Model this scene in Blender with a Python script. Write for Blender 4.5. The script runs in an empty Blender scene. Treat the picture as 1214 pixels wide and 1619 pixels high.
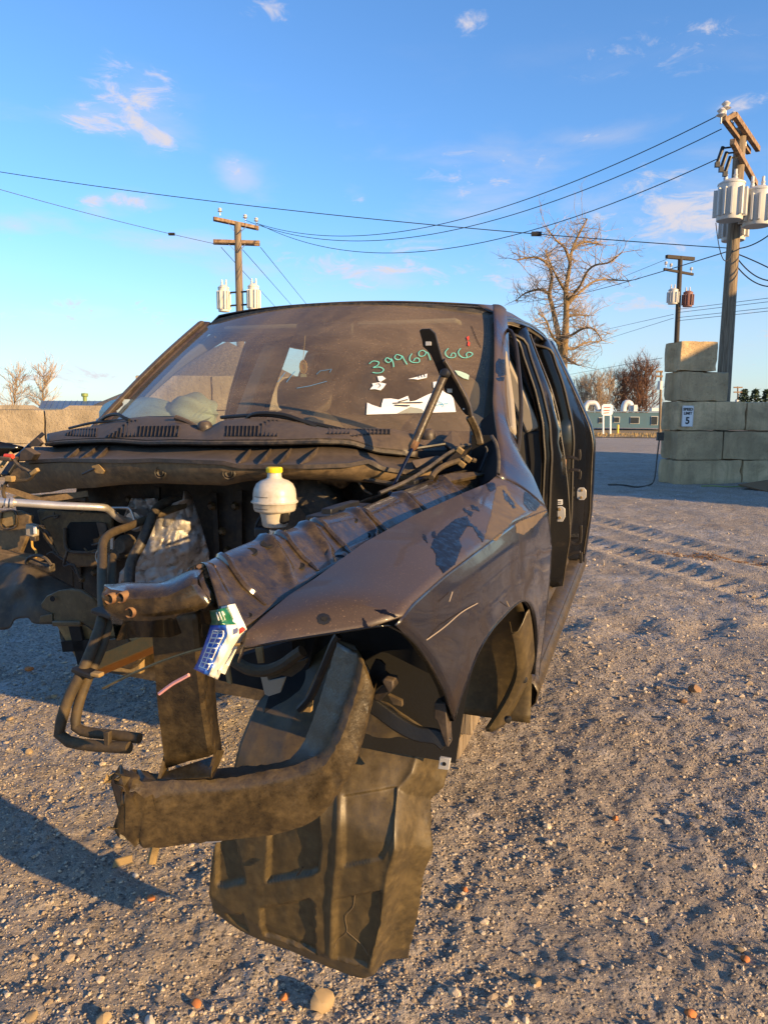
import bpy, bmesh, math, random
import numpy as np
from mathutils import Vector, Matrix

random.seed(7)
RNG = np.random.default_rng(7)
SC = bpy.context.scene
COL = SC.collection

# ------------------------------------------------------------------ camera
F_PX, CAM_H, PITCH, ROLL = 1164.0, 1.387, 0.1376, -0.0067
cd = bpy.data.cameras.new('camera')
cam = bpy.data.objects.new('camera', cd); COL.objects.link(cam)
cd.sensor_fit = 'VERTICAL'; cd.sensor_height = 36.0; cd.sensor_width = 27.0
cd.lens = 36.0 * F_PX / 1619.0
cd.clip_start = 0.05; cd.clip_end = 6000
cam.matrix_world = (Matrix.Translation((0, 0, CAM_H)) @ Matrix.Rotation(math.pi / 2 - PITCH, 4, 'X')
                    @ Matrix.Rotation(-ROLL, 4, 'Z'))
SC.camera = cam

# ------------------------------------------------------------------ sky, sun, exposure
SUN_AZ = Vector((0.79, -0.61, 0)).normalized()
SUN_EL = math.radians(15.0)
w = bpy.data.worlds.new('World'); SC.world = w; w.use_nodes = True
nt = w.node_tree; nt.nodes.clear()
wout = nt.nodes.new('ShaderNodeOutputWorld'); bg = nt.nodes.new('ShaderNodeBackground')
sky = nt.nodes.new('ShaderNodeTexSky'); sky.sky_type = 'NISHITA'; sky.sun_disc = False
sky.sun_elevation = SUN_EL; sky.sun_rotation = math.atan2(SUN_AZ.x, SUN_AZ.y)
sky.air_density = 1.1; sky.dust_density = 0.35; sky.ozone_density = 4.0; sky.altitude = 200
bg.inputs['Strength'].default_value = 0.145
tc = nt.nodes.new('ShaderNodeTexCoord')
sep = nt.nodes.new('ShaderNodeSeparateXYZ'); nt.links.new(tc.outputs['Generated'], sep.inputs[0])
def wmath(op, a, b=None, c=None, clamp=False):
    n = nt.nodes.new('ShaderNodeMath'); n.operation = op; n.use_clamp = clamp
    for i, v in enumerate((a, b, c)):
        if v is None: continue
        if isinstance(v, (int, float)): n.inputs[i].default_value = v
        else: nt.links.new(v, n.inputs[i])
    return n.outputs[0]
az = wmath('ARCTAN2', sep.outputs['X'], sep.outputs['Y'])
el = wmath('ARCSINE', wmath('MINIMUM', wmath('MAXIMUM', sep.outputs['Z'], -1.0), 1.0))
cmb = nt.nodes.new('ShaderNodeCombineXYZ'); nt.links.new(az, cmb.inputs[0]); nt.links.new(el, cmb.inputs[1])
def wnoise(scale, detail, rough, off, dist=0.0, stretch=(1, 1, 1), rot=0.0):
    mp = nt.nodes.new('ShaderNodeMapping'); nt.links.new(cmb.outputs[0], mp.inputs['Vector'])
    mp.inputs['Location'].default_value = off; mp.inputs['Scale'].default_value = stretch
    mp.inputs['Rotation'].default_value = (0, 0, rot)
    n = nt.nodes.new('ShaderNodeTexNoise'); nt.links.new(mp.outputs[0], n.inputs['Vector'])
    n.inputs['Scale'].default_value = scale; n.inputs['Detail'].default_value = detail
    n.inputs['Roughness'].default_value = rough; n.inputs['Distortion'].default_value = dist
    return n.outputs['Fac']
def wramp(v, lo, hi, a=0.0, b=1.0):
    n = nt.nodes.new('ShaderNodeMapRange'); n.interpolation_type = 'SMOOTHSTEP'
    nt.links.new(v, n.inputs['Value']); n.inputs['From Min'].default_value = lo; n.inputs['From Max'].default_value = hi
    n.inputs['To Min'].default_value = a; n.inputs['To Max'].default_value = b
    return n.outputs['Result']
# clouds stand at fixed directions (azimuth, elevation, half-widths, weight); a loose field of them goes on all round
CL = [(-0.306, 0.352, 0.053, 0.036, 1.00), (-0.355, 0.332, 0.040, 0.017, 1.05), (-0.280, 0.322, 0.038, 0.017, 0.85), (-0.191, 0.291, 0.023, 0.017, 0.85), (-0.318, 0.248, 0.037, 0.012, 0.75), (-0.362, 0.240, 0.018, 0.012, 0.75), (-0.260, 0.205, 0.070, 0.015, 0.62), (-0.365, 0.114, 0.199, 0.027, 0.62), (-0.006, 0.181, 0.201, 0.034, 0.68), (0.140, 0.295, 0.103, 0.036, 0.55), (0.356, 0.234, 0.106, 0.045, 0.92), (0.215, 0.166, 0.139, 0.039, 0.66), (0.360, 0.407, 0.178, 0.027, 0.42), (-0.151, 0.457, 0.036, 0.015, 0.70), (-0.405, 0.039, 0.112, 0.021, 0.80), (0.317, 0.131, 0.182, 0.041, 0.62), (0.105, 0.447, 0.024, 0.012, 0.70), (0.377, 0.418, 0.019, 0.008, 0.90), (-0.037, 0.266, 0.020, 0.011, 0.60), (0.449, 0.081, 0.121, 0.033, 0.60), (-0.444, 0.208, 0.044, 0.017, 0.55), (-0.229, 0.064, 0.275, 0.029, 0.50), (0.426, 0.341, 0.027, 0.009, 0.70), (0.256, 0.324, 0.054, 0.012, 0.50),
      (1.2, .3, .3, .08, .7), (2.0, .2, .4, .09, .7), (-1.3, .25, .35, .08, .7), (-2.2, .18, .4, .07, .7), (3.0, .3, .3, .08, .7), (.9, .12, .25, .05, .7), (-.95, .14, .25, .05, .7)]
bias = None
for a0, e0, rx, ry, wt in CL:
    dx = wmath('DIVIDE', wmath('SUBTRACT', az, a0), rx * 1.7); dy = wmath('DIVIDE', wmath('SUBTRACT', el, e0), ry * 1.7)
    q = wmath('SUBTRACT', 1.0, wmath('SQRT', wmath('ADD', wmath('MULTIPLY', dx, dx), wmath('MULTIPLY', dy, dy))), clamp=True)
    q = wmath('MULTIPLY', q, wt); bias = q if bias is None else wmath('MAXIMUM', bias, q)
wis = wnoise(17, 12, 0.68, (0.4, 2.2, 0), 0.6, (1, 2.4, 1), 0.15)
cl = wmath('MULTIPLY', wramp(wmath('ADD', wis, wmath('MULTIPLY', bias, 0.36)), 0.62, 0.90), wramp(bias, 0.0, 0.45, 0.0, 0.95), clamp=True)
veil = wmath('MULTIPLY', wramp(wmath('ADD', wnoise(5.5, 7, .58, (1.3, .4, 0), .3, (1, 3.2, 1), .12), wmath('MULTIPLY', bias, .40)), .52, 1.0), 0.62)
cl = wmath('MAXIMUM', cl, wmath('MULTIPLY', veil, wramp(el, .46, .24)))
haze_ = wramp(el, 0.26, 0.0, 0.0, 0.55)
cl = wmath('MAXIMUM', cl, wmath('MULTIPLY', haze_, wramp(wnoise(4, 4, .5, (2, 1, 0), .2, (1, 3, 1)), .3, .7, .55, 1.0)))
mixc = nt.nodes.new('ShaderNodeMix'); mixc.data_type = 'RGBA'
nt.links.new(cl, mixc.inputs['Factor'])
tint = nt.nodes.new('ShaderNodeMix'); tint.data_type = 'RGBA'; tint.blend_type = 'MULTIPLY'; tint.inputs['Factor'].default_value = 1
nt.links.new(sky.outputs[0], tint.inputs['A']); tint.inputs['B'].default_value = (0.67, 0.83, 0.98, 1)
nt.links.new(tint.outputs['Result'], mixc.inputs['A'])
mixc.inputs['B'].default_value = (2.75, 2.6, 2.8, 1)
nt.links.new(mixc.outputs['Result'], bg.inputs['Color']); nt.links.new(bg.outputs[0], wout.inputs['Surface'])

sl = bpy.data.lights.new('sun', 'SUN'); sl.energy = 5.0; sl.angle = math.radians(0.5); sl.color = (1.0, 0.65, 0.285)
sun = bpy.data.objects.new('sun', sl); COL.objects.link(sun)
sdir = Vector((SUN_AZ.x * math.cos(SUN_EL), SUN_AZ.y * math.cos(SUN_EL), math.sin(SUN_EL)))
sun.rotation_euler = sdir.to_track_quat('Z', 'Y').to_euler()
SC.view_settings.view_transform = 'Standard'; SC.view_settings.look = 'None'
SC.view_settings.exposure = 0.95; SC.view_settings.gamma = 1.0; SC.view_settings.use_curve_mapping = False

# ------------------------------------------------------------------ geometry helpers
TX, TY, TH = -0.924, 1.088, 0.3325           # where the truck's front centre stands, and its heading
CT, ST = math.cos(TH), math.sin(TH)
# camera position in truck coordinates: x to the driver's side, y to the rear, z up
OC = np.array([(0 - TX) * CT - (0 - TY) * ST, (0 - TX) * ST + (0 - TY) * CT, CAM_H])
def wray(px, py):
    xr, yr = px - 607, py - 809.5
    cr, sr = math.cos(ROLL), math.sin(ROLL)
    x = xr * cr - yr * sr; y = xr * sr + yr * cr
    cp, sp = math.cos(PITCH), math.sin(PITCH)
    return np.array([x / F_PX, cp - y / F_PX * sp, -sp - y / F_PX * cp])
def tray(px, py):
    d = wray(px, py)
    return np.array([d[0] * CT - d[1] * ST, d[0] * ST + d[1] * CT, d[2]])
def V(px, py, x): d = tray(px, py); return OC + d * ((x - OC[0]) / d[0])
def U(px, py, y): d = tray(px, py); return OC + d * ((y - OC[1]) / d[1])
def W(px, py, z): d = tray(px, py); return OC + d * ((z - OC[2]) / d[2])
def L(px, py, a, b):
    d = tray(px, py); n = np.array([-(b[1] - a[1]), b[0] - a[0]])
    return OC + d * (np.dot(np.array(a) - OC[:2], n) / np.dot(d[:2], n))
def BG(px, py, Y):                            # world point at forward distance Y
    d = wray(px, py); return np.array([0, 0, CAM_H]) + d * (Y / d[1])
def s_mm(t): t = np.clip(t, 0, 1); return t * t * (3 - 2 * t)
def arc(pts, n):                              # resample polyline by arc length
    p = np.array(pts, float); s = np.r_[0, np.cumsum(np.linalg.norm(np.diff(p, axis=0), axis=1))]
    q = np.linspace(0, s[-1], n)
    return np.stack([np.interp(q, s, p[:, i]) for i in range(p.shape[1])], 1)
def smooth_path(pts, n):                      # Catmull-Rom resample
    p = np.array(pts, float)
    if len(p) < 3: return arc(p, n)
    e = np.vstack([2 * p[0] - p[1], p, 2 * p[-1] - p[-2]]); out = []
    for i in range(1, len(e) - 2):
        for t in np.linspace(0, 1, 9)[:-1]:
            a, b, c, d = e[i - 1], e[i], e[i + 1], e[i + 2]
            out.append(0.5 * ((2 * b) + (c - a) * t + (2 * a - 5 * b + 4 * c - d) * t * t + (3 * b - a - 3 * c + d) * t ** 3))
    out.append(p[-1]); return arc(out, n)
def coons(top, bot, left, right, nu, nv):     # top/bot run along u, left/right along v
    t, b = arc(top, nu), arc(bot, nu); l, r = arc(left, nv), arc(right, nv)
    g = np.zeros((nv, nu, 3))
    for j in range(nv):
        v = j / (nv - 1)
        for i in range(nu):
            u = i / (nu - 1)
            g[j, i] = ((1 - v) * t[i] + v * b[i] + (1 - u) * l[j] + u * r[j]
                       - ((1 - u) * (1 - v) * t[0] + u * (1 - v) * t[-1] + (1 - u) * v * b[0] + u * v * b[-1]))
    return g
def hash2(ix, iy, seed):
    h = (ix.astype(np.int64) * 374761393 + iy.astype(np.int64) * 668265263 + seed * 1274126177) & 0x7fffffff
    h = ((h ^ (h >> 13)) * 1103515245) & 0x7fffffff
    h = ((h ^ (h >> 15)) * 12345677) & 0x7fffffff
    return (h & 0xffff) / 65535.0
def vnoise(x, y, seed=0):
    x = np.asarray(x, float); y = np.asarray(y, float)
    ix, iy = np.floor(x), np.floor(y); fx, fy = x - ix, y - iy
    fx = fx * fx * (3 - 2 * fx); fy = fy * fy * (3 - 2 * fy)
    a, b = hash2(ix, iy, seed), hash2(ix + 1, iy, seed); c, d = hash2(ix, iy + 1, seed), hash2(ix + 1, iy + 1, seed)
    return (a * (1 - fx) + b * fx) * (1 - fy) + (c * (1 - fx) + d * fx) * fy - 0.5

from mathutils.bvhtree import BVHTree
def caster(mb):                               # where a traced place falls on a built surface
    t = BVHTree.FromPolygons([Vector(v) for v in mb.v], mb.f)
    def hit(px, py, lift=.0006):
        d = Vector(tray(px, py)).normalized(); p, nrm, _, _ = t.ray_cast(Vector(OC), d)
        if p is None: return None
        if nrm.dot(d) > 0: nrm = -nrm
        return np.array(p + nrm * lift)
    return hit
def px_in(px, py, poly):
    c = False; n_ = len(poly)
    for i in range(n_):
        (x0, y0), (x1, y1) = poly[i], poly[(i + 1) % n_]
        if (y0 > py) != (y1 > py) and px < (x1 - x0) * (py - y0) / (y1 - y0) + x0: c = not c
    return c
def decal(hit, poly, step=1.3, lift=.0007):   # a thin patch lying on that surface
    m = MB(); xs = [p[0] for p in poly]; ys = [p[1] for p in poly]; cache = {}
    def P(i, j):
        if (i, j) not in cache: cache[i, j] = hit(min(xs) + i * step, min(ys) + j * step, lift)
        return cache[i, j]
    for i in range(int((max(xs) - min(xs)) / step) + 1):
        for j in range(int((max(ys) - min(ys)) / step) + 1):
            x, y = min(xs) + (i + .5) * step, min(ys) + (j + .5) * step
            w_ = 1.6 * float(vnoise(x / 3.1, y / 3.1, 91))
            if px_in(x + w_, y - w_, poly):
                q = [P(i, j), P(i + 1, j), P(i + 1, j + 1), P(i, j + 1)]
                if all(v is not None for v in q) and max(np.linalg.norm(q[0] - v) for v in q) < .03: m.add(q, [(0, 1, 2, 3)])
    return m
class MB:
    def __init__(s): s.v, s.f = [], []
    def add(s, vs, fs):
        o = len(s.v); s.v.extend([tuple(map(float, p)) for p in vs]); s.f.extend([tuple(o + i for i in f) for f in fs]); return s
    def grid(s, g, loop=False):
        g = np.asarray(g, float); m, n = g.shape[:2]; fs = []
        for j in range(m - 1):
            for i in range(n if loop else n - 1):
                k = (i + 1) % n
                fs.append((j * n + i, j * n + k, (j + 1) * n + k, (j + 1) * n + i))
        return s.add(g.reshape(-1, 3), fs)
    def tube(s, pts, r, n=8, cap=True):
        p = np.array(pts, float); m = len(p); rr = np.broadcast_to(np.asarray(r, float), (m,)) if np.ndim(r) else np.full(m, float(r))
        t = np.gradient(p, axis=0); t /= np.linalg.norm(t, axis=1)[:, None] + 1e-12
        up = np.array([0, 0, 1.0]) if abs(t[0][2]) < 0.9 else np.array([1.0, 0, 0])
        a = np.cross(up, t[0]); a /= np.linalg.norm(a); rows = []
        for i in range(m):
            a = a - t[i] * np.dot(a, t[i]); a /= np.linalg.norm(a) + 1e-12; b = np.cross(t[i], a)
            rows.append([p[i] + rr[i] * (math.cos(q) * a + math.sin(q) * b) for q in np.linspace(0, 2 * math.pi, n, endpoint=False)])
        o = len(s.v); s.grid(rows, True)
        if cap:
            s.f.append(tuple(o + i for i in reversed(range(n)))); s.f.append(tuple(o + (m - 1) * n + i for i in range(n)))
        return s
    def bar(s, pts, w, h, up=(0, 0, 1)):       # rectangular sweep, w across, h along up
        p = np.array(pts, float); t = np.gradient(p, axis=0); t /= np.linalg.norm(t, axis=1)[:, None] + 1e-12; rows = []
        for i in range(len(p)):
            u = np.array(up if np.ndim(up) == 1 else up[i], float); u = u - t[i] * np.dot(u, t[i]); u /= np.linalg.norm(u) + 1e-12
            a = np.cross(t[i], u)
            rows.append([p[i] + a * x * w / 2 + u * y * h / 2 for x, y in ((-1, -1), (1, -1), (1, 1), (-1, 1))])
        o = len(s.v); m = len(p); s.grid(rows, True)
        s.f.append((o + 3, o + 2, o + 1, o)); k = o + (m - 1) * 4; s.f.append((k, k + 1, k + 2, k + 3)); return s
    def prism(s, poly, off):
        p = np.array(poly, float); n = len(p); q = p + np.array(off, float)
        fs = [tuple(range(n)), tuple(reversed(range(n, 2 * n)))]
        fs += [(i, i + n, (i + 1) % n + n, (i + 1) % n) for i in range(n)]
        return s.add(np.vstack([p, q]), fs)
    def box(s, c, d, m=None):
        v = np.array([(x, y, z) for x in (-.5, .5) for y in (-.5, .5) for z in (-.5, .5)]) * np.array(d)
        if m is not None: v = v @ np.array(m).T
        return s.add(v + np.array(c), [(0, 1, 3, 2), (4, 6, 7, 5), (0, 4, 5, 1), (2, 3, 7, 6), (0, 2, 6, 4), (1, 5, 7, 3)])
    def lathe(s, prof, base, axis=(0, 0, 1), n=20):
        ax = Vector(axis).normalized(); q = ax.to_track_quat('Z', 'X').to_matrix(); rows = []
        for r, h in prof:
            rows.append([np.array(base) + np.array(q @ Vector((r * math.cos(a), r * math.sin(a), h))) for a in np.linspace(0, 2 * math.pi, n, endpoint=False)])
        return s.grid(rows, True)
    def build(s, name, mat, parent=None, smooth=35, bevel=0, solid=0, sub=0, loc=None, label=None, off=0):
        me = bpy.data.meshes.new(name); me.from_pydata(s.v, [], s.f); me.update()
        bm = bmesh.new(); bm.from_mesh(me)
        bmesh.ops.remove_doubles(bm, verts=bm.verts, dist=1e-6)
        bmesh.ops.recalc_face_normals(bm, faces=bm.faces); bm.to_mesh(me); bm.free()
        if smooth:
            me.polygons.foreach_set('use_smooth', [True] * len(me.polygons)); me.set_sharp_from_angle(angle=math.radians(smooth))
        if mat: me.materials.append(mat)
        o = bpy.data.objects.new(name, me); COL.objects.link(o)
        if parent: o.parent = parent
        if loc is not None: o.location = loc
        if solid:
            m = o.modifiers.new('solid', 'SOLIDIFY'); m.thickness = solid; m.offset = off
        if bevel:
            m = o.modifiers.new('bevel', 'BEVEL'); m.width = bevel; m.segments = 2; m.limit_method = 'ANGLE'; m.angle_limit = math.radians(40)
        if sub:
            m = o.modifiers.new('sub', 'SUBSURF'); m.levels = sub; m.render_levels = sub
        if label: o['label'] = label
        return o
def tag(o, label=None, cat=None, group=None, kind=None):
    for k, v in (('label', label), ('category', cat), ('group', group), ('kind', kind)):
        if v: o[k] = v
    return o
def empty(name, loc=(0, 0, 0), rz=0.0, **k):
    o = bpy.data.objects.new(name, None); COL.objects.link(o); o.location = loc; o.rotation_euler = (0, 0, rz)
    o.empty_display_size = 0.1
    return tag(o, **k)
def copy_tree(o, parent=None):
    c = o.copy(); COL.objects.link(c)
    if parent: c.parent = parent
    for ch in list(o.children): copy_tree(ch, c)
    return c

# ------------------------------------------------------------------ materials
class NT:
    def __init__(s, name):
        s.m = bpy.data.materials.new(name); s.m.use_nodes = True; s.t = s.m.node_tree; s.t.nodes.clear()
        s.out = s.t.nodes.new('ShaderNodeOutputMaterial'); s.co = s.t.nodes.new('ShaderNodeTexCoord').outputs['Object']
    def put(s, sock, v):
        if isinstance(v, bpy.types.NodeSocket): s.t.links.new(v, sock)
        else: sock.default_value = v
    def noise(s, scale, detail=4, rough=0.55, dist=0.0, vec=None, stretch=None, color=False):
        v = vec or s.co
        if stretch:
            mp = s.t.nodes.new('ShaderNodeMapping'); s.t.links.new(v, mp.inputs['Vector']); mp.inputs['Scale'].default_value = stretch; v = mp.outputs[0]
        n = s.t.nodes.new('ShaderNodeTexNoise'); s.t.links.new(v, n.inputs['Vector'])
        n.inputs['Scale'].default_value = scale; n.inputs['Detail'].default_value = detail; n.inputs['Roughness'].default_value = rough; n.inputs['Distortion'].default_value = dist
        return n.outputs['Color' if color else 'Fac']
    def voro(s, scale, out='Distance', feature='F1', vec=None):
        n = s.t.nodes.new('ShaderNodeTexVoronoi'); n.feature = feature; s.t.links.new(vec or s.co, n.inputs['Vector']); n.inputs['Scale'].default_value = scale
        return n.outputs[out]
    def ramp(s, v, lo, hi, a=0.0, b=1.0):
        n = s.t.nodes.new('ShaderNodeMapRange'); n.interpolation_type = 'SMOOTHSTEP'
        s.t.links.new(v, n.inputs['Value'])
        for k, x in (('From Min', lo), ('From Max', hi), ('To Min', a), ('To Max', b)): n.inputs[k].default_value = x
        return n.outputs['Result']
    def math(s, op, a, b=0.0, clamp=False):
        n = s.t.nodes.new('ShaderNodeMath'); n.operation = op; n.use_clamp = clamp; s.put(n.inputs[0], a); s.put(n.inputs[1], b); return n.outputs[0]
    def mix(s, f, a, b, mode='MIX'):
        n = s.t.nodes.new('ShaderNodeMix'); n.data_type = 'RGBA'; n.blend_type = mode
        s.put(n.inputs['Factor'], f)
        for k, v in (('A', a), ('B', b)):
            sk = n.inputs[6] if k == 'A' else n.inputs[7]
            s.put(sk, (v[0], v[1], v[2], 1) if isinstance(v, (tuple, list)) and len(v) == 3 else v)
        return n.outputs[2]
    def normal_z(s):
        g = s.t.nodes.new('ShaderNodeNewGeometry'); x = s.t.nodes.new('ShaderNodeSeparateXYZ'); s.t.links.new(g.outputs['Normal'], x.inputs[0]); return x.outputs['Z']
    def sepco(s):
        x = s.t.nodes.new('ShaderNodeSeparateXYZ'); s.t.links.new(s.co, x.inputs[0]); return x.outputs
    def bump(s, h, dist, strength=1.0):
        n = s.t.nodes.new('ShaderNodeBump'); s.t.links.new(h, n.inputs['Height']); n.inputs['Distance'].default_value = dist; n.inputs['Strength'].default_value = strength
        return n.outputs[0]
    def bsdf(s, color, rough=0.6, metal=0.0, coat=0.0, normal=None, spec=0.5, coat_rough=0.05, trans=0.0):
        p = s.t.nodes.new('ShaderNodeBsdfPrincipled')
        s.put(p.inputs['Base Color'], (color[0], color[1], color[2], 1) if isinstance(color, tuple) and len(color) == 3 else color)
        s.put(p.inputs['Roughness'], rough); s.put(p.inputs['Metallic'], metal); s.put(p.inputs['Coat Weight'], coat)
        p.inputs['Coat Roughness'].default_value = coat_rough; s.put(p.inputs['Specular IOR Level'], spec)
        p.inputs['Transmission Weight'].default_value = trans
        if normal: s.t.links.new(normal, p.inputs['Normal'])
        s.t.links.new(p.outputs[0], s.out.inputs['Surface']); s.p = p
        return s.m
def dusty(name, base, dust, lo=0.35, hi=0.7, rough=0.4, drough=0.85, scale=6, coat=0.0, metal=0.0, up=0.25, bump=0.0006, speck=0.25, stretch=None, dist=0.6):
    n = NT(name)
    f = n.math('ADD', n.math('MULTIPLY', n.noise(scale, 10, 0.7, dist, stretch=stretch), 0.55), n.math('MULTIPLY', n.noise(scale * 7, 8, 0.72, 0.3), 0.45))
    f = n.math('ADD', f, n.math('MULTIPLY', n.normal_z(), up))
    f = n.ramp(f, lo, hi)
    sp = n.ramp(n.noise(180, 2, 0.5), 0.55, 0.75)
    f2 = n.math('MULTIPLY', f, n.math('SUBTRACT', 1.0, n.math('MULTIPLY', sp, speck)), True)
    c = n.mix(f2, base, dust)
    c = n.mix(n.math('MULTIPLY', n.ramp(n.noise(45, 3, 0.6), 0.45, 0.8), 0.35), c, tuple(min(1, x * 1.6) for x in dust))
    r = n.ramp(f2, 0, 1, rough, drough)
    nb = n.bump(n.noise(220, 3, 0.6), bump * .4)
    ct = n.ramp(f2, 0, 0.8, coat, 0.0) if coat else 0.0
    return n.bsdf(c, r, metal, ct, nb)
def plain(name, color, rough=0.6, metal=0.0, var=0.25, scale=12, coat=0.0, bump=0.0004):
    n = NT(name); f = n.noise(scale, 6, 0.6)
    c = n.mix(f, tuple(x * (1 - var) for x in color), tuple(min(1, x * (1 + var)) for x in color))
    return n.bsdf(c, n.ramp(f, 0.3, 0.7, max(0, rough - 0.08), min(1, rough + 0.08)), metal, coat, n.bump(n.noise(scale * 14, 3, 0.6), bump))

M = {}
# black car paint under road dust; wiped streaks let the clear coat through
def paint(name, lo, hi, dust, stretch, scale, swirl):
    n = NT(name)
    big_ = n.noise(scale, 7, 0.6, swirl, stretch=stretch)
    f = n.ramp(n.math('ADD', big_, n.math('MULTIPLY', n.normal_z(), 0.16)), lo, hi)
    wipe = n.ramp(n.noise(9.0, 8, 0.75, 1.0), 0.66, 0.82)            # hand-wiped patches
    f = n.math('MULTIPLY', f, n.math('SUBTRACT', 1.0, n.math('MULTIPLY', wipe, 0.9)), True)
    fl = n.noise(700, 1, 0.5)
    f = n.math('MULTIPLY', f, n.ramp(fl, 0.25, 0.7, 0.75, 1.0), True)
    c = n.mix(f, (0.006, 0.006, 0.010), dust)
    c = n.mix(n.math('MULTIPLY', f, n.math('MULTIPLY', n.ramp(n.noise(340, 2, 0.5), 0.62, 0.74), 0.5)), c, tuple(x * 4.5 for x in dust))
    r = n.ramp(f, 0.0, 0.9, 0.08, 0.50)
    return n.bsdf(c, r, 0.0, n.ramp(f, 0.0, 0.8, 1.0, 0.12), n.bump(fl, 0.00012))
M['paint_top'] = paint('dusty_black_paint', 0.30, 0.70, (0.070, 0.046, 0.027), None, 3.0, 0.8)
M['paint_side'] = paint('smeared_black_paint', 0.22, 0.92, (0.026, 0.0155, 0.007), (1.1, 1.0, 1.5), 4.0, 1.0)
n = NT('glossy_black_paint'); f_ = n.ramp(n.noise(5, 6, .6, .8), .55, .85)
M['paint_jamb'] = n.bsdf(n.mix(f_, (.004, .004, .004), (.05, .038, .025)), n.ramp(f_, 0, 1, .13, .55), 0, 0, None, .38)
n = NT('wiped_black_paint'); M['wiped'] = n.bsdf((0.004, 0.004, 0.007), n.ramp(n.noise(60, 6, .7), .3, .7, .16, .5), 0, 0.0, None, .33)
M['smear'] = plain('tan_dust_smear', (0.10, 0.072, 0.045), .7, var=.5, scale=40)
M['ecoat'] = dusty('black_rail_paint', (0.006, 0.005, 0.004), (0.088, 0.060, 0.026), 0.34, 0.86, 0.14, 0.45, 9, coat=0.6, up=0.06, speck=0.4)
M['chassis'] = dusty('dirty_chassis_black', (0.010, 0.008, 0.006), (0.108, 0.075, 0.032), 0.28, 0.82, 0.26, 0.62, 10, up=0.05, bump=0.0014, speck=0.5)
M['liner'] = dusty('dusty_liner_plastic', (0.022, 0.018, 0.011), (0.112, 0.080, 0.034), 0.22, 0.78, 0.32, 0.58, 6, up=0.06, stretch=(1.4, 1.4, 0.4), speck=0.35)
M['plastic'] = dusty('dusty_grey_plastic', (0.012, 0.011, 0.010), (0.092, 0.066, 0.044), 0.30, 0.78, 0.38, 0.75, 7, up=0.2)
M['firewall'] = dusty('sunlit_dirty_firewall', (0.022, 0.017, 0.012), (0.20, 0.135, 0.066), 0.26, 0.64, 0.5, 0.9, 9, up=0.05)  # dust lightened so the panel looks sunlit
M['bulk'] = dusty('shaded_grimy_bulkhead', (0.007, 0.006, 0.005), (0.07, 0.048, 0.026), 0.45, 0.8, 0.6, 0.9, 5, up=0.05)  # near-black base paints the engine bay's shade, dust noise over it
M['rubber'] = dusty('dusty_rubber', (0.012, 0.012, 0.012), (0.11, 0.085, 0.055), 0.42, 0.75, 0.5, 0.85, 14, up=0.15)
M['yrubber'] = dusty('sunlit_dusty_hose', (0.028, 0.022, 0.015), (0.098, 0.066, 0.028), 0.3, 0.8, 0.6, 0.9, 18, up=0.1)  # yellowish tan paints sunlight on dusty black hoses
M['black'] = plain('black_plastic', (0.010, 0.010, 0.010), 0.5)
M['dark'] = plain('dark_interior', (0.016, 0.015, 0.014), 0.8)
M['void'] = plain('cavity_shade', (0.005, 0.005, 0.005), 0.9)  # near-black, puts the shade of cavities and holes into the colour
M['beige'] = plain('beige_trim', (0.30, 0.26, 0.20), 0.75, var=0.1)
M['seat'] = plain('seat_cloth', (0.075, 0.06, 0.045), 0.9, var=0.3, scale=30)
M['headliner'] = plain('headliner_cloth', (0.22, 0.19, 0.15), 0.9, var=0.12)
M['airbag'] = plain('airbag_cloth', (0.56, 0.64, 0.55), 0.85, var=0.12, scale=9)
M['alu'] = plain('aluminium_pipe', (0.62, 0.58, 0.52), 0.35, 0.7, 0.2)
M['steel'] = plain('bare_steel', (0.42, 0.40, 0.37), 0.42, 0.8, 0.25)
M['grey_steel'] = plain('galvanised_plate', (0.5, 0.48, 0.44), 0.5, 0.3, 0.2)
M['rust'] = dusty('rusty_steel', (0.10, 0.045, 0.02), (0.22, 0.12, 0.05), 0.35, 0.7, 0.7, 0.9, 14)
M['orange'] = dusty('orange_painted_bar', (0.62, 0.20, 0.015), (0.36, 0.18, 0.05), 0.5, 0.85, 0.6, 0.9, 9)
M['white'] = plain('white_plastic', (0.50, 0.47, 0.40), 0.4, var=0.12)
M['stained'] = dusty('stained_white_plastic', (0.54, 0.50, 0.42), (0.27, 0.21, 0.13), 0.42, 0.85, 0.35, 0.7, 12, up=-.05, speck=.2)
M['yellow'] = plain('yellow_cap', (0.85, 0.62, 0.02), 0.4, var=0.08)
M['tan_tube'] = dusty('muddy_tube', (0.12, 0.08, 0.03), (0.28, 0.19, 0.08), 0.3, 0.6, 0.7, 0.9, 12)
M['paper'] = plain('white_paper', (0.80, 0.79, 0.75), 0.8, var=0.06)
M['ink'] = plain('black_ink', (0.03, 0.03, 0.03), 0.7)
M['teal'] = plain('teal_paint_marker', (0.16, 0.60, 0.46), 0.6, var=0.15)
M['red'] = plain('red_sticker', (0.62, 0.06, 0.03), 0.6, var=0.15)
M['blue_film'] = plain('blue_printed_film', (0.015, 0.085, 0.42), 0.35, var=0.2, coat=0.3)
M['green_film'] = plain('green_printed_film', (0.01, 0.12, 0.05), 0.35, var=0.2, coat=0.3)
M['white_film'] = plain('white_printed_film', (0.82, 0.78, 0.68), 0.4, var=0.08, scale=20)
M['brass'] = plain('brown_medallion', (0.55, 0.25, 0.08), 0.6, var=0.3, scale=80)
M['pink'] = plain('pink_wire', (0.62, 0.30, 0.30), 0.5)
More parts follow.
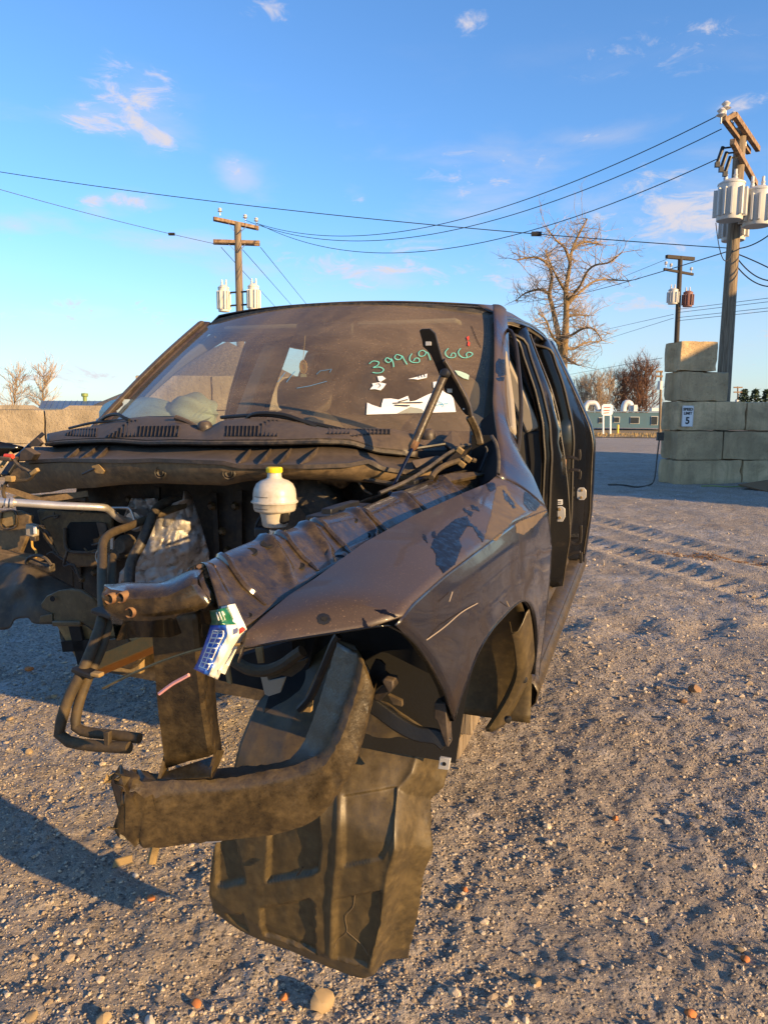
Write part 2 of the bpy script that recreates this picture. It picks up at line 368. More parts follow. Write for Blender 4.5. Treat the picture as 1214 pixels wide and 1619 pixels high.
# foil heat shield
n = NT('crumpled_foil')
M['foil'] = n.bsdf(n.mix(n.ramp(n.noise(22, 5, 0.6), 0.5, 0.72), (0.36, 0.345, 0.33), (0.12, 0.10, 0.075)), n.ramp(n.noise(9, 4), 0.3, 0.7, 0.42, 0.6), 0.45, 0.0, n.bump(n.noise(40, 6, 0.62, 1.2), 0.004))
# windscreen: thin dusty laminated glass
n = NT('dusty_windscreen')
tr = n.t.nodes.new('ShaderNodeBsdfTransparent'); tr.inputs[0].default_value = (0.72, 0.77, 0.72, 1)
gl = n.t.nodes.new('ShaderNodeBsdfGlossy'); gl.inputs['Roughness'].default_value = 0.06; gl.inputs[0].default_value = (1, 1, 1, 1)
df = n.t.nodes.new('ShaderNodeBsdfDiffuse')
n.put(df.inputs[0], n.mix(n.noise(90, 3), (0.28, 0.20, 0.125), (0.38, 0.28, 0.185)))
lw_ = n.t.nodes.new('ShaderNodeLayerWeight'); lw_.inputs['Blend'].default_value = 0.5
fres = n.math('ADD', n.math('MULTIPLY', n.math('POWER', lw_.outputs['Facing'], 5.0), 0.9), 0.05, True)
m1 = n.t.nodes.new('ShaderNodeMixShader'); n.t.links.new(fres, m1.inputs[0]); n.t.links.new(tr.outputs[0], m1.inputs[1]); n.t.links.new(gl.outputs[0], m1.inputs[2])
m2 = n.t.nodes.new('ShaderNodeMixShader')
dd = n.math('ADD', n.ramp(n.noise(2.2, 6, 0.65, 1.5), 0.3, 0.75, 0.20, 0.48), n.math('MULTIPLY', n.ramp(n.noise(170, 2), 0.6, 0.72), 0.25), True)
n.t.links.new(dd, m2.inputs[0]); n.t.links.new(m1.outputs[0], m2.inputs[1]); n.t.links.new(df.outputs[0], m2.inputs[2]); n.t.links.new(m2.outputs[0], n.out.inputs['Surface'])
M['glass'] = n.m
def concrete(name, c, stain):
    n = NT(name); f = n.noise(1.6, 8, 0.65, 0.4); v = n.noise(3.5, 5, 0.6, stretch=(3, 3, 0.35))
    oi = n.t.nodes.new('ShaderNodeObjectInfo').outputs['Random']
    col = n.mix(n.ramp(f, 0.3, 0.72), tuple(x * 0.55 for x in c), tuple(x * 1.2 for x in c))
    col = n.mix(n.math('MULTIPLY', n.ramp(v, 0.5, 0.75), 0.55), col, stain)
    col = n.mix(n.ramp(n.noise(38, 3, 0.6), 0.66, 0.74, 0, 0.6), col, tuple(x * 0.45 for x in c))
    col = n.mix(n.ramp(oi, 0, 1, 0.0, 0.45), col, tuple(x * 0.55 for x in c))
    h = n.math('ADD', n.math('MULTIPLY', n.noise(9, 6, 0.7), 1.0), n.math('MULTIPLY', n.ramp(n.voro(26), 0.05, 0.3), 0.35))
    return n.bsdf(col, 0.92, 0, 0, n.bump(h, 0.03))
M['concrete'] = concrete('weathered_concrete', (0.62, 0.455, 0.25), (0.32, 0.225, 0.105))
M['concrete_tan'] = concrete('tan_concrete', (0.47, 0.38, 0.25), (0.30, 0.24, 0.15))
n = NT('weathered_pole_wood'); g = n.noise(7, 6, 0.6, stretch=(6, 6, 0.25))
M['pole'] = n.bsdf(n.mix(n.ramp(g, 0.3, 0.7), (0.11, 0.08, 0.05), (0.30, 0.235, 0.16)), 0.9, 0, 0, n.bump(g, 0.02))
n = NT('crossarm_wood'); g = n.noise(9, 5, 0.6)
M['arm'] = n.bsdf(n.mix(n.ramp(g, 0.3, 0.7), (0.14, 0.075, 0.035), (0.33, 0.23, 0.14)), 0.9, 0, 0, n.bump(g, 0.02))
M['wire'] = plain('power_line_black', (0.02, 0.02, 0.022), 0.6)
M['trans'] = plain('transformer_grey_paint', (0.56, 0.55, 0.51), 0.45, var=0.1, scale=3)
M['trans_rust'] = plain('rusty_transformer', (0.22, 0.10, 0.08), 0.6, var=0.3, scale=3)
M['ceramic'] = plain('insulator_ceramic', (0.6, 0.58, 0.54), 0.25, coat=0.4)
n = NT('bare_bark'); g = n.noise(10, 5, 0.6, stretch=(3, 3, 0.6))
M['bark'] = n.bsdf(n.mix(g, (0.12, 0.075, 0.03), (0.30, 0.20, 0.085)), 0.95)
n = NT('pale_twig'); M['twig'] = n.bsdf(n.mix(n.noise(3, 2), (0.30, 0.21, 0.13), (0.42, 0.32, 0.21)), 0.95)
n = NT('red_brown_twig'); M['redtwig'] = n.bsdf(n.mix(n.noise(0.8, 3), (0.17, 0.075, 0.045), (0.26, 0.15, 0.085)), 0.95)
M['evergreen'] = plain('evergreen_needles', (0.03, 0.055, 0.025), 0.9, var=0.5, scale=2)
M['teal_wall'] = plain('teal_painted_wall', (0.05, 0.115, 0.16), 0.8, var=0.35, scale=0.8)
M['roof_blue'] = plain('blue_grey_metal_roof', (0.09, 0.14, 0.21), 0.5, 0.0, var=0.1, scale=0.5)
M['duct'] = plain('galvanised_duct', (0.62, 0.60, 0.56), 0.45, 0.2, var=0.12, scale=1)
M['pane'] = plain('dark_window_pane', (0.02, 0.025, 0.03), 0.15)
M['signwhite'] = plain('white_sign_paint', (0.80, 0.80, 0.78), 0.5, var=0.05)
M['bollard'] = plain('yellow_bollard_paint', (0.78, 0.50, 0.04), 0.5, var=0.12)
M['hose_green'] = plain('green_garden_hose', (0.20, 0.26, 0.07), 0.6)
M['shed'] = plain('shed_siding', (0.30, 0.28, 0.25), 0.8, var=0.15, scale=1)

# ================================================================== ground
def zbase(r): return -0.9 * s_mm((r - 18) / 47) - 0.7 * s_mm((r - 60) / 60)
def zground(x, y):
    x = np.asarray(x, float); y = np.asarray(y, float); r = np.hypot(x, y)
    fade = 1 - s_mm((r - 25) / 40)
    h = 0.06 * vnoise(x * 0.35 + 9, y * 0.35, 1) + 0.026 * vnoise(x * 1.1, y * 1.1, 2) * fade
    q = vnoise(x * 3.3 + y * 0.8, y * 3.1, 3); h = h + 0.026 * q * fade
    h = h + 0.014 * vnoise(x * 8.1, y * 7.7, 4) * fade + 0.012 * vnoise(x * 19, y * 19, 5) * fade + 0.009 * vnoise(x * 43, y * 43, 6) * fade
    # wheel tracks running off past the cab, with tread bars across the nearer one
    u = (x - 2.6) * 0.93 + (y - 7.0) * 0.37; v = -(x - 2.6) * 0.37 + (y - 7.0) * 0.93
    for off in (-0.1, 0.9):
        d = np.abs(u - off - 0.12 * np.sin(v * 0.5)); m = np.exp(-(d / 0.16) ** 2) * (1 - s_mm((np.abs(v) - 3.5) / 2))
        h = h - 0.030 * m + 0.022 * np.exp(-((d - 0.27) / 0.08) ** 2) * (1 - s_mm((np.abs(v) - 3.5) / 2)) + 0.012 * m * np.sin(v * 34)
    t = (y - 4.75 - 0.05 * np.sin(x * 3)) / 0.20                      # row of lug prints
    h = h - 0.045 * np.exp(-t * t) * (0.5 + 0.5 * np.sin((x - 0.35 * (y - 4.7)) * 12.5)) * s_mm((x - 0.9) / 0.3) * (1 - s_mm((x - 2.7) / 0.4))
    return h + zbase(r) - 0.008
rad = np.concatenate([np.exp(np.linspace(math.log(0.75), math.log(30), 760)), np.exp(np.linspace(math.log(31), math.log(170), 50))])
ang = np.concatenate([np.radians(np.linspace(-47, 47, 430)), np.radians(np.linspace(47, 313, 150))[1:-1]])
RR, AA = np.meshgrid(rad, ang, indexing='ij')
gx = RR * np.sin(AA); gy = RR * np.cos(AA) - 0.4
gz = zground(gx, gy)
gv = np.stack([gx, gy, gz], -1); na = len(ang); nr = len(rad)
jj, ii = np.meshgrid(np.arange(nr - 1), np.arange(na), indexing='ij'); kk = (ii + 1) % na
gf = np.stack([jj * na + ii, (jj + 1) * na + ii, (jj + 1) * na + kk, jj * na + kk], -1).reshape(-1, 4)
def np_mesh(name, verts, faces, mat, smooth=True):
    me = bpy.data.meshes.new(name); nv, nf, k = len(verts), len(faces), faces.shape[1]
    me.vertices.add(nv); me.vertices.foreach_set('co', np.ascontiguousarray(verts, np.float32).ravel())
    me.loops.add(nf * k); me.loops.foreach_set('vertex_index', np.ascontiguousarray(faces, np.int32).ravel())
    me.polygons.add(nf); me.polygons.foreach_set('loop_start', np.arange(0, nf * k, k, dtype=np.int32))
    me.polygons.foreach_set('use_smooth', np.full(nf, smooth))
    me.update(calc_edges=True); me.validate()
    if mat: me.materials.append(mat)
    o = bpy.data.objects.new(name, me); COL.objects.link(o); return o
n = NT('frosty_gravel_lot')
grit = n.voro(75, 'Color'); gd = n.voro(75, 'Distance'); sg = n.t.nodes.new('ShaderNodeSeparateColor'); n.t.links.new(grit, sg.inputs[0])
soil = n.mix(n.ramp(n.noise(0.9, 6, 0.6, 0.5), 0.35, 0.68), (0.37, 0.295, 0.21), (0.45, 0.39, 0.32))
soil = n.mix(n.ramp(n.noise(2.4, 8, 0.7, 0.6), 0.48, 0.70, 0, 0.6), soil, (0.56, 0.53, 0.51))       # frost
soil = n.mix(n.ramp(n.noise(2.3, 6, 0.65, .8), 0.52, 0.70, 0, 0.7), soil, (0.19, 0.14, 0.095))             # damp dirt
peb = n.mix(sg.outputs[0], (0.13, 0.11, 0.09), (0.40, 0.35, 0.28))
soil = n.mix(n.ramp(sg.outputs[1], 0.45, 0.6, 0, 0.8), soil, peb)
soil = n.mix(n.ramp(n.noise(240, 2, 0.5), 0.35, 0.7, 0, 0.35), soil, (0.07, 0.06, 0.05))
hgt = n.math('ADD', n.math('MULTIPLY', n.ramp(gd, 0.0, 0.6, 1, 0), n.ramp(sg.outputs[1], 0.45, 0.6)), n.math('MULTIPLY', n.noise(60, 6, 0.7), 1.3))
hgt = n.math('ADD', hgt, n.math('MULTIPLY', n.noise(14, 5, 0.65), 2.2))
M['ground'] = n.bsdf(soil, 0.8, 0, 0, n.bump(hgt, 0.009))
g = np_mesh('ground', gv.reshape(-1, 3), gf, M['ground']); g['kind'] = 'structure'
# plain beyond the lot, reaching the horizon
n = NT('far_dry_field')
M['field'] = n.bsdf(n.mix(n.noise(0.03, 5), (0.12, 0.085, 0.04), (0.30, 0.21, 0.09)), 0.95)
MB().grid([[(x, y, -1.66) for x in np.linspace(-3000, 3000, 9)] for y in np.linspace(-3000, 3000, 9)]).build('terrain', M['field']); bpy.data.objects['terrain']['kind'] = 'structure'
# strip of dry grass at the lot's far edge
gr = MB(); rs = random.Random(3)
for i in range(9000):
    Y = rs.uniform(68, 92); X = Y * rs.uniform(-0.60, 0.60); z = float(zbase(math.hypot(X, Y))) - 0.1
    a = rs.uniform(0, 6.28); ww = rs.uniform(.03, .07); hh = rs.uniform(.18, .5); lx, ly = rs.uniform(-.15, .15), rs.uniform(-.15, .15)
    gr.add([(X - ww * math.cos(a), Y - ww * math.sin(a), z), (X + ww * math.cos(a), Y + ww * math.sin(a), z), (X + lx, Y + ly, z + hh)], [(0, 1, 2)])
n = NT('dry_grass'); M['grass'] = n.bsdf(n.mix(n.noise(0.4, 4), (0.30, 0.20, 0.07), (0.42, 0.30, 0.13)), 0.95)
tag(gr.build('dry_grass', M['grass'], smooth=0), 'strip of dry golden grass along the far edge of the lot', 'grass', kind='stuff')
far = MB()                                   # bare soil of that strip
pts_ = [[(X * Y, Y, float(zbase(math.hypot(X * Y, Y))) + 0.03) for X in np.linspace(-.9, .9, 40)] for Y in np.linspace(67, 118, 20)]
far.grid(pts_).build('verge', M['field'])['kind'] = 'structure'

# loose gravel: thousands of small stones, real geometry in one object
def ico():
    bm = bmesh.new(); bmesh.ops.create_icosphere(bm, subdivisions=1, radius=1)
    v = np.array([x.co[:] for x in bm.verts]); f = np.array([[x.index for x in q.verts] for q in bm.faces]); bm.free(); return v, f
IV, IF = ico()
OV = np.array([(1, 0, 0), (0, 1, 0), (-1, 0, 0), (0, -1, 0), (0, 0, 1), (0, 0, -1)], float); OF = np.array([(0, 1, 4), (1, 2, 4), (2, 3, 4), (3, 0, 4), (1, 0, 5), (2, 1, 5), (3, 2, 5), (0, 3, 5)])
def gravel(N, r0, r1, s0, s1, amax, power, tiny=False):
    IV, IF = (OV, OF) if tiny else (globals()['IV'], globals()['IF'])
    u = RNG.random(N); r = r0 * (r1 / r0) ** (u ** power); a = np.radians(RNG.uniform(-amax, amax, N))
    x = r * np.sin(a); y = r * np.cos(a) - 0.4; s = s0 * (s1 / s0) ** (RNG.random(N) ** 2.2)
    keep = vnoise(x * 2.2, y * 2.2, 21) + RNG.uniform(-.5, .5, N) > -0.12
    x, y, s = x[keep], y[keep], s[keep]; N = len(x)
    th = RNG.uniform(0, 6.28, N); sc = np.stack([s * RNG.uniform(.8, 1.5, N), s * RNG.uniform(.7, 1.2, N), s * RNG.uniform(.45, .85, N)], 1)
    P = IV[None] * (1 + RNG.uniform(-.22, .22, (N, len(IV), 1))) * sc[:, None]
    c, q = np.cos(th)[:, None], np.sin(th)[:, None]
    Q = np.stack([P[..., 0] * c - P[..., 1] * q, P[..., 0] * q + P[..., 1] * c, P[..., 2]], -1)
    z = zground(x, y) + sc[:, 2] * RNG.uniform(0.05, 0.55, N)
    Q += np.stack([x, y, z], 1)[:, None]
    return Q.reshape(-1, 3), (IF[None] + (np.arange(N) * len(IV))[:, None, None]).reshape(-1, 3)
ga = [gravel(110000, 1.5, 5.5, 0.0016, 0.0048, 38, 1.0, True), gravel(16000, 1.5, 7.0, 0.0035, 0.008, 40, 1.0), gravel(2600, 1.6, 9, 0.006, 0.014, 42, 0.9), gravel(14000, 4, 24, 0.005, 0.020, 40, 0.9, True)]
vs, fs, o_ = [], [], 0
for v_, f_ in ga: vs.append(v_); fs.append(f_ + o_); o_ += len(v_)
n = NT('mixed_gravel'); geo = n.t.nodes.new('ShaderNodeNewGeometry'); ri = geo.outputs['Random Per Island']
c_ = n.mix(n.ramp(ri, 0.0, 0.7), (0.24, 0.185, 0.13), (0.52, 0.42, 0.30)); c_ = n.mix(n.ramp(ri, 0.985, 0.99), c_, (0.42, 0.17, 0.07)); c_ = n.mix(n.ramp(ri, 0.80, 0.82, 0, 1), c_, (0.46, 0.40, 0.31))
M['gravel'] = n.bsdf(c_, 0.85, 0, 0, n.bump(n.noise(160, 3), 0.002))
tag(np_mesh('gravel', np.vstack(vs), np.vstack(fs), M['gravel'], False), 'loose mixed gravel scattered over the frosty dirt lot', 'gravel', kind='stuff')
# the stones one can pick out
def stone(px, py, size, mat, label, flat=0.6, seed=0):
    p = BG(px, py, 1.0) - np.array([0, 0, CAM_H]); t = CAM_H / -p[2]; X, Y = p[0] * t, p[1] * t
    bm = bmesh.new(); bmesh.ops.create_icosphere(bm, subdivisions=2, radius=1); r_ = random.Random(seed)
    k = [Vector((r_.uniform(-1, 1), r_.uniform(-1, 1), r_.uniform(-1, 1))).normalized() for _ in range(9)]; d_ = [r_.uniform(.6, .95) for _ in k]
    for v in bm.verts:
        for a_, b_ in zip(k, d_):
            e = v.co.dot(a_) - b_
            if e > 0: v.co -= a_ * e
        v.co.x *= size * 1.15; v.co.y *= size * .9; v.co.z *= size * flat
    me = bpy.data.meshes.new('stone'); bm.to_mesh(me); bm.free(); me.materials.append(mat); me.set_sharp_from_angle(angle=math.radians(30))
    o = bpy.data.objects.new('stone', me); COL.objects.link(o); o.location = (X, Y, float(zground(X, Y)) + size * flat * .45); o.rotation_euler = (0, 0, r_.uniform(0, 6))
    return tag(o, label, 'stone', 'larger stones lying on the lot')
M['st_tan'] = plain('tan_stone', (0.33, 0.24, 0.13), 0.85, var=0.2, scale=40); M['st_org'] = plain('brick_orange_stone', (0.48, 0.17, 0.05), 0.85, var=0.2, scale=40)
M['st_brn'] = plain('brown_stone', (0.24, 0.14, 0.075), 0.85, var=0.25, scale=40); M['st_gry'] = plain('pale_grey_stone', (0.42, 0.39, 0.34), 0.85, var=0.15, scale=40)
for a_ in [(508, 1572, .030, 'st_tan', 'tan stone at the foot of the hanging wheel liner', .9), (450, 1556, .012, 'st_org', 'small brick orange stone left of the wheel liner foot', .6),
           (1098, 1090, .030, 'st_brn', 'large brown stone casting a long shadow on the right of the lot', .8), (1080, 1105, .019, 'st_brn', 'dark brown stone just in front of the large brown one', .7),
           (724, 1420, .011, 'st_tan', 'yellowish pebble right of the lower liner edge', .9), (736, 1391, .010, 'st_org', 'orange pebble behind the yellowish one by the liner', .7),
           (310, 1576, .013, 'st_org', 'bright orange stone at the bottom of the lot below the bumper beam', .7), (164, 1604, .019, 'st_tan', 'angular tan stone at the bottom edge of the lot', .7),
           (237, 1604, .014, 'st_gry', 'pale pointed stone beside the angular tan one', .9), (50, 1597, .016, 'st_tan', 'flat tan stone in the near left corner of the lot', .45),
           (47, 1061, .021, 'st_org', 'orange pointed stone under the open passenger side', .9), (34, 1059, .017, 'st_gry', 'pale stone beside the orange pointed one', .6),
           (85, 1100, .015, 'st_tan', 'round tan stone left of the dangling hoses', .8), (16, 1134, .016, 'st_tan', 'flat tan stone left of the hose bend', .6),
           (46, 1180, .019, 'st_tan', 'tan stone below the bend of the dangling hoses', .7), (1054, 1281, .014, 'st_gry', 'pale pointed pebble on the open lot right of the liner', .9),
           (1105, 1281, .012, 'st_tan', 'tan pebble right of the pale pointed one', .7), (973, 1282, .011, 'st_org', 'reddish pebble left of the pale pointed one', .8),
           (238, 1413, .014, 'st_org', 'orange stone under the bumper beam bracket', .5), (214, 1376, .010, 'st_gry', 'small pale pebble below the cut beam end', .7),
           (1178, 1501, .014, 'st_org', 'flat orange stone in the near right of the lot', .5), (1170, 1482, .012, 'st_tan', 'tan pebble just behind the flat orange stone', .7),
           (848, 1545, .013, 'st_tan', 'tan upright pebble in the near middle of the lot', .9), (1092, 1594, .013, 'st_org', 'orange pebble at the bottom right of the lot', .7)]:
    stone(a_[0], a_[1], a_[2], M[a_[3]], a_[4], a_[5], int(a_[0]))
# scrap of sheet metal standing in the dirt, left of the hanging liner
p = BG(178, 1366, 1.0) - np.array([0, 0, CAM_H]); t = CAM_H / -p[2]; X, Y = p[0] * t, p[1] * t; z = float(zground(X, Y))
o = MB().prism([(0, 0, 0), (.055, .02, .008), (.052, .03, .024), (.004, .012, .020)], (-.003, .005, 0.001)).build('metal_scrap', M['tan_tube'], bevel=.001, loc=(X, Y, z))
tag(o, 'bent scrap of metal sticking out of the dirt below the beam', 'scrap')

# ================================================================== concrete block walls
def block(parent, ox, oz, length, depth, height, mat, groove=False, knob=False, seed=0):
    r_ = random.Random(seed); bm = bmesh.new(); bmesh.ops.create_cube(bm, size=1)
    es = [e for e in bm.edges if abs(e.verts[0].co.x - e.verts[1].co.x) > .5]; bmesh.ops.subdivide_edges(bm, edges=es, cuts=9, use_grid_fill=True)
    es = [e for e in bm.edges if abs(e.verts[0].co.z - e.verts[1].co.z) > .5]; bmesh.ops.subdivide_edges(bm, edges=es, cuts=4, use_grid_fill=True)
    es = [e for e in bm.edges if abs(e.verts[0].co.y - e.verts[1].co.y) > .5]; bmesh.ops.subdivide_edges(bm, edges=es, cuts=4, use_grid_fill=True)
    sk = [r_.uniform(-.012, .012) for _ in range(4)]
    for v in bm.verts:
        x, y, z = v.co; nb = (abs(x) > .499) + (abs(y) > .499) + (abs(z) > .499)
        px, py, pz = (x + .5) * length, (y + .5) * depth, (z + .5) * height
        c = 0
        if nb >= 2: c = .004 + max(0, r_.gauss(.0, .011)) + (.006 if nb == 3 else 0)
        if abs(x) > .499 or nb >= 2: px -= math.copysign(.008 + c, x) if abs(x) > .499 else 0
        py -= math.copysign(.006 + c, y) if abs(y) > .499 else 0
        pz -= math.copysign(.004 + c, z) if abs(z) > .499 else 0
        if groove and x < -.49 and abs(y) < .12: px += .075
        v.co = (ox + px + r_.gauss(0, .0015), py + r_.gauss(0, .003) + sk[0] * (x + .5), oz + pz + sk[1] * (x + .5) * .8)
    if knob:
        q = bmesh.ops.create_cube(bm, size=1)['verts']
        for v in q:
            t = .72 if v.co.z > 0 else 1.0
            v.co = (ox + length * .52 + v.co.x * length * .62 * t, depth / 2 + v.co.y * depth * .66 * t, oz + height + .035 + v.co.z * .085)
    me = bpy.data.meshes.new('concrete_block'); bmesh.ops.recalc_face_normals(bm, faces=bm.faces); bm.to_mesh(me); bm.free(); me.materials.append(mat)
    me.polygons.foreach_set('use_smooth', [True] * len(me.polygons)); me.set_sharp_from_angle(angle=math.radians(28))
    o = bpy.data.objects.new('concrete_block', me); COL.objects.link(o); o.parent = parent
    return o
wr = empty('block_wall', (5.58, 14.2, -.10), math.atan2(.14, .985), label='tall stepped wall of weathered grey concrete blocks carrying the speed limit sign', cat='wall')
k = 0
for c_, row in enumerate([[1.45, 1.5, 1.5], [.97, 1.5, 1.5], [1.45, 1.5, 1.5], [1.0], [.77]]):
    x = 0.03 * (c_ % 2)
    for q_, l in enumerate(row):
        b = block(wr, x, .565 * c_, l, .62, .565, M['concrete'], q_ == 0, False, k); x += l; k += 1
wl = empty('block_wall', (0, 15.0, -.02), 0.02, label='long tan concrete block wall behind the cab, knobs on its top', cat='wall')
X0 = -9.9
for c_ in range(2):
    x = X0 + (.55 if c_ == 0 else 0) - 1.5
    for q_ in range(6 if c_ == 0 else 6):
        block(wl, x, .69 * c_, 1.52, .62, .69, M['concrete_tan'], False, c_ == 1, 50 + k); x += 1.53; k += 1
x = -5.0
for q_ in range(2):
    block(wl, x, 1.38, 1.52, .62, .69, M['concrete_tan'], False, False, 80 + q_); x += 1.53
# heap of gravel behind that wall
pm = []
for v in np.linspace(0, 1, 16):
    row = []
    for a in np.linspace(0, 2 * math.pi, 40, endpoint=False):
        r = 5.5 * v + .01; h = 3.5 * (1 - v) ** 1.1
        row.append((-4.6 + r * math.cos(a) * 1.5, 22 + r * math.sin(a), h + .35 * float(vnoise(r * math.cos(a) * .9, r * math.sin(a) * .9, 8)) - .25))
    pm.append(row)
n = NT('gravel_heap'); M['heap'] = n.bsdf(n.mix(n.noise(9, 5, .7), (0.10, 0.08, 0.06), (0.38, 0.31, 0.22)), 0.95, 0, 0, n.bump(n.noise(12, 6, .7), .12))
tag(MB().grid(pm, True).build('gravel_heap', M['heap'], smooth=60), 'heap of brown gravel behind the block wall, seen through the cab', 'gravel heap', kind='stuff')

# ---- flat lettering as strokes
def strokes(parent, name, lines, w, mat, f, lift=.002, label=None):
    m = MB()
    for ln in lines:
        P = [np.array(f(u, v)) for u, v in (smooth_path(ln, max(6, len(ln) * 4)) if len(ln) > 2 else ln)]
        t = np.gradient(np.array(P), axis=0)
        e1 = np.array(f(1, 0)) - np.array(f(0, 0)); e2 = np.array(f(0, 1)) - np.array(f(0, 0)); nn = np.cross(e1, e2); nn /= np.linalg.norm(nn)
        A, B = [], []
        for p_, d_ in zip(P, t):
            s_ = np.cross(nn, d_); s_ /= np.linalg.norm(s_) + 1e-9; A.append(p_ + s_ * w / 2 + nn * lift); B.append(p_ - s_ * w / 2 + nn * lift)
        m.grid([A, B])
    return m.build(name, mat, parent, smooth=0, label=label)
def text_on(parent, body, size, loc, rot, mat, name='lettering', offset=0.0):
    cu = bpy.data.curves.new(name, 'FONT'); cu.body = body; cu.size = size; cu.align_x = 'CENTER'; cu.align_y = 'CENTER'; cu.extrude = 0.001; cu.offset = offset
    o = bpy.data.objects.new(name, cu); COL.objects.link(o); dg = bpy.context.evaluated_depsgraph_get()
    me = bpy.data.meshes.new_from_object(o.evaluated_get(dg)); bpy.data.objects.remove(o); bpy.data.curves.remove(cu)
    me.name = name; me.materials.clear(); me.materials.append(mat)
    t = bpy.data.objects.new(name, me); COL.objects.link(t); t.parent = parent; t.location = loc; t.rotation_euler = rot
    return t
# speed limit sign, fixed to the wall's third course
sg_ = empty('speed_limit_sign', (5.58 + .985 * .21 , 14.2 + .14 * .21 - .03, 1.31), math.atan2(.14, .985), label='white SPEED LIMIT 5 sign fixed to the stepped block wall', cat='sign')
def rrect(w_, h_, r, n_=5):
    out = []
    for cx_, cy_, a0 in ((w_ / 2 - r, h_ / 2 - r, 0), (-w_ / 2 + r, h_ / 2 - r, 90), (-w_ / 2 + r, -h_ / 2 + r, 180), (w_ / 2 - r, -h_ / 2 + r, 270)):
        for q in range(n_): a = math.radians(a0 + 90 * q / (n_ - 1)); out.append((cx_ + r * math.cos(a), cy_ + r * math.sin(a)))
    return out
MB().prism([(x, 0, z) for x, z in rrect(.235, .40, .02)], (0, .004, 0)).build('sign_plate', M['signwhite'], sg_, smooth=0)
for (wo, ho, q) in ((.222, .387, .004),):
    a = rrect(wo, ho, .016); b = rrect(wo - 2 * q, ho - 2 * q, .013)
    MB().grid([[(x, -.0015, z) for x, z in a], [(x, -.0015, z) for x, z in b]], True).build('sign_border', M['ink'], sg_, smooth=0)
R90 = (math.pi / 2, 0, 0)
text_on(sg_, 'SPEED', .072, (0, -.002, .128), R90, M['ink'], offset=.0035); text_on(sg_, 'LIMIT', .072, (0, -.002, .052), R90, M['ink'], offset=.0035); text_on(sg_, '5', .18, (0, -.002, -.09), R90, M['ink'], offset=.006)
# black cable hanging off the wall's end, hose and plate at its foot
cp = [BG(1043, 690, 14.5), BG(1041, 700, 14.4), BG(1038, 725, 14.35), BG(1034, 757, 14.1), BG(1026, 772, 13.9), BG(1005, 779, 13.6), BG(985, 778, 13.8), BG(960, 777, 13.9)]
for q in cp[4:]: q[2] = float(zground(q[0], q[1])) + .02
cb = MB().tube(smooth_path(cp, 40), .014, 6); cb.box(cp[0], (.12, .08, .16)); tag(cb.build('black_cable', M['rubber']), 'black cable hanging from the end of the stepped wall to the ground', 'cable')
hp = []
for px, py in ((1108, 768), (1125, 771), (1145, 769), (1165, 764), (1190, 762), (1214, 758), (1240, 757)):
    q = BG(px, py, 13.6); q[2] = float(zground(q[0], q[1])) + .02; hp.append(q)
tag(MB().tube(smooth_path(hp, 30), .012, 6).build('garden_hose', M['hose_green']), 'thin yellow green hose lying at the foot of the stepped wall', 'hose')
q = BG(1214, 772, 13.3); z = float(zground(q[0], q[1]))
o = MB().box((0, 0, 0), (.95, .55, .02)).build('rusty_plate', M['rust'], loc=(q[0], q[1], z + .07)); o.rotation_euler = (.12, -.06, .5)
tag(o, 'flat rusty brown plate lying by the foot of the stepped wall', 'plate')
rd = MB(); r_ = random.Random(17); q = BG(1150, 880, 1.0) - np.array([0, 0, CAM_H]); t = CAM_H / -q[2]; CX, CY = q[0] * t, q[1] * t
for i in range(420):
    a, b_ = r_.gauss(0, .30), r_.gauss(0, .07); X, Y = CX + a, CY + b_ - a * .28; z = float(zground(X, Y)) + .004; s_ = r_.uniform(.006, .022); th = r_.uniform(0, 6.28)
    rd.add([(X + s_ * math.cos(th + k_), Y + s_ * math.sin(th + k_) * .7, z + r_.uniform(0, .008)) for k_ in (0, 1.9, 3.6)], [(0, 1, 2)])
tag(rd.build('rust_flakes', M['rust'], smooth=0, solid=.003), 'thin strip of rusty brown flakes on the open lot right of the cab', 'debris', kind='stuff')
# the shed stands out of frame and shades the wall
SS = Vector((.61, .79, 0)); TT = Vector((.79, -.61, 0))
def ST_(s, t, z): v = SS * s + TT * t; return (v.x, v.y, z)
sh = empty('storage_shed', (0, 0, 0), label='grey gabled storage shed on the right that shades the block wall', cat='building')
T0 = 8.2; a = [ST_(12.3, T0, -.2), ST_(27, T0, -.6), ST_(27, T0, 4.6), ST_(20, T0, 7.75), ST_(12.3, T0, 4.45)]
MB().prism(a, TT * 14).build('shed_wall', M['shed'], sh, smooth=0)
for q0, q1, z0, z1 in ((12.0, 20, 4.35, 7.85), (27.3, 20, 4.5, 7.85)):
    MB().prism([ST_(q0, T0 - .3, z0), ST_(q1, T0 - .3, z1), ST_(q1, T0 - .3, z1 + .09), ST_(q0, T0 - .3, z0 + .09)], TT * 14.6).build('shed_roof', M['roof_blue'], sh, smooth=0)

